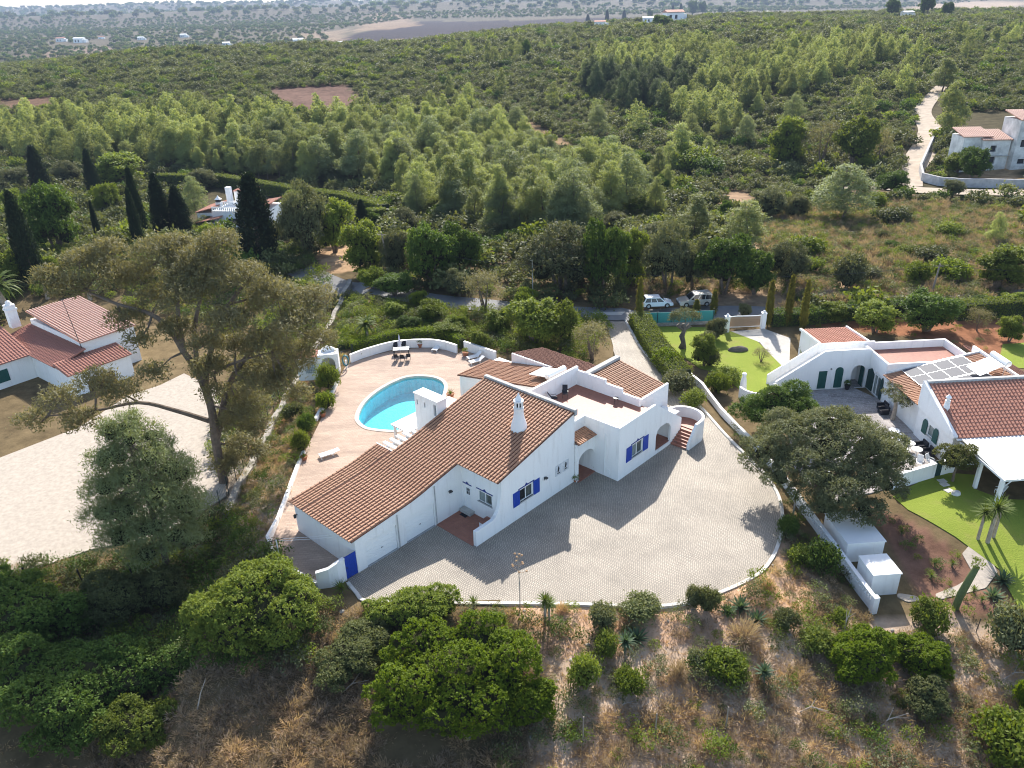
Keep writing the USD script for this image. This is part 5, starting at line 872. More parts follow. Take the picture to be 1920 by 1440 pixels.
TREES = [
 ('carob', 112, 488, 118, 140, 'huge dark dome shaped conifer between the left cypresses'), ('mid', 225, 358, 104, 66, 'broad round green tree between two black cypresses'), ('olive', 25, 372, 85, 60, 'grey olive at the left edge behind the leftmost cypress'), ('olive', 128, 352, 62, 45, 'grey olive right of the first black cypress'),
 ('lime', 28, 400, 48, 44, 'small bright green tree beside the leftmost leaning cypress'), ('mid', 20, 545, 80, 75, 'leafy green tree below the leftmost leaning cypress'), ('lime', 90, 520, 50, 42, 'yellow green bush right of the leftmost leaning cypress'), ('lime', 205, 405, 60, 60, 'light green tree behind the slim leaning cypresses'),
 ('olive', 382, 362, 62, 50, 'round grey olive left of the hillside house'), ('gpine', 372, 420, 52, 85, 'brownish pine against the left roofs of the hillside house'), ('olive', 385, 440, 45, 34, 'small grey olive below the hillside house'), ('lime', 405, 478, 62, 58, 'light green tree left of the big black cypress'), ('mid', 450, 500, 60, 50, 'dark feathery tree at the foot of the big black cypress'),
 ('olive', 578, 492, 95, 128, 'tall grey brown olive right of the hillside house'), ('mid', 628, 482, 72, 92, 'fresh green tree right of the tall grey olive'), ('mid', 560, 400, 56, 42, 'green tree inside the clipped hedge corner'), ('carob', 700, 440, 36, 40, 'small dark tree in front of the hedge corner'), ('cyp', 682, 440, 26, 62, 'narrow grey green conical tree by the hedge'), ('olive', 758, 445, 52, 46, 'rounded purple grey olive below the pinewood'),
 ('mid', 688, 522, 82, 92, 'dense green tree left of the leaning pole'), ('olive', 745, 522, 62, 90, 'umbrella shaped olive right of the leaning pole'), ('carob', 812, 545, 90, 112, 'dark carob over the lane, left of centre'), ('carob', 868, 530, 82, 95, 'dark carob over the lane, below the yellow bush'), ('lime', 888, 490, 44, 40, 'yellow green bush on top of the dark carobs'), ('lime', 845, 545, 40, 46, 'bright young tree in front of the dark carobs'), ('olive', 860, 562, 52, 52, 'silver olive at the bend of the lane'), ('sparse', 912, 596, 100, 104, 'half bare brown tree at the bend of the lane'),
 ('olive', 1050, 562, 132, 118, 'big round grey olive behind the street lamp'), ('carob', 1132, 565, 84, 130, 'tall dark tree right of the big round olive'), ('mid', 1180, 540, 60, 95, 'fresh green tree behind the parked white car'), ('olive', 1250, 552, 90, 112, 'grey brown olive above the two parked cars'), ('olive', 1300, 548, 60, 90, 'narrow grey olive above the silver car'), ('carob', 1355, 562, 96, 110, 'glossy green tree right of the silver car'), ('carob', 1415, 560, 70, 80, 'dark green tree left of the gate cypress'), ('olive', 1470, 545, 76, 84, 'olive over the lane beside the brown clearing'),
 ('olive', 1155, 445, 56, 48, 'round grey olive in the scrub above the parked cars'), ('olive', 1232, 470, 66, 44, 'pair of grey olives above the parked cars'), ('carob', 1240, 372, 36, 42, 'dark round evergreen in the scrub, upper middle'), ('carob', 1360, 412, 30, 36, 'small dark tree beside the pale bare patch'),
 ('pine', 1302, 462, 82, 92, 'bright yellow green pine above the silver car'), ('pine', 1396, 482, 88, 102, 'twin bright pines at the edge of the brown clearing'), ('gpine', 1068, 450, 96, 108, 'large dark based pine in front of the pinewood'), ('gpine', 940, 445, 74, 92, 'dense grey pine in front of the pinewood, left of the lamp'), ('gpine', 785, 420, 46, 88, 'separate pale pine with a visible trunk by the hedge tip'), ('gpine', 855, 425, 80, 82, 'broad open pine right of the hedge tip'), ('gpine', 1577, 428, 124, 112, 'large open pine standing on the brown clearing'),
 ('olive', 1440, 420, 84, 70, 'wide grey green olive left of the large open pine'), ('olive', 1492, 418, 60, 62, 'second wide olive left of the large open pine'), ('carob', 1670, 372, 62, 50, 'dark carob left of the track junction'), ('mid', 1470, 322, 62, 82, 'leafy eucalyptus above the scrub, left of the track'), ('sparse', 1535, 322, 66, 84, 'thin eucalyptus in the row left of the track'), ('mid', 1600, 325, 74, 86, 'dense eucalyptus in the row left of the track'), ('sparse', 1648, 310, 40, 60, 'last thin eucalyptus beside the track'),
 ('olive', 1785, 375, 46, 42, 'round bush on the verge below the boundary wall'), ('carob', 1822, 345, 66, 66, 'dark bushy tree left of the derelict house'), ('mid', 1795, 330, 56, 40, 'yellow green tree left of the derelict house'), ('pine', 1862, 462, 34, 62, 'small slim pine on the right of the clearing'), ('pine', 1480, 185, 22, 52, 'lone dark pine beside the upper track'), ('pine', 1775, 262, 66, 100, 'tall pine right of the track'), ('pine', 1765, 178, 60, 60, 'bushy pine at the top of the track'),
 ('cyp', 1102, 50, 9, 20, 'left cypress beside the red roofed crest house'), ('cyp', 1138, 48, 8, 26, 'tall cypress above the red roofed crest house'), ('cyp', 1170, 40, 8, 18, 'lone cypress on the right crest'), ('carob', 1218, 40, 12, 22, 'dark tree left of the long crest house'), ('cyp', 1261, 30, 7, 18, 'cypress over the long crest house, left'), ('cyp', 1276, 30, 7, 20, 'cypress over the long crest house, middle'), ('carob', 1299, 32, 22, 28, 'broad dark conifer on the crest, left of two'), ('carob', 1316, 30, 18, 24, 'broad dark conifer on the crest, right of two'), ('carob', 1350, 30, 12, 16, 'small dark tree on the crest'), ('mid', 1390, 26, 22, 10, 'low round tree on the crest'), ('carob', 1672, 36, 32, 34, 'large dark tree against the plough lines, left one'), ('carob', 1735, 36, 32, 44, 'tallest dark tree against the plough lines'), ('carob', 1772, 42, 28, 34, 'dark round tree against the plough lines, right one'), ('carob', 985, 115, 24, 36, 'dark conifer standing out of the pale hillside'), ('carob', 1240, 58, 40, 26, 'dark clump below the crest houses'), ('carob', 1045, 62, 26, 14, 'dark round clump on the crest skyline'),
 ('mid', 1873, 548, 102, 88, 'big round bright green bush at the right edge by the lane'), ('mid', 1640, 632, 84, 66, 'round yellow green tree behind the neighbour\'s pink annex'), ('carob', 1735, 632, 120, 92, 'big dark leafy tree between the lane and the neighbour\'s terrace'), ('mid', 1560, 608, 62, 44, 'leafy bush right of the slim cypresses'), ('mid', 1515, 606, 36, 36, 'flowering bush among the slim cypresses'), ('sparse', 1833, 626, 54, 56, 'small open tree on the red soil'), ('mid', 1890, 646, 54, 54, 'round orange tree on the red soil'), ('carob', 1842, 592, 66, 34, 'green hedge bush by the lane, right'), ('mid', 1896, 590, 62, 44, 'light green hedge bush by the lane, far right'), ('mid', 1610, 570, 50, 28, 'low hedge bush by the lane above the annex'),
 ('mid', 1005, 660, 118, 102, 'bright green tree behind the rear roof of the white villa'), ('mid', 1055, 655, 70, 92, 'green tree right behind the rear roof'), ('lime', 985, 592, 56, 52, 'light green treetop by the street lamp'), ('mid', 940, 630, 66, 52, 'loose green tree between the garden and the lane'), ('sparse', 1112, 682, 92, 94, 'bare grey tree beside the cobbled drive'),
 ('lime', 700, 548, 58, 46, 'yellow green citrus tree at the top of the garden'), ('carob', 742, 564, 66, 48, 'dark round citrus tree at the top of the garden'), ('lime', 786, 580, 40, 36, 'lime green bush at the top of the garden'), ('lime', 810, 612, 66, 50, 'lime green fruit tree above the curved hedge'), ('lime', 858, 628, 44, 40, 'small yellow green bush above the curved hedge'), ('mid', 742, 602, 46, 38, 'green shrub in the middle of the terraced garden'), ('carob', 768, 628, 52, 38, 'silvery green bush above the garden table'), ('mid', 842, 640, 66, 40, 'feathery green bush behind the curved hedge'), ('mid', 900, 662, 40, 44, 'bush between the garden wall and the villa'),
 ('mid', 1318, 692, 58, 66, 'standard tree in the middle of the front lawn'), ('olive', 1342, 640, 44, 52, 'olive beside the teal screen on the front lawn'), ('olive', 1325, 655, 40, 34, 'small silver bush on the front lawn'), ('sparse', 1427, 682, 40, 36, 'tiny crooked tree on the edge of the front lawn'), ('olive', 1395, 600, 30, 36, 'olive left of the gate pier')]
for k_, cx, fy, w, h, lab in TREES:
    big = 1.2 if (530 < cx < 1490 and 425 < fy < 570 and k_ in ('olive', 'carob', 'mid')) else 1.25 if (1460 < cx < 1660 and 300 < fy < 330) else 1.
    grow(k_, cx, fy, w * big, h * (1 + (big - 1) * .7), lab)
SHR = [('s_lime', 1505, 488, 72, 36, 'flat lime green bush on the brown clearing'), ('s_lime', 1520, 514, 46, 28, 'small bright yellow green bush on the brown clearing'), ('s_olive', 1588, 548, 62, 66, 'grey green bushes on the brown clearing near the lane'), ('s_lime', 1718, 535, 50, 40, 'green bush left of the wooden pole'), ('s_lime', 1780, 532, 70, 42, 'yellow green bush right of the wooden pole'), ('s_mid', 1778, 452, 50, 32, 'round green shrub in the upper clearing'), ('s_bright', 1808, 472, 26, 16, 'small bright yellow shrub in the upper clearing'), ('s_olive', 1625, 530, 46, 20, 'flat grey shrub on the clearing'), ('s_mid', 1700, 485, 40, 22, 'green shrub in the middle of the clearing'), ('s_carob', 1672, 470, 26, 18, 'small dark shrub in the clearing'), ('s_scrub', 1655, 455, 24, 22, 'slim bush in the upper clearing'), ('s_lime', 1640, 395, 40, 30, 'green shrub at the foot of the large open pine'), ('s_scrub', 1745, 500, 60, 22, 'low olive bush across the clearing'), ('s_scrub', 1670, 428, 60, 36, 'loose shrub right of the large open pine'),
 ('s_lime', 1110, 420, 60, 34, 'bright green bushes in the scrub left of the bright pines'), ('s_lime', 1010, 400, 46, 30, 'green bushes under the large pine'), ('s_lime', 1205, 415, 72, 36, 'yellow green bushes between the bright pines'), ('s_lime', 985, 482, 36, 28, 'yellow green bushes left of the big round olive'), ('s_lime', 735, 412, 28, 20, 'yellow bush at the tip of the clipped hedge'), ('s_mid', 745, 400, 60, 22, 'green bush behind the hedge tip'), ('s_carob', 1330, 335, 60, 28, 'dark bushes beside the pale bare patch'), ('s_lime', 1322, 360, 30, 20, 'yellow bush above the pale bare patch'), ('s_mid', 1290, 330, 80, 30, 'long green thicket in the scrub, upper right'), ('s_carob', 1200, 322, 44, 32, 'dark bush at the edge of the pinewood'),
 ('s_mid', 617, 735, 42, 50, 'feathery green shrub below the arched niche'), ('s_lime', 612, 770, 34, 34, 'light green shrub on the bank below the arched niche'), ('s_fern', 545, 765, 40, 42, 'x'), ('s_carob', 575, 815, 34, 40, 'dark green shrub on the bank beside the terrace'), ('s_mid', 566, 850, 34, 44, 'green shrub at the terrace edge above the lounger'), ('s_scrub', 552, 790, 42, 36, 'olive shrub in the middle of the bank'), ('s_carob', 598, 705, 40, 40, 'dark climbing shrub beside the trellis'), ('s_scrub', 600, 880, 0, 0, 'x'),
 ('s_olive', 1268, 740, 60, 44, 'pale flowering shrub beside the drive'), ('s_bright', 1250, 695, 52, 40, 'bright green clipped bush beside the drive'), ('s_mid', 1300, 765, 44, 34, 'dark green bush beside the bend of the drive'), ('s_olive', 1330, 690, 36, 36, 'silvery shrub at the near side of the front lawn'), ('s_mid', 1365, 720, 46, 30, 'low green planting below the garden oven'), ('s_lime', 1345, 740, 44, 40, 'lime green ground cover by the boundary wall'), ('s_mid', 1398, 790, 60, 60, 'x'),
 ('s_mid', 1590, 690, 30, 26, 'x'), ('s_mid', 1515, 670, 36, 30, 'dark bush behind the slanting stair wall'), ('s_carob', 1540, 1080, 60, 62, 'dark shrub in the shade of the pierced wall'), ('s_mid', 1500, 1060, 50, 40, 'green shrub left of the pierced wall'), ('s_carob', 1475, 1010, 36, 44, 'dark fern like shrub at the bend of the kerb'), ('s_mid', 1575, 1168, 30, 28, 'small leafy shrub at the foot of the pierced wall'),
 ('s_scrub', 1325, 1150, 44, 50, 'rosemary bush at the kerb'), ('s_olive', 1300, 1140, 30, 44, 'dark upright rosemary right at the kerb'), ('s_olive', 1130, 1180, 50, 50, 'blue green shrub below the kerb'), ('s_mid', 1135, 1230, 46, 44, 'green shrub on the dry slope'), ('s_lime', 1180, 1300, 58, 46, 'pale yellow shrub on the dry slope'), ('s_lime', 1360, 1275, 82, 56, 'green and yellow shrub on the right of the dry slope'), ('s_mid', 1095, 1290, 58, 60, 'dark leafy shrub beside the wire fence post'), ('s_twig', 1395, 1210, 90, 66, 'rounded grey brown dead shrub below the agaves'), ('s_twig', 1270, 1280, 56, 60, 'brown dead shrub in the middle of the dry slope'), ('s_scrub', 1470, 1180, 50, 40, 'grey shrub on the right of the dry slope'), ('s_mid', 1530, 1220, 66, 46, 'low green shrub left of the clipped bright bushes'), ('s_dry', 1440, 1110, 46, 40, 'golden dry bush by the kerb'), ('s_dry', 1055, 1150, 34, 30, 'golden dry bush beside the twin yuccas'), ('s_mid', 1740, 1185, 66, 60, 'loose green shrub beside the storage hut'), ('s_olive', 1895, 1230, 90, 90, 'grey green bush at the right edge below the lawn'), ('s_bright', 1915, 1330, 36, 60, 'bright green bush at the right edge'), ('s_lime', 1880, 1430, 120, 90, 'loose yellow green shrub in the lower right corner'), ('s_carob', 1440, 1140, 0, 0, 'x'), ('s_dry', 1330, 1400, 70, 60, 'x'), ('s_olive', 1310, 1250, 40, 34, 'small grey shrub in the middle of the dry slope'), ('s_scrub', 1200, 1160, 70, 36, 'low olive scrub along the kerb'), ('s_mid', 790, 1140, 40, 24, 'small leafy shrub on the kerb above the bright bush')]
for k_, cx, fy, w, h, lab in SHR:
    if lab != 'x' and w: grow(k_, cx, fy, w * 1.2, h * 1.08, lab, dz=-.15)
# cypresses: foot and tip in the picture
CYP = [((84, 372), 275, 42, 'black cypress on the far left, its broad spire leaning left'), ((184, 380), 282, 32, 'tall narrow black cypress beside the round green tree'), ((272, 460), 317, 30, 'tall leaning cypress in front of the light green tree'), ((266, 476), 355, 26, 'slimmer cypress leaning against the tall leaning one'), ((312, 446), 327, 44, 'blackest broad cypress left of the hillside house'), ((345, 446), 350, 46, 'dark green cypress touching the blackest one'), ((188, 455), 378, 15, 'very thin cypress in front of the dark dome conifer'), ((66, 532), 362, 50, 'leftmost leaning cypress above the red roof'), ((491, 492), 328, 82, 'big black cypress in front of the hillside house'), ((298, 458), 420, 14, 'thin short cypress below the blackest one')]
for i, (ft, ty, w, lab) in enumerate(CYP):
    g = ground(float(ft[0]), float(ft[1])); H_ = hgt(g, ty); R_ = w / 2 / ppm(g) / 1.08
    plant('cypress', lab, 'cypress', PR['cyp%d' % (i % 3)], g, (R_ , R_, H_ / 9.))
for ft, ty, lab in (((1198, 597), 522, 'slim cypress left of the parked white car'), ((1337, 592), 545, 'slim cypress in front of the silver car'), ((1439, 612), 528, 'thick slim cypress right of the gate'), ((1475, 612), 518, 'middle one of the slim cypresses by the road'), ((1504, 618), 528, 'right one of the slim cypresses by the road'), ((1305, 590), 562, 'shortest slim cypress between the two cars')):
    g = ground(float(ft[0]), float(ft[1])); plant('slim_cypress', lab, 'cypress', PR['thincyp'], g, (1., 1., hgt(g, ty) / 7.))
# clipped hedges
def hedge(label, pts, w, h, m_, seed, L=.14, dens=130, name='hedge', z=None):
    g = np.random.default_rng(seed); P = np.asarray(pts, float)[:, :2]; c = P.mean(0); Ls = sg.LineString(P); n = int(Ls.length * dens * (w + 2 * h)); s = g.random(n) * Ls.length
    q0 = np.array([Ls.interpolate(a).coords[0] for a in s]); q1 = np.array([Ls.interpolate(min(a + .1, Ls.length)).coords[0] for a in s]); q2 = np.array([Ls.interpolate(max(a - .1, 0)).coords[0] for a in s])
    T = q1 - q2; T /= np.linalg.norm(T, axis=1)[:, None] + 1e-9; N2 = np.stack([-T[:, 1], T[:, 0]], 1); t = g.random(n) * (w + 2 * h); off = np.where(t < h, -w / 2, np.where(t > h + w, w / 2, t - h - w / 2)); zz = np.where(t < h, t, np.where(t > h + w, w + 2 * h - t, h)); off += g.normal(0, .11, n); zz += g.normal(0, .1, n) + .16 * np.asarray(meshkit.fbm(np.c_[q0, np.zeros(n)] * .8))
    nr = np.where((t < h)[:, None], np.c_[-N2, np.zeros(n)], np.where((t > h + w)[:, None], np.c_[N2, np.zeros(n)], [[0, 0, 1.]]))
    p = q0 + N2 * off[:, None]; gzv = gz(q0[:, 0], q0[:, 1]) if z is None else z
    o = thing(name, label, 'hedge', (c[0], c[1], 0)); put('foliage', leafquads(np.c_[p - c, gzv + zz], unit(g, n), nr * .6 + unit(g, n) * .7 + [0, 0, .5], L * 1.15, L * .75), m_, o)
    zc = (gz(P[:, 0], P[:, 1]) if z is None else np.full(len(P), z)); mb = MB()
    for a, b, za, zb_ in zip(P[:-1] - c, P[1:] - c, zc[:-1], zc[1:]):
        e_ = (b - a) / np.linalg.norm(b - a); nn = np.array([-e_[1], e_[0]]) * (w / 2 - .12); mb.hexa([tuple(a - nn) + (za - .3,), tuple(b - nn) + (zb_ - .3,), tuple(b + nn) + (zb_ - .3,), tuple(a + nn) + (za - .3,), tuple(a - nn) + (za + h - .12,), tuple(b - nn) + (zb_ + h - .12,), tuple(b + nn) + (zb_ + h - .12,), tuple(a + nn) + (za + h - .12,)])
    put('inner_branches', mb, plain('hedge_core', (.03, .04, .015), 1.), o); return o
G = lambda *P: ground(np.array([float(p[0]) for p in P]), np.array([float(p[1]) for p in P]))
hedge('long clipped hedge behind the hillside house', G((300, 348), (420, 350), (520, 368), (580, 378), (640, 386), (700, 402), (722, 410)), 2.6, 3.2, L_mid, 1, .3, 26); hedge('clipped hedge arm returning toward the lane', G((722, 412), (680, 418), (640, 428), (600, 440)), 2.2, 2.6, L_mid, 2, .3, 26)
hedge('low curved clipped hedge behind the curved terrace wall', spline([at(*p) for p in ((660, 664), (690, 655), (744, 641), (800, 637), (840, 642), (868, 655))], 5, False) + [0, .35, 0], .9, 1.25, L_bright, 3, .13, 170, z=0.)
hedge('small clipped hedge block left of the garden path', [at(645, 655), at(652, 628)], 1.6, .7, L_bright, 4, .12, 170, z=0.); hedge('second clipped hedge block right of the garden path', [at(672, 652), at(680, 634)], 1.5, .6, L_bright, 5, .12, 170, z=0.)
hedge('leafy green hedge between the cobbled drive and the front lawn', spline([at(*p) for p in ((1184, 606), (1197, 630), (1215, 660), (1237, 692), (1262, 716))], 4, False) + [.9, 0, 0], 2.4, 1.7, L_mid, 6, .17, 110, z=-.3)
hedge('mixed leafy hedge along the lane behind the neighbour\'s garden', [at(*p) for p in ((1445, 602), (1500, 600), (1600, 590), (1690, 582))], 1.8, 1.6, L_carob, 7, .2, 60, z=-.3); hedge('leafy hedge along the lane on the far right', [at(*p) for p in ((1790, 590), (1860, 585), (1940, 578))], 2., 1.9, L_mid, 8, .2, 60, z=-.3)
# ------------------------------------------------------------------ foreground bushes, each its own foliage
def bush(label, P, blobs, m_, n, per, L, Wd, seed, rc=.34, name='bush', cat='bush', twig=True, inner=.35, up=.3):
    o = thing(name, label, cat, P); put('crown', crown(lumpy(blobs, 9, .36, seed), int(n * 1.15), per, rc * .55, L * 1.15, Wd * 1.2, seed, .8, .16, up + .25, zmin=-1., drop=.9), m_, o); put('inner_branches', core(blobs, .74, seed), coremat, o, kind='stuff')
    if twig:
        m = MB(); g = np.random.default_rng(seed)
        for b in blobs[:10]: m.tube([(b[0] * .25, b[1] * .25, -.6), (b[0] * .6, b[1] * .6, b[2] * .5), (b[0], b[1], b[2])], [.11, .07, .03], 5)
        put('stems', m, bark, o)
    return o
def GP(x, y): return ground(float(x), float(y))
bush('big glossy bright green bush in the middle of the foreground', GP(850, 1385) + [0, 2.6, 0], [(0, 0, 2.2, 3.6, 3., 2.2), (-3., -1., 1.8, 2.2, 2., 1.8), (2.9, .8, 2.3, 2.2, 2.2, 2.2), (1.6, 2.6, 2.6, 2.4, 2., 2.), (-1.6, 2.4, 2.2, 2.2, 2., 1.8), (-.4, -2.2, 1.5, 2.2, 1.6, 1.6), (2.4, -1.6, 1.6, 1.8, 1.6, 1.6), (-3.6, 1.2, 1.4, 1.6, 1.6, 1.4)], L_bright, 3400, 12, .15, .075, 201, .26)
bush('glossy bright green lobe right of the big bush', GP(985, 1375) + [0, 1., 0], [(0, 0, 1.2, 1.7, 1.4, 1.3), (.9, .6, 1.1, 1.1, 1., 1.), (-.9, -.2, .9, 1., 1., .9)], L_bright, 900, 12, .15, .075, 202, .24)
bush('rounded dark green bush left of the blue gate', GP(478, 1225) + [0, 2.0, 0], [(0, 0, 2.2, 3.2, 2.8, 2.2), (-2.4, -.4, 1.8, 2., 2., 1.8), (2.2, .6, 2., 2.2, 2., 1.9), (.6, 2., 2.6, 2.2, 1.8, 1.7), (-1.2, -1.8, 1.6, 2., 1.6, 1.5), (1.8, -1.6, 1.3, 1.7, 1.5, 1.3)], L_mid, 2600, 12, .16, .08, 203, .3)
bush('dark olive green bush in the lower left corner', GP(110, 1400) + [0, 2.5, 0], [(0, 0, 2.3, 4.2, 3.2, 2.3), (-3.2, 1.5, 2.4, 2.6, 2.4, 2.2), (3., 1., 2., 2.6, 2.2, 2.), (1., -2.2, 1.5, 2.6, 1.8, 1.5)], L_carob, 2900, 12, .16, .08, 204, .34)
bush('yellow green bush at the bottom edge on the left', GP(250, 1425) + [0, 1.2, 0], [(0, 0, 1.4, 2.2, 1.6, 1.5), (1.3, .7, 1.3, 1.3, 1.2, 1.2), (-1.5, .3, 1.2, 1.4, 1.2, 1.2)], L_mid, 1200, 12, .14, .07, 205, .28)
bush('shaded dark green bush at the left edge', GP(40, 1230) + [0, 2., 0], [(0, 0, 2., 3.2, 2.6, 2.), (2.6, .4, 1.6, 2., 1.8, 1.6), (-2, 1.6, 2.2, 2., 2., 1.9)], L_carob, 1700, 12, .16, .09, 206, .32)
bush('tangled green and brown thicket between the dark bushes', GP(225, 1185) + [0, 2., 0], [(0, 0, 1.6, 2.8, 2.2, 1.6), (2.4, .6, 1.5, 1.8, 1.7, 1.5), (-2.2, -.6, 1.3, 1.8, 1.6, 1.3)], L_scrub, 1500, 12, .15, .07, 207, .34)
bush('black green shaded thicket in the left foreground hollow', GP(300, 1300) + [0, 1.5, 0], [(0, 0, 1.2, 2.6, 2., 1.3), (2., .8, 1., 1.6, 1.6, 1.1), (-2.2, .4, 1.1, 1.8, 1.5, 1.1)], L_carob, 1000, 11, .14, .07, 208, .3)
bush('dense clipped looking bright bush on the right slope', GP(1635, 1300) + [0, 1.5, 0], [(0, 0, 1.3, 2., 1.7, 1.5), (.6, .8, 1.5, 1.5, 1.2, 1.3), (-.8, -.5, 1., 1.3, 1.2, 1.1)], L_bright, 1700, 12, .12, .06, 209, .2)
bush('bright bush touching the clipped looking one', GP(1735, 1285) + [0, 1.3, 0], [(0, 0, 1.2, 1.7, 1.4, 1.3), (.9, -.2, .9, 1.1, 1.1, 1.), (-.8, .5, 1.1, 1.1, 1.1, 1.1)], L_bright, 1300, 12, .12, .06, 210, .2)
bush('dark golden green ball shaped bush below the bright ones', GP(1748, 1358) + [0, 1., 0], [(0, 0, 1.1, 1.5, 1.2, 1.2), (.3, .3, 1.2, 1.1, 1., 1.1)], L_scrub, 1000, 12, .11, .05, 211, .18)
bush('olive green shrub mass between the two big foreground bushes', GP(655, 1290) + [0, 2., 0], [(0, 0, 1.1, 1.9, 1.9, 1.2), (.8, 1.8, 1.0, 1.6, 1.5, 1.1), (-.9, -1.3, .8, 1.3, 1.3, .9)], L_scrub, 1200, 12, .13, .06, 212, .3)
bush('green shrub bordering the kerb left of the big bright bush', GP(770, 1195) + [0, 1.2, 0], [(0, 0, 1.1, 2.4, 1.5, 1.2), (-2., .1, .8, 1.5, 1.2, .9), (1.7, .5, 1.2, 1.6, 1.3, 1.2)], L_mid, 1200, 12, .13, .06, 213, .28)
# ------------------------------------------------------------------ large unique trees
def bigtree(label, P, skel, blobs, mleaf, mbark, n, per, L, Wd, seed, rc, name, cat='tree', inner=.6, lump=True, dense=0.):
    o = thing(name, label, cat, P); m = MB(); g = np.random.default_rng(seed)
    for pts, r0, r1 in skel:
        pts = spline(np.asarray(pts, float), 4, False); m.tube(pts, np.linspace(r0, r1, len(pts)), 8)
    for b in blobs:   # twigs from the nearest limb into each leaf mass
        allp = np.concatenate([np.asarray(s_[0], float) for s_ in skel]); q = allp[np.argmin(np.linalg.norm(allp - np.array(b[:3]), axis=1))]; e = np.array(b[:3]); m.tube([q, (q + e) / 2 + g.normal(0, .25, 3), e], [.13, .08, .03], 5)
        for k in range(5): d = unit(g, 1)[0] * np.array(b[3:]) * .85; m.tube([e, e + d * .5 + g.normal(0, .15, 3), e + d], [.05, .03, .012], 4)
    put('trunk', m, mbark, o, 40); put('crown', crown(lumpy(blobs, 8, .4, seed, -.8) if lump else blobs, n, per, rc * (.72 if lump else 1), L, Wd, seed, .8, .22 if lump else inner, .5, drop=.88 if lump else .82), mleaf, o)
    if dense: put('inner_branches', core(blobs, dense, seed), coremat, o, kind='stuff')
    return o
g = np.random.default_rng(77); EB = GP(420, 905) + [0, 0, -.3]
def EP(x, y, dy): # point of the crown seen at (x, y), dy metres behind the trunk's foot
    d = ray(float(x), float(y)); return EYE + d * ((EB[1] + dy - EYE[1]) / d[1]) - EB
eb = []
for x, y, dy, r in ((200, 520, 3, 2.2), (130, 540, 2, 1.8), (300, 480, 4, 2.4), (240, 600, 1, 1.8), (380, 500, 3, 2.6), (450, 530, 2, 2.6), (520, 560, 2, 2.4), (570, 600, 1, 2.2), (350, 560, 0, 2.2), (430, 610, -1, 2.2), (500, 650, 0, 2.2), (550, 670, 1, 2.0), (480, 720, -1, 1.8), (330, 470, 5, 2.0), (260, 640, -1, 1.4), (180, 720, -3, 1.9), (110, 750, -3, 1.7), (60, 790, -4, 1.5), (230, 740, -3, 1.7), (150, 790, -4, 1.6), (290, 700, -2, 1.4), (400, 690, 0, 1.6), (450, 780, -1, 1.6), (480, 800, 0, 1.5), (410, 460, 4, 2.0), (200, 475, 5, 1.8), (150, 490, 4, 1.6), (595, 560, 3, 1.8), (430, 860, 1, 1.3), (330, 620, 0, 1.6), (440, 650, 1, 1.7), (520, 720, 0, 1.6), (540, 620, -1, 1.8), (500, 560, 4, 2.2), (460, 690, 2, 1.6), (480, 850, 1, 1.4), (380, 650, -2, 1.4), (350, 520, 2, 2.), (260, 520, 4, 2.), (600, 640, 2, 1.6), (560, 740, 1, 1.3), (445, 740, 2, 1.4), (300, 560, 3, 1.8), (90, 520, 2, 1.4), (430, 790, 1, 1.7), (455, 835, 1, 1.6), (405, 735, -1, 1.4), (470, 760, 1, 1.9), (500, 690, 2, 1.9), (420, 870, 0, 1.3), (385, 690, -1, 1.3), (545, 690, 1, 1.6)):
    eb.append(tuple(EP(x, y, dy)) + (r, r, r * .72))
sk = [([(0, 0, 0), EP(405, 830, 0), EP(395, 760, 0), EP(372, 700, 0), EP(345, 660, 0)], .46, .28), ([EP(395, 760, 0), EP(385, 720, .5), EP(400, 640, 1), EP(430, 570, 2), EP(470, 520, 2)], .36, .1), ([EP(345, 660, 0), EP(320, 620, .5), EP(285, 590, 1), EP(220, 570, 1), EP(160, 545, 2)], .3, .08), ([EP(345, 660, 0), EP(335, 600, 1), EP(330, 540, 2), EP(310, 485, 4)], .28, .08), ([EP(372, 700, 0), EP(365, 620, 1), EP(380, 540, 2), EP(395, 480, 3)], .26, .08), ([EP(405, 830, 0), EP(430, 720, 1), EP(480, 650, 1), EP(540, 610, 1)], .34, .08), ([EP(395, 790, 0), EP(330, 770, -1), EP(260, 755, -2), EP(180, 770, -3), EP(90, 780, -4)], .26, .06), ([EP(400, 700, .5), EP(440, 680, 0), EP(510, 660, 0)], .18, .06)]
bigtree('huge sprawling eucalyptus with bare brown limbs over the left drive', EB, sk, eb, L_euc, bark, 10000, 9, .32, .095, 301, .42, 'eucalyptus', inner=.75, lump=False)
PB = GP(315, 1070); pb = []
for i in range(34):
    t = .22 + .76 * i / 33; rr = 6.0 * (1 - t ** 2 * .75) * min(1, .45 + t); a = i * 2.4; d = rr * .62; pb.append((d * math.cos(a) - .3 * t, d * math.sin(a), 13.5 * t, rr * .42, rr * .42, 1.0))
bigtree('tall soft grey green pine in front of the left gravel drive', PB, [([(0, 0, -.5), (.1, 0, 4), (-.2, .1, 8), (-.4, 0, 12.6)], .3, .06)], pb + [(-.4, 0, 13., 1.2, 1.2, 1.2)], leafmat('soft_pine_needles', (0.21, 0.25, 0.115), (0.33, 0.375, 0.18), (0.47, 0.5, 0.27), .3), bark, 5600, 13, .26, .055, 302, .42, 'tall_pine', inner=.7, lump=False, dense=.42)
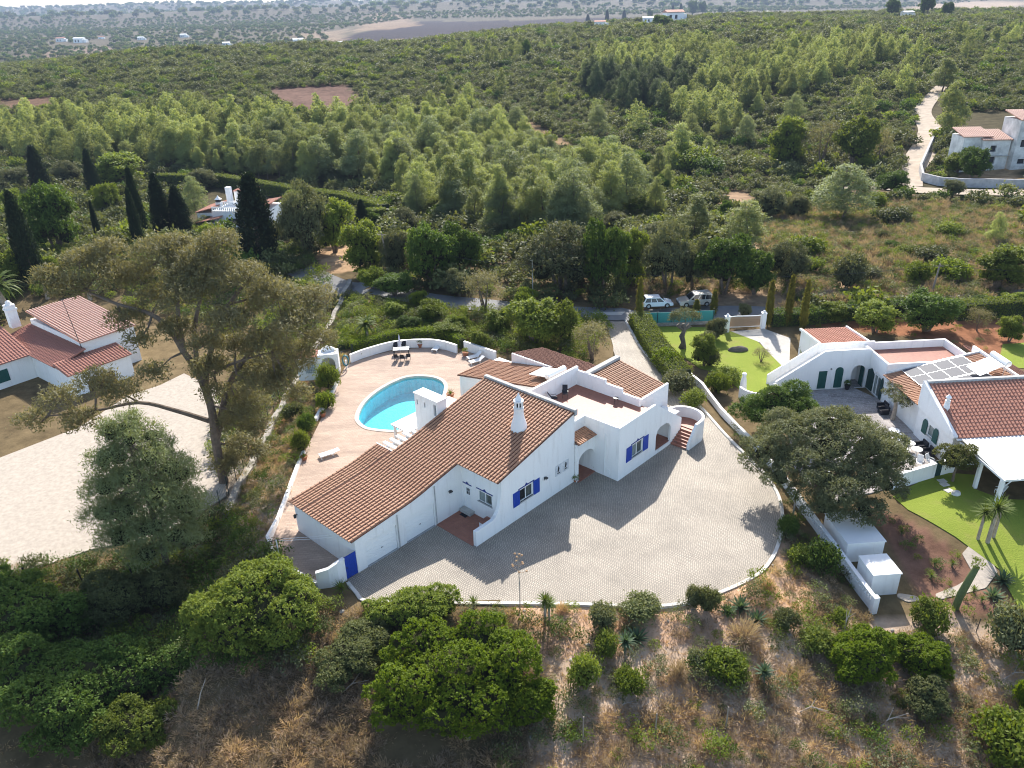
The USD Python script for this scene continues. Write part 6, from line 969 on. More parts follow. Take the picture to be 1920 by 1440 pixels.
OB = np.array([25.6, 54.6, -1.4]); ob = [(0, 0, 6., 4.2, 3.6, 2.2), (-3.6, .5, 5.4, 2.6, 2.6, 2.), (3.6, .6, 5.6, 2.8, 2.6, 2.), (1., 3., 6.6, 3., 2.4, 1.8), (-2., 3.2, 6.2, 2.6, 2.2, 1.8), (-1.2, -3., 4.8, 2.8, 2.2, 1.8), (2.2, -2.8, 4.6, 2.6, 2., 1.8), (4.8, -.6, 4.6, 1.9, 1.9, 1.6), (-4.6, -1.6, 4.4, 1.8, 1.8, 1.6), (.2, -4.2, 3.6, 1.9, 1.4, 1.3), (3.2, 3.6, 5.8, 2., 1.8, 1.5), (4.4, -2.4, 3.8, 1.5, 1.4, 1.2), (-5.2, 1.2, 5.0, 2.0, 2.0, 1.7), (1.8, -4.8, 3.0, 1.7, 1.4, 1.1), (-1.6, -4.6, 3.2, 1.5, 1.2, 1.1), (5.6, 1., 5., 1.7, 1.7, 1.5)]
bigtree('big grey green olive tree spreading over the neighbour\'s pool', OB, [([(0, 0, -.5), (.2, 0, 1.6), (1.2, .2, 3.4), (2.2, .6, 5.)], .4, .12), ([(.1, 0, 1.2), (-1., .3, 3.2), (-2.2, .8, 5.)], .3, .1), ([(.15, 0, 1.5), (0, 1.4, 3.8), (.3, 2.4, 5.6)], .26, .1), ([(.15, 0, 1.4), (.3, -1.4, 3.), (.6, -2.4, 4.4)], .24, .1)], [(b[0] * .93, b[1] * .93) + b[2:] [:1] + tuple(.9 * r for r in b[3:]) for b in ob], L_olive, bark, 7600, 13, .18, .075, 303, .36, 'olive_tree', inner=.4, dense=.4)
OB2 = np.array([25.3, 66.3, -.8]); bigtree('rounder green tree left behind the big olive', OB2, [([(0, 0, -.4), (0, .1, 1.6), (.4, .3, 3.2)], .24, .08)], [(0, 0, 3.4, 2.8, 2.4, 2.0), (-1.9, -.4, 2.8, 1.9, 1.7, 1.6), (1.7, -.2, 3.2, 2., 1.7, 1.5), (2.8, -1.2, 2.8, 1.6, 1.4, 1.3), (.2, -1.4, 2.2, 1.7, 1.3, 1.3)], L_carob, bark, 2200, 12, .18, .09, 304, .32, 'garden_tree', dense=.6)
bigtree('domed bougainvillea tree with rusty flowers at the patio door', rw(4.9, -18.4, 0) , [([(0, 0, -.3), (-.1, -.1, 1.0), (.1, 0, 2.)], .14, .06)], [(0, 0, 2.5, 1.5, 1.4, 1.0), (-.6, -.3, 2.2, 1., 1., .8), (.7, .1, 2.2, 1., 1., .8)], L_boug, bark, 800, 12, .12, .07, 305, .22, 'bougainvillea', 'shrub', dense=.6)
bigtree('climbing creeper on a pale trunk beside the courtyard roof', rw(6.6, -7.4, 0) - [1.4, 0, 0], [([(0, 0, -.3), (.1, .1, 1.3), (0, .2, 2.4)], .26, .14)], [(0, .3, 2.7, 1.0, 1.4, .5), (.3, 1.6, 2.9, .7, .9, .4), (.2, -1., 2.6, .7, .8, .4)], L_olive, palebark, 400, 10, .12, .07, 306, .24, 'creeper', 'climber')
# gnarled clipped olive on a plinth of soil
o = thing('bonsai_olive', 'old clipped olive with a twisted dark trunk on the front lawn', 'tree', at(1279, 652, LG)); put('trunk', MB().tube([(0, 0, -.2), (.1, 0, .7), (-.15, 0, 1.5), (.15, 0, 2.4), (-.05, 0, 3.1)], [.55, .28, .34, .2, .26], 10).tube([(0, 0, 2.3), (-.7, .1, 3.0)], [.16, .3], 7).tube([(0, 0, 2.3), (.8, .1, 2.9)], [.16, .3], 7), rock, o, True); put('crown', crown([(0, 0, 4.2, 1.6, 1.4, .8), (-1., .2, 3.8, .9, .9, .6), (1.1, 0, 3.9, .9, .9, .6)], 420, 10, .26, .16, .06, 311), L_olive, o)
o = thing('rock', 'long dark rock lying on the front lawn', 'rock', at(1384, 657, LG)); R_ = trimesh.creation.icosphere(3, 1.); v = R_.vertices * [1.15, .4, .42]; v += R_.vertices * meshkit.fbm(R_.vertices * 1.7)[:, None] * .22; put('stone', (v, R_.faces), rock, o, True)
# ------------------------------------------------------------------ uncountable ground cover: dry grass, dead twigs, weeds
def field(polys, y0, y1, sp, seed, keep=1., noise=None, x0=-62, x1=62):
    g = np.random.default_rng(seed); xs, ys = np.meshgrid(np.arange(x0, x1, sp), np.arange(y0, y1, sp)); P = np.stack([xs.ravel(), ys.ravel()], 1) + g.uniform(-.5, .5, (xs.size, 2)) * sp
    P = np.c_[P, gz(P[:, 0], P[:, 1])]; x, y = proj(P); k = np.any([inpoly(q, x, y) for q in polys], 0) & ((P - EYE) @ FW > 5)
    if noise: k &= g.random(len(P)) < np.clip(keep + noise[1] * fbm(P[:, 0], P[:, 1], noise[0], seed * 1.3), 0, 1)
    else: k &= g.random(len(P)) < keep
    p2 = P[k]; inside = np.zeros(len(p2), bool)
    for pl_ in (DRIVE, TERR): inside |= inpoly(np.array(sg.Polygon(np.asarray(pl_)[:, :2]).buffer(0).buffer(.25).exterior.coords)[:-1], p2[:, 0], p2[:, 1])
    return p2[~inside]
FG = [(590, 1120), (690, 1140), (1200, 1146), (1300, 1134), (1420, 1085), (1470, 1000), (1560, 1080), (1640, 1180), (1930, 1180), (1990, 1500), (-80, 1500), (-80, 1090), (340, 1090), (560, 1120)]
FGD = [(430, 1180), (700, 1250), (720, 1440), (880, 1420), (1040, 1380), (1200, 1320), (1500, 1230), (1960, 1330), (1990, 1500), (140, 1500), (200, 1330), (330, 1290)]; SLOPE = [(600, 1120), (700, 1150), (1480, 1010), (1640, 1180), (1960, 1190), (1990, 1500), (1000, 1500), (590, 1200)]
BANK = [(425, 960), (500, 1020), (555, 880), (600, 780), (645, 690), (640, 640), (655, 560), (625, 560), (540, 740)]; GARD = [(640, 560), (800, 575), (1150, 600), (1090, 690), (900, 655), (870, 640), (740, 630), (640, 660)]; LFT = [(-80, 1080), (60, 1060), (320, 1020), (430, 960), (500, 1030), (600, 1110), (590, 1250), (-80, 1250)]
tfs = [(tuft(400 + i, 24, .27, 1.3, .03), L_dry) for i in range(3)] + [(tuft(404, 20, .27, 1.3, .03), L_twig)]
d1 = field([SLOPE, FGD, BANK], 28, 112, .48, 11, .42, (3., 1.6)); d2 = field([FG, LFT], 28, 60, .8, 12, .3, (3., .8)); D = np.concatenate([d1, d2])
scatter('dry_grass', tfs, D - [0, 0, .05], rng.uniform(.6, 1.5, len(D)), 'straw coloured dry grass covering the slope and bank', 'grass', which=mix(len(D), [3, 3, 3, 1.5]))
tw = [(twigs(410 + i, 46, .8, .9, .03), m_) for i, m_ in enumerate((L_twig, L_twig, L_dry))]
d1 = field([FGD], 28, 46, .85, 13, .32, (3., 1.2)); d2 = field([SLOPE, LFT], 28, 60, 1.6, 14, .16, (4., 1.2)); d3 = field([BANK], 48, 112, 1.3, 15, .5, (3., 1.)); D = np.concatenate([d1, d2, d3])
scatter('dead_scrub', tw, D - [0, 0, .1], rng.uniform(.6, 1.35, len(D)), 'tangled grey brown dead scrub on the foreground slope', 'scrub', which=mix(len(D), [4, 4, 3]))
wd_ = [(shrub(420 + i, 40, 8, .11, .06, .2, 4, .8, .7), m_) for i, m_ in enumerate((L_scrub, L_mid, L_carob, L_lime, L_olive))]
d1 = field([SLOPE], 28, 60, 1.4, 16, .2, (4., 1.5)); d2 = field([BANK], 48, 112, 1.1, 17, .5, (4., 1.4)); d3 = field([GARD], 80, 112, .95, 18, .7, (4., .8)); d4 = field([LFT], 28, 60, 1.0, 19, .75, (3., .5)); d5 = field([[(1490, 610), (1930, 570), (1930, 680), (1760, 640)]], 60, 110, 1.6, 20, .4, x0=20, x1=90); d5 = np.concatenate([d5, field([[(1650, 960), (1750, 1000), (1850, 1080), (1900, 1150), (1760, 1160), (1700, 1070)]], 36, 70, .9, 27, .3)]); d6 = field([[(1180, 610), (1290, 750), (1380, 810), (1440, 870), (1460, 900), (1500, 960), (1620, 1120), (1560, 1100), (1470, 1000), (1440, 880), (1300, 740)]], 40, 100, .8, 21, .55)
D = np.concatenate([d1, d2, d3, d4, d5, d6]); w_ = np.concatenate([mix(len(d1), [3, 2, 1, 1, 2]), mix(len(d2), [4, 2, 2, 1, 1]), mix(len(d3), [1.5, 4, 1, 4, 1.5]), mix(len(d4), [3, 2, 4, .3, 1]), mix(len(d5), [1, 2, 1, 1, 1]), mix(len(d6), [2, 3, 2, 1, 2])])
S = np.concatenate([rng.uniform(.5, 1.45, len(d1)), rng.uniform(.5, 1.3, len(d2)), rng.uniform(.8, 1.9, len(d3)), rng.uniform(.9, 1.9, len(d4)), rng.uniform(.5, 1., len(d5)), rng.uniform(.5, 1.1, len(d6))])
scatter('low_weeds', wd_, D - [0, 0, .06], S, 'low green weeds and seedlings growing between the named shrubs', 'weeds', which=w_)
gl = field([[(0, 470), (560, 470), (620, 530), (560, 600), (440, 640), (200, 560), (0, 560)]], 90, 160, 1.9, 22, .7, (6., .6), x0=-110, x1=0); gl2 = field([[(500, 600), (600, 560), (620, 600), (560, 700), (430, 900), (380, 860), (450, 700)]], 60, 115, 1.4, 23, .5, (6., .8))
D = np.concatenate([gl, gl2]); scatter('garden_undergrowth', wd_, D - [0, 0, .1], rng.uniform(1.2, 2.6, len(D)), 'green undergrowth of the left gardens', 'undergrowth', which=mix(len(D), [2, 4, 3, 1.5, 2]))
d1 = field([CLEAR[0]], 97, 190, 1.3, 41, .42, (7., 1.5), 20, 150); d2 = field([CLEAR[0]], 97, 190, 1.5, 42, .5, (9., 1.5), 20, 150); D = np.concatenate([d1, d2]); x, y = proj(D); k = ~inpoly(GAPS[1], x, y); w_ = np.concatenate([mix(len(d1), [1, 1, 1, 0, 0, 0, 0, 0]), 3 + mix(len(d2), [4, 2, 1, 1.2, 2])])[k]
scatter('clearing_scrub', [tfs[0], tfs[3], tw[0]] + wd_, D[k] - [0, 0, .08], np.concatenate([rng.uniform(1.2, 2.4, len(d1)), rng.uniform(.7, 1.9, len(d2))])[k], 'dry grass and low weeds over the brown clearing', 'scrub', which=w_)
# grass blades on the lawns are too fine to see; scattered stones on the slope
D = field([SLOPE, BANK], 28, 112, 1.6, 24, .5); st_ = trimesh.creation.icosphere(1, .12); st_.vertices *= [1.2, .9, .6]
scatter('scattered_stones', [((st_.vertices, st_.faces), stone)], D, rng.uniform(.4, 1.6, len(D)), 'pale stones scattered on the dry slope', 'stones')
# ------------------------------------------------------------------ single rosette plants
for kind, px, sc, lab in (('yucca', (1022, 1168), 1.15, 'twin headed yucca standing at the kerb'), ('yucca', (1030, 1166), .95, 'shorter yucca behind the twin headed one at the kerb'), ('smallyucca', (640, 1112), 1.5, 'bright spiky plant at the end of the yard wall'), ('smallyucca', (757, 1133), 1.1, 'spiky plant on the kerb, left of three'), ('smallyucca', (823, 1133), 1.2, 'spiky plant on the kerb, middle of three'), ('smallyucca', (888, 1136), 1.15, 'spiky plant on the kerb, right of three'), ('agave', (1193, 1200), 1.3, 'large blue green agave on the dry slope'), ('stalkagave', (1172, 1225), 1., 'stemmed agave beside the large blue green one'), ('agave', (1418, 1165), 1.2, 'agave with pointed grey leaves below the kerb bend'), ('agave', (1388, 1140), 1.2, 'agave at the kerb bend, upper of the group'), ('agave', (1365, 1150), .9, 'smaller agave left of the kerb bend group'), ('stalkagave', (1430, 1280), .9, 'stemmed yellow green agave beside the yellow shrub'), ('yucca', (1833, 1012), 1.5, 'tall many headed yucca on the back lawn, left head'), ('yucca', (1851, 1018), 1.9, 'tall many headed yucca on the back lawn, middle head'), ('yucca', (1862, 1008), 1.6, 'tall many headed yucca on the back lawn, right head'), ('yucca', (1487, 965), 1., 'dark yucca between the kerb and the pierced wall'),
                          ('smallyucca', (1690, 1002), .8, 'small succulent at the left edge of the red bed'), ('smallyucca', (1752, 1060), .9, 'succulent rosette in the middle of the red bed'), ('smallyucca', (1745, 1085), 1., 'yellow green succulent beside the gravel path'), ('smallyucca', (1785, 1062), 1., 'succulent rosette above the gravel path'), ('agave', (1862, 1120), 1.1, 'dark spiky agave below the gravel path'), ('agave', (1880, 1090), 1.2, 'dark spiky agave at the edge of the back lawn'), ('smallyucca', (1825, 1110), .9, 'small aloe below the gravel path'), ('smallyucca', (1840, 1128), .9, 'small aloe in the lower red bed'), ('palm', (690, 640), .85, 'small palm in the terraced garden above the hedge'), ('palm', (14, 590), 1.7, 'palm at the left edge beside the pink chimney'), ('palm', (170, 562), 1.1, 'yellow green palm behind the pink roof'), ('palm', (90, 560), 1.1, 'palm beside the white wall behind the pink roof'), ('smallyucca', (600, 722), 1.2, 'spiky plant under the trellis')):
    plant('yucca' if 'yucca' in kind else kind.replace('stalk', ''), lab, 'palm' if kind == 'palm' else 'succulent' if 'agave' in kind or 'succulent' in lab else 'yucca', PR[kind], GP(*px), sc)
g_ = GP(1790, 1140); o = thing('cactus_column', 'thick leaning green cactus trunk in the lower red bed', 'cactus', g_); put('stem', MB().tube([(0, 0, -.3), (.15, 0, 1.2), (.55, .1, 2.6), (.8, .1, 3.6)], [.24, .26, .24, .2], 9), cactus, o, True); put('top_growth', crown([(.8, .1, 3.8, .5, .5, .4)], 40, 8, .2, .16, .05, 77), L_mid, o)
g_ = GP(975, 1143); o = thing('agave_stalk', 'tall thin agave flower stalk standing against the cobbled drive', 'flower stalk', g_); put('stalk', MB().tube([(0, 0, -.3), (.02, 0, 2.), (-.05, 0, 4.9)], [.05, .04, .025], 6), drywood, o); q = MB(); gq = np.random.default_rng(5)
for i in range(11): z = 3.2 + i * .16; a = i * 2.4; r = .55 - .035 * i; q.tube([(-.03, 0, z), (r * math.cos(a) - .03, r * math.sin(a), z + .12)], .012, 4); q.man(m3.Manifold.sphere(.09, 8).scale((1, 1, .6)).translate((r * math.cos(a) - .03, r * math.sin(a), z + .16)))
put('flower_heads', q, L_dry, o)
# ------------------------------------------------------------------ furniture and small things
def lounger(label, P, rz, back=.55, m_=plastic):
    o = thing('sun_lounger', label, 'sun lounger', P, rz); q = MB()
    for i in range(9): q.box(-.62 + i * .14, -.5 + i * .14, -.31, .31, .29, .33)
    put('slatted_bed', q, m_, o); put('frame', MB().box(-.68, .7, -.35, -.31, .26, .34).box(-.68, .7, .31, .35, .26, .34), m_, o)
    c, s_ = math.cos(back), math.sin(back); q = MB(); q.hexa([(.64, -.31, .3), (.64 + .68 * c, -.31, .3 + .68 * s_), (.64 + .68 * c, .31, .3 + .68 * s_), (.64, .31, .3), (.62, -.31, .34), (.62 + .68 * c, -.31, .34 + .68 * s_), (.62 + .68 * c, .31, .34 + .68 * s_), (.62, .31, .34)]); put('backrest', q, m_, o)
    for x in (-.55, .55):
        for y in (-.31, .31): put('leg', MB().box(x - .03, x + .03, y - .03, y + .03, 0, .27), m_, o)
    return o
lounger('white lounger standing alone on the terrace by the left edge', at(612, 856), 32, .12); lounger('white lounger with raised back at the curved terrace wall', at(818, 657), 72, .9)
lounger('white lounger by the garden wall, farther of the pair', at(886, 673), 30, .7); lounger('white lounger by the garden wall, nearer of the pair', at(890, 681), 30, .5)
o = thing('garden_table', 'rectangular white garden table by the curved terrace wall', 'table', at(753, 664), 2); put('table_top', MB().box(-.95, .95, -.48, .48, .7, .75), white2, o)
for x in (-.85, .85):
    for y in (-.4, .4): put('leg', MB().box(x - .03, x + .03, y - .03, y + .03, 0, .7), darkmetal, o)
um = thing('parasol', 'folded grey parasol standing through the garden table', 'parasol', at(751, 664)); put('pole', MB().tube([(0, 0, 0), (0, 0, 2.5)], .025, 8), metal, um); put('folded_canopy', MB().lathe([(.02, .95), (.16, 1.05), (.13, 1.6), (.09, 2.2), (.03, 2.55), (.001, 2.6)], (0, 0, 0), 10), umbrella_m, um, 40)
def chair(label, P, rz, m_=blackfab, fm=darkmetal, name='garden_chair', cat='chair', rec=.25, group=None):
    o = thing(name, label, cat, P, rz, group); put('seat', MB().box(-.25, .25, -.25, .25, .41, .45), m_, o); put('backrest', MB().hexa([(.23, -.25, .45), (.27, -.25, .45), (.27, .25, .45), (.23, .25, .45), (.23 + rec, -.25, .98), (.27 + rec, -.25, .98), (.27 + rec, .25, .98), (.23 + rec, .25, .98)]), m_, o)
    for x in (-.22, .22):
        for y in (-.23, .23): put('leg', MB().tube([(x, y, 0), (x, y, .42)], .018, 5), fm, o)
    for y in (-.27, .27): put('armrest', MB().box(-.2, .32, y - .02, y + .02, .62, .65), fm, o)
    return o
for px, rz, lab in (((742, 658), 95, 'dark garden chair behind the garden table, left one'), ((757, 656), 85, 'dark garden chair behind the garden table, right one'), ((744, 675), -95, 'dark garden chair in front of the garden table, left one'), ((755, 676), -90, 'dark garden chair in front of the garden table, middle one'), ((766, 674), -80, 'dark garden chair in front of the garden table, right one')): chair(lab, at(*px), rz)
chair('dark reclining chair on the roof terrace, nearer the corner', hw(24.0, 1.1, 4.43), math.degrees(HA) + 140, rec=.4); chair('dark reclining chair on the roof terrace, farther along the wall', hw(25.3, .9, 4.43), math.degrees(HA) + 40, rec=.45)
o = thing('side_table', 'small round black table on the roof terrace', 'table', hw(27.4, -3.4, 4.43)); put('top', MB().lathe([(.01, .5), (.26, .5), (.26, .54), (.01, .54)], n=14), black, o); [put('leg', MB().tube([(.22 * math.cos(a), .22 * math.sin(a), 0), (.18 * math.cos(a), .18 * math.sin(a), .5)], .015, 5), black, o) for a in (0, 2.1, 4.2)]
def pot(label, P, r=.26, h=.38, kind='smallyucca', s_=.7, pm=None, leaf=None):
    o = thing('potted_plant', label, 'potted plant', P); put('pot', MB().lathe([(.01, 0), (r * .7, 0), (r, h * .85), (r * 1.12, h * .86), (r * 1.12, h), (r * .9, h), (r * .88, h - .05), (.01, h - .05)], n=14), pm or terracotta, o, 30)
    put('foliage', rosette(30, .62 * s_, .06, 3, .18, h - .05, (.0, 1.4)) if kind else crown([(0, 0, h + .25, .3, .3, .3)], 60, 7, .14, .1, .05, 9), leaf or L_yucca, o); return o
pot('terracotta pot with spiky leaves between the pool and the rear wing', at(845, 746), .4, .55, 'x', 1.2); pot('dark potted bush against the curved wall, right of the garden table', at(788, 651), .3, .5, None, leaf=L_carob); pot('potted bush against the curved wall near its left end', at(676, 671), .3, .4, None, leaf=L_mid); pot('terracotta pot at the foot of the straight garden wall', at(873, 667), .35, .45, None, leaf=L_mid); pot('terracotta pot on the terrace edge above the bank', at(606, 781), .3, .45, 'x', 1.); pot('dark potted plant at the entry arch', at(1116, 878), .25, .35, 'x', 1., leaf=L_carob); pot('terracotta pot beside the gable corner at the entry', at(1079, 903), .16, .2, None); pot('black pot with a thin stem beside the neighbour\'s arch', rw(3.75, -.35, .03), .28, .5, None, pm=black, leaf=L_carob); pot('terracotta pot with a leafy plant at the terrace edge by the lounger', at(571, 862), .3, .4, 'x', 1.)
# arched niche with trellis wall
nc = thing('arched_niche', 'small white arched niche with a tiled side wall beside the hose', 'garden niche', at(619, 702), 8)
n_ = bx(-1.1, 1.15, -.2, 1.4, -.4, 2.55) - arch(-.75, .75, .05, 2.2, .75, -.5, 1.25); n_ += arch(-1.0, 1.0, 1.9, 3.0, 1.0, 1.2, 1.42) ; n_ -= arch(-.8, .8, 2.4, 2.85, .45, -.1, 1.18)
put('niche_wall', mm(n_), white, nc, 30); put('side_wall', mm(bx(-3.6, -1.1, .6, .85, -.8, 2.1)), white, nc); put('niche_seat', MB().box(-.7, .7, .6, 1.2, .05, .5), woodm, nc)
tr = put('wall_roof', mm(evz([(.35, 2.1), (1.7, 2.5), (1.7, 2.58), (.35, 2.18)], -3.7, -1.1)), under_pink, nc); put('roof_tiles', tiles(fr1, cols(-3.7, -1.15, .34), lambda b: (.33, 1.7), lambda a, b: 2.17 + (a - .35) * .296, seed=51), tile_pink, tr, 40, kind='stuff')
q = MB(); [q.box(-2.7 + i * .2, -2.67 + i * .2, .5, .53, .1, 1.9) for i in range(6)]; [q.box(-2.7, -1.65, .53, .55, .2 + i * .2, .23 + i * .2) for i in range(9)]; put('trellis', q, teal, nc)
o = thing('hose_reel', 'coiled dark teal hose hanging beside the arched niche', 'hose', at(650, 690) ); th = np.linspace(0, 2 * np.pi, 20); [put('coil', MB().tube(np.c_[.33 * np.cos(th), np.full(20, -.07 * k), 1.0 + .62 * np.sin(th)], .07, 6, False), teal, o, True) for k in range(3)]; put('bracket', MB().box(-.08, .08, -.1, .1, 0, 1.0), white2, o)
# clothes line in the yard
cp = thing('clothes_line', 'white clothes line post with two lines across the shaded yard', 'clothes line', at(525, 1050)); q0 = hw(0, 3.2, 1.9) - at(525, 1050); q1 = hw(0, 2.8, 1.9) - at(525, 1050)
put('post', MB().tube([(0, 0, 0), (0, 0, 1.9)], .05, 8), white2, cp); put('cross_arm', MB().tube([(-.5, -.2, 1.85), (.5, .2, 1.9)], .03, 6), darkmetal, cp)
for a, b in (((.4, .15, 1.88), q0), ((.2, -.05, 1.85), q1)): put('line', MB().tube([a, (np.array(a) + b) / 2 - [0, 0, .06], b], .014, 4), white2, cp)
o = thing('yard_lamp', 'small dark lantern on the rear corner of the garage wall', 'lamp', hw(-.12, 7.7, 1.6)); put('bracket', MB().box(-.03, .15, -.03, .03, .1, .14), darkmetal, o); put('lantern', MB().lathe([(.01, -.2), (.09, -.2), (.12, .05), (.02, .16)], (-.08, 0, 0), 8), darkmetal, o)
# street lamp, poles and wires
sl = GP(999, 562); hl = hgt(sl, 488); o = thing('street_lamp', 'grey street lamp with a white head on the lane', 'street lamp', sl); put('pole', MB().tube([(0, 0, -.3), (0, 0, hl)], [.09, .06], 8), metal, o); put('lamp_head', MB().box(-.25, .2, -.12, .12, hl - .05, hl + .1), plastic, o)
wp_ = []
for px, tip, lean, lab in (((733, 520), 436, -.8, 'wooden power pole leaning above the dark carobs'), ((1746, 552), 495, .3, 'wooden power pole with a cross arm beside the right lane'), ((1322, 312), 268, 0, 'thin distant pole in the scrub above the bright pines')):
    g_ = GP(*px); h_ = hgt(g_, tip); o = thing('power_pole', lab, 'pole', g_); put('pole', MB().tube([(0, 0, -.3), (lean, 0, h_)], [.16, .1], 8), pole_m, o); put('cross_arm', MB().box(lean - .6, lean + .6, -.06, .06, h_ - .35, h_ - .25), pole_m, o); wp_.append(g_ + [lean, 0, h_ - .2])
def wire(label, A, Bp, sag):
    o = thing('power_line', label, 'wire', A); t = np.linspace(0, 1, 14)[:, None]; P = (np.asarray(Bp) - A) * t; P[:, 2] -= sag * 4 * (t * (1 - t))[:, 0]; put('cable', MB().tube(P, .022, 4, False), darkmetal, o)
wire('sagging black cable from the leaning pole to the street lamp', wp_[0], sl + [0, 0, hl - .6], 1.2); wire('long black cable from the street lamp over the parked cars', sl + [0, 0, hl - .6], wp_[1], 1.8); wire('cable leading off to the right from the right lane pole', wp_[1], wp_[1] + [60, -8, 1], 1.5)
# parked cars
def car(label, P, rz, L, Wd, H, hood, paint, suv):
    o = thing('parked_car', label, 'car', P, rz); hl_, w = L / 2, Wd / 2; zb_, zs = .28, H * .56
    side = [(-hl_, zb_ + .15), (-hl_ + .06, zs - .05), (-hl_ + .3, zs + .02), (hood, zs + .02), (hl_ - .25, zs - .12), (hl_, zs - .3), (hl_, zb_ + .1), (hl_ - .15, zb_), (-hl_ + .15, zb_)]
    bdy = euz(side, -w, w)
    for x in (-hl_ * .62, hl_ * .60): bdy -= m3.Manifold.cylinder(Wd + 1, .37, .37, 20).rotate((90, 0, 0)).translate((x, w + .5, .32))
    put('body', mm(bdy), paint, o, 35)
    r0, r1 = -hl_ + (.1 if suv else .35), hood - .75; c0, c1 = -hl_ + .08, hood + .05
    cab = MB().hexa([(c0, -w + .04, zs), (c1, -w + .04, zs), (c1, w - .04, zs), (c0, w - .04, zs), (r0 + .12, -w + .2, H), (r1, -w + .2, H), (r1, w - .2, H), (r0 + .12, w - .2, H)]); put('cabin', cab, paint, o)
    def on(side_, t0, t1, z0, z1):
        pts = []
        for t, z in ((t0, z0), (t1, z0), (t1, z1), (t0, z1)):
            f = (z - zs) / (H - zs); xa = c0 + (r0 + .12 - c0) * f; xb = c1 + (r1 - c1) * f; yy = side_ * (w - .04 - .16 * f + .006); pts.append((xa + (xb - xa) * t, yy, z))
        return MB().add(pts, [(0, 1, 2), (0, 2, 3)] if side_ < 0 else [(0, 2, 1), (0, 3, 2)])
    for sd in (-1, 1):
        for t0, t1 in ((.06, .32), (.35, .62), (.65, .93)): put('side_window', on(sd, t0, t1, zs + .05, H - .1), carglass, o)
    for xs, xt, nme in ((c1, r1, 'windscreen'), (c0, r0 + .12, 'rear_window')):
        e_ = .008 if nme == 'windscreen' else -.008; V = [(xs + (xt - xs) * f + e_, sg_ * (w - .1 - .16 * f), zs + (H - zs) * f) for f, sg_ in ((.1, -1), (.1, 1), (.88, 1), (.88, -1))]; put(nme, MB().add(V, [(0, 1, 2), (0, 2, 3)]), carglass, o)
    for x in (-hl_ * .62, hl_ * .60):
        for y in (-w + .1, w - .1):
            wh = put('wheel', MB().tube([(x, y - .11, .32), (x, y + .11, .32)], .32, 16), rubber, o); put('rim', MB().tube([(x, y - .12, .32), (x, y + .12, .32)], .2, 10), metal, wh)
    for y in (-w + .3, w - .3):
        put('headlight', MB().box(hl_ - .1, hl_ + .012, y - .16, y + .16, zs - .32, zs - .2), lightglass, o); put('tail_light', MB().box(-hl_ - .012, -hl_ + .1, y - .14, y + .14, zs - .35, zs - .1), redlight, o)
    if suv:
        for y in (-w + .3, w - .3): put('roof_rail', MB().tube([(r0 + .3, y, H + .07), (r1 - .1, y, H + .07)], .025, 5), metal, o)
    put('bumper', MB().box(hl_ - .08, hl_ + .03, -w + .1, w - .1, .3, .5).box(-hl_ - .03, -hl_ + .08, -w + .1, w - .1, .3, .5), paint if not suv else darkmetal, o)
    return o
c_ = at(1231, 574, .12); car('white hatchback parked on the lane behind the teal screen', c_, 3, 4.15, 1.75, 1.47, 1.05, carwhite, False); c_ = at(1302, 571, .12); car('silver off-roader with roof rails parked on the lane', c_, 184, 4.6, 1.85, 1.72, 1.0, carsilver, True)
# patio furniture of the neighbour
for a, b, lab in ((5.2, -5.2, 'dark wicker armchair near the creeper on the patio'), (4.9, -6.0, 'second dark wicker armchair near the creeper'), (5.0, -13.0, 'dark wicker armchair under the shuttered window'), (5.0, -14.2, 'dark wicker sofa seat under the shuttered window')):
    o = thing('wicker_armchair', lab, 'armchair', rw(a, b, .03), RD); put('seat', MB().box(-.4, .4, -.4, .4, .05, .42), blackfab, o); put('backrest', MB().box(.28, .42, -.42, .42, .42, .85), blackfab, o); [put('armrest', MB().box(-.4, .3, y - .07, y + .07, .42, .62), blackfab, o) for y in (-.38, .38)]
for a, b, lab in ((3.6, -10.6, 'round white patio table, farthest one'), (3.8, -13.0, 'round white patio table in the middle'), (3.9, -14.1, 'round white patio table nearest the patio wall')):
    o = thing('patio_table', lab, 'table', rw(a, b, .03), RD); put('top', MB().lathe([(.01, .7), (.5, .7), (.5, .74), (.01, .74)], n=18), white2, o); put('pedestal', MB().lathe([(.01, 0), (.24, 0), (.05, .06), (.05, .7), (.01, .7)], n=10), white2, o)
for a, b, rz, lab in ((3.2, -15.9, 60, 'white plastic chair by the patio wall'), (4.3, -15.8, 120, 'second white plastic chair by the patio wall'), (3.2, -12.0, 30, 'white plastic chair between the round tables'), (7.6, -20.6, 0, 'white chair under the corrugated porch roof')): chair(lab, rw(a, b, .03 if b > -17 else -.12), rz, plastic, plastic, 'plastic_chair')
for i, px in enumerate(((1766, 903), (1771, 910), (1778, 921), (1792, 927))): o = thing('stepping_stone', ('grey stepping stone nearest the patio door', 'second grey stepping stone from the patio door', 'pale square stepping stone on the sunny lawn', 'rounded pale stone beside the stepping stones')[i], 'stone', ground(*map(float, px)) + [0, 0, .06], 10 + 7 * i); put('slab', mm(bx(-.35, .35, -.25, .25, -.05, .05)) if i < 3 else (R_.vertices * [.45, .35, .3] , R_.faces), kerbm, o)
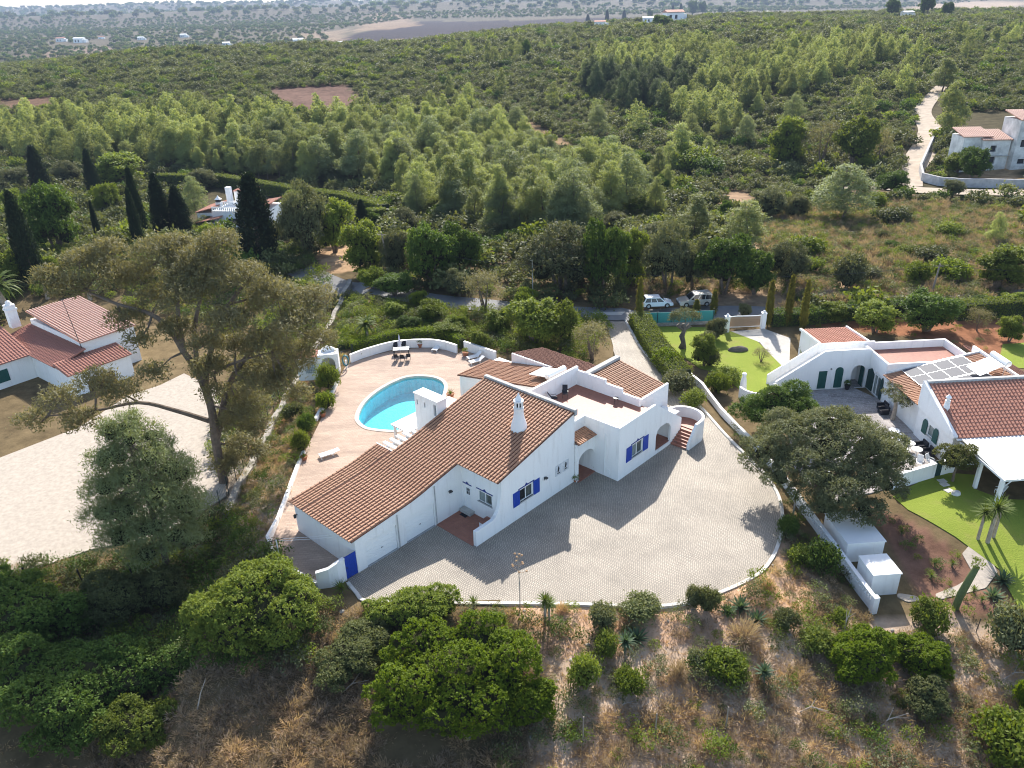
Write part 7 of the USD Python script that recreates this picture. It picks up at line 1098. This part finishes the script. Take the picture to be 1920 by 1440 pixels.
# fence of posts and wire on the foreground slope, and driftwood branches
o = thing('slope_fence', 'wire fence with leaning wooden posts on the dry foreground slope', 'fence')
fp = [GP(1093, 1400), GP(1228, 1385), GP(1360, 1370)]; hp = [2.5, 2.1, 2.0]
for p_, h_ in zip(fp, hp): put('post', MB().tube([p_ - [0, 0, .3], p_ + [0, 0, h_]], .045, 6), pole_m, o)
for a, b, ha, hb in zip(fp[:-1], fp[1:], hp[:-1], hp[1:]):
    for k in range(5): put('wire', MB().tube([a + [0, 0, ha * (.2 + .19 * k)], (a + b) / 2 + [0, 0, (ha + hb) / 2 * (.19 + .19 * k)], b + [0, 0, hb * (.2 + .19 * k)]], .006, 3), darkmetal, o)
for px, lab in (((1735, 1160), 'left thin fence stake beside the red bed'), ((1830, 1185), 'right thin fence stake beside the red bed')): g_ = GP(*px); o = thing('fence_stake', lab, 'stake', g_); put('stake', MB().tube([(0, 0, -.2), (.05, 0, 1.2)], .03, 5), darkmetal, o)
gq = np.random.default_rng(9)
for i, (px, L_, lab) in enumerate((((1640, 1372), 2.6, 'long pale fallen branch below the bright bushes'), ((1500, 1335), 1.6, 'pale fallen branch on the right slope'), ((1880, 1275), 2., 'bleached branch at the right edge'), ((1900, 1255), 1.8, 'second bleached branch at the right edge'), ((370, 1330), 2.4, 'bare pale branch sticking out of the left thicket'), ((1150, 1340), 1.8, 'thin dead stem on the middle of the slope'), ((640, 1300), 1.8, 'dead white branch between the two big bushes'), ((1580, 1200), 2.6, 'tall pale dry stem left of the bright bushes'))):
    g_ = GP(*px); a = gq.uniform(-.5, .5); up_ = 1.9 if i in (4, 7) else .4; o = thing('dead_branch', lab, 'branch', g_); e_ = np.array([L_ * math.cos(a) * (.3 if up_ > 1 else 1), L_ * math.sin(a), up_]); put('branch', MB().tube([(0, 0, 0), e_ * .4 + [0, .15, .25], e_], [.05, .04, .015], 5).tube([e_ * .4 + [0, .15, .25], e_ * .6 + [.1, .6, .5]], [.03, .01], 4).tube([e_ * .6 + [0, .08, .15], e_ * .85 + [.1, -.5, .4]], [.025, .01], 4), drywood, o)
q = gp([(1512, 572), (1560, 560), (1640, 566), (1600, 578)], 0); D = field([[(1510, 575), (1520, 555), (1570, 548), (1640, 558), (1640, 568)]], 94, 116, .7, 31, .9, x0=20, x1=70); scatter('brushwood_heap', [(twigs(430, 60, .7, .9, .05), island('brushwood', [(0., (.22, .19, .16)), (1., (.42, .38, .33))], .95, (.8, 1.2)))], D, rng.uniform(.8, 1.5, len(D)), 'heap of pale cut brushwood along the lane', 'brushwood')
# ------------------------------------------------------------------ air
hx0, hx1, hy0, hy1 = gx[0] - 40, gx[-1] + 40, gy[0] - 40, gy[-1] + 40
haze = put('haze', MB().box(hx0, hx1, hy0, hy1, float(Z.min()) - 3, max(float(Z.max()) + 25, CAMH + 15)), mat('haze', {'v': ('principled_volume', {'color': (.52, .66, .90), 'density': HAZE, 'anisotropy': 0.})}, surface=None, volume='v.volume'), kind='stuff')
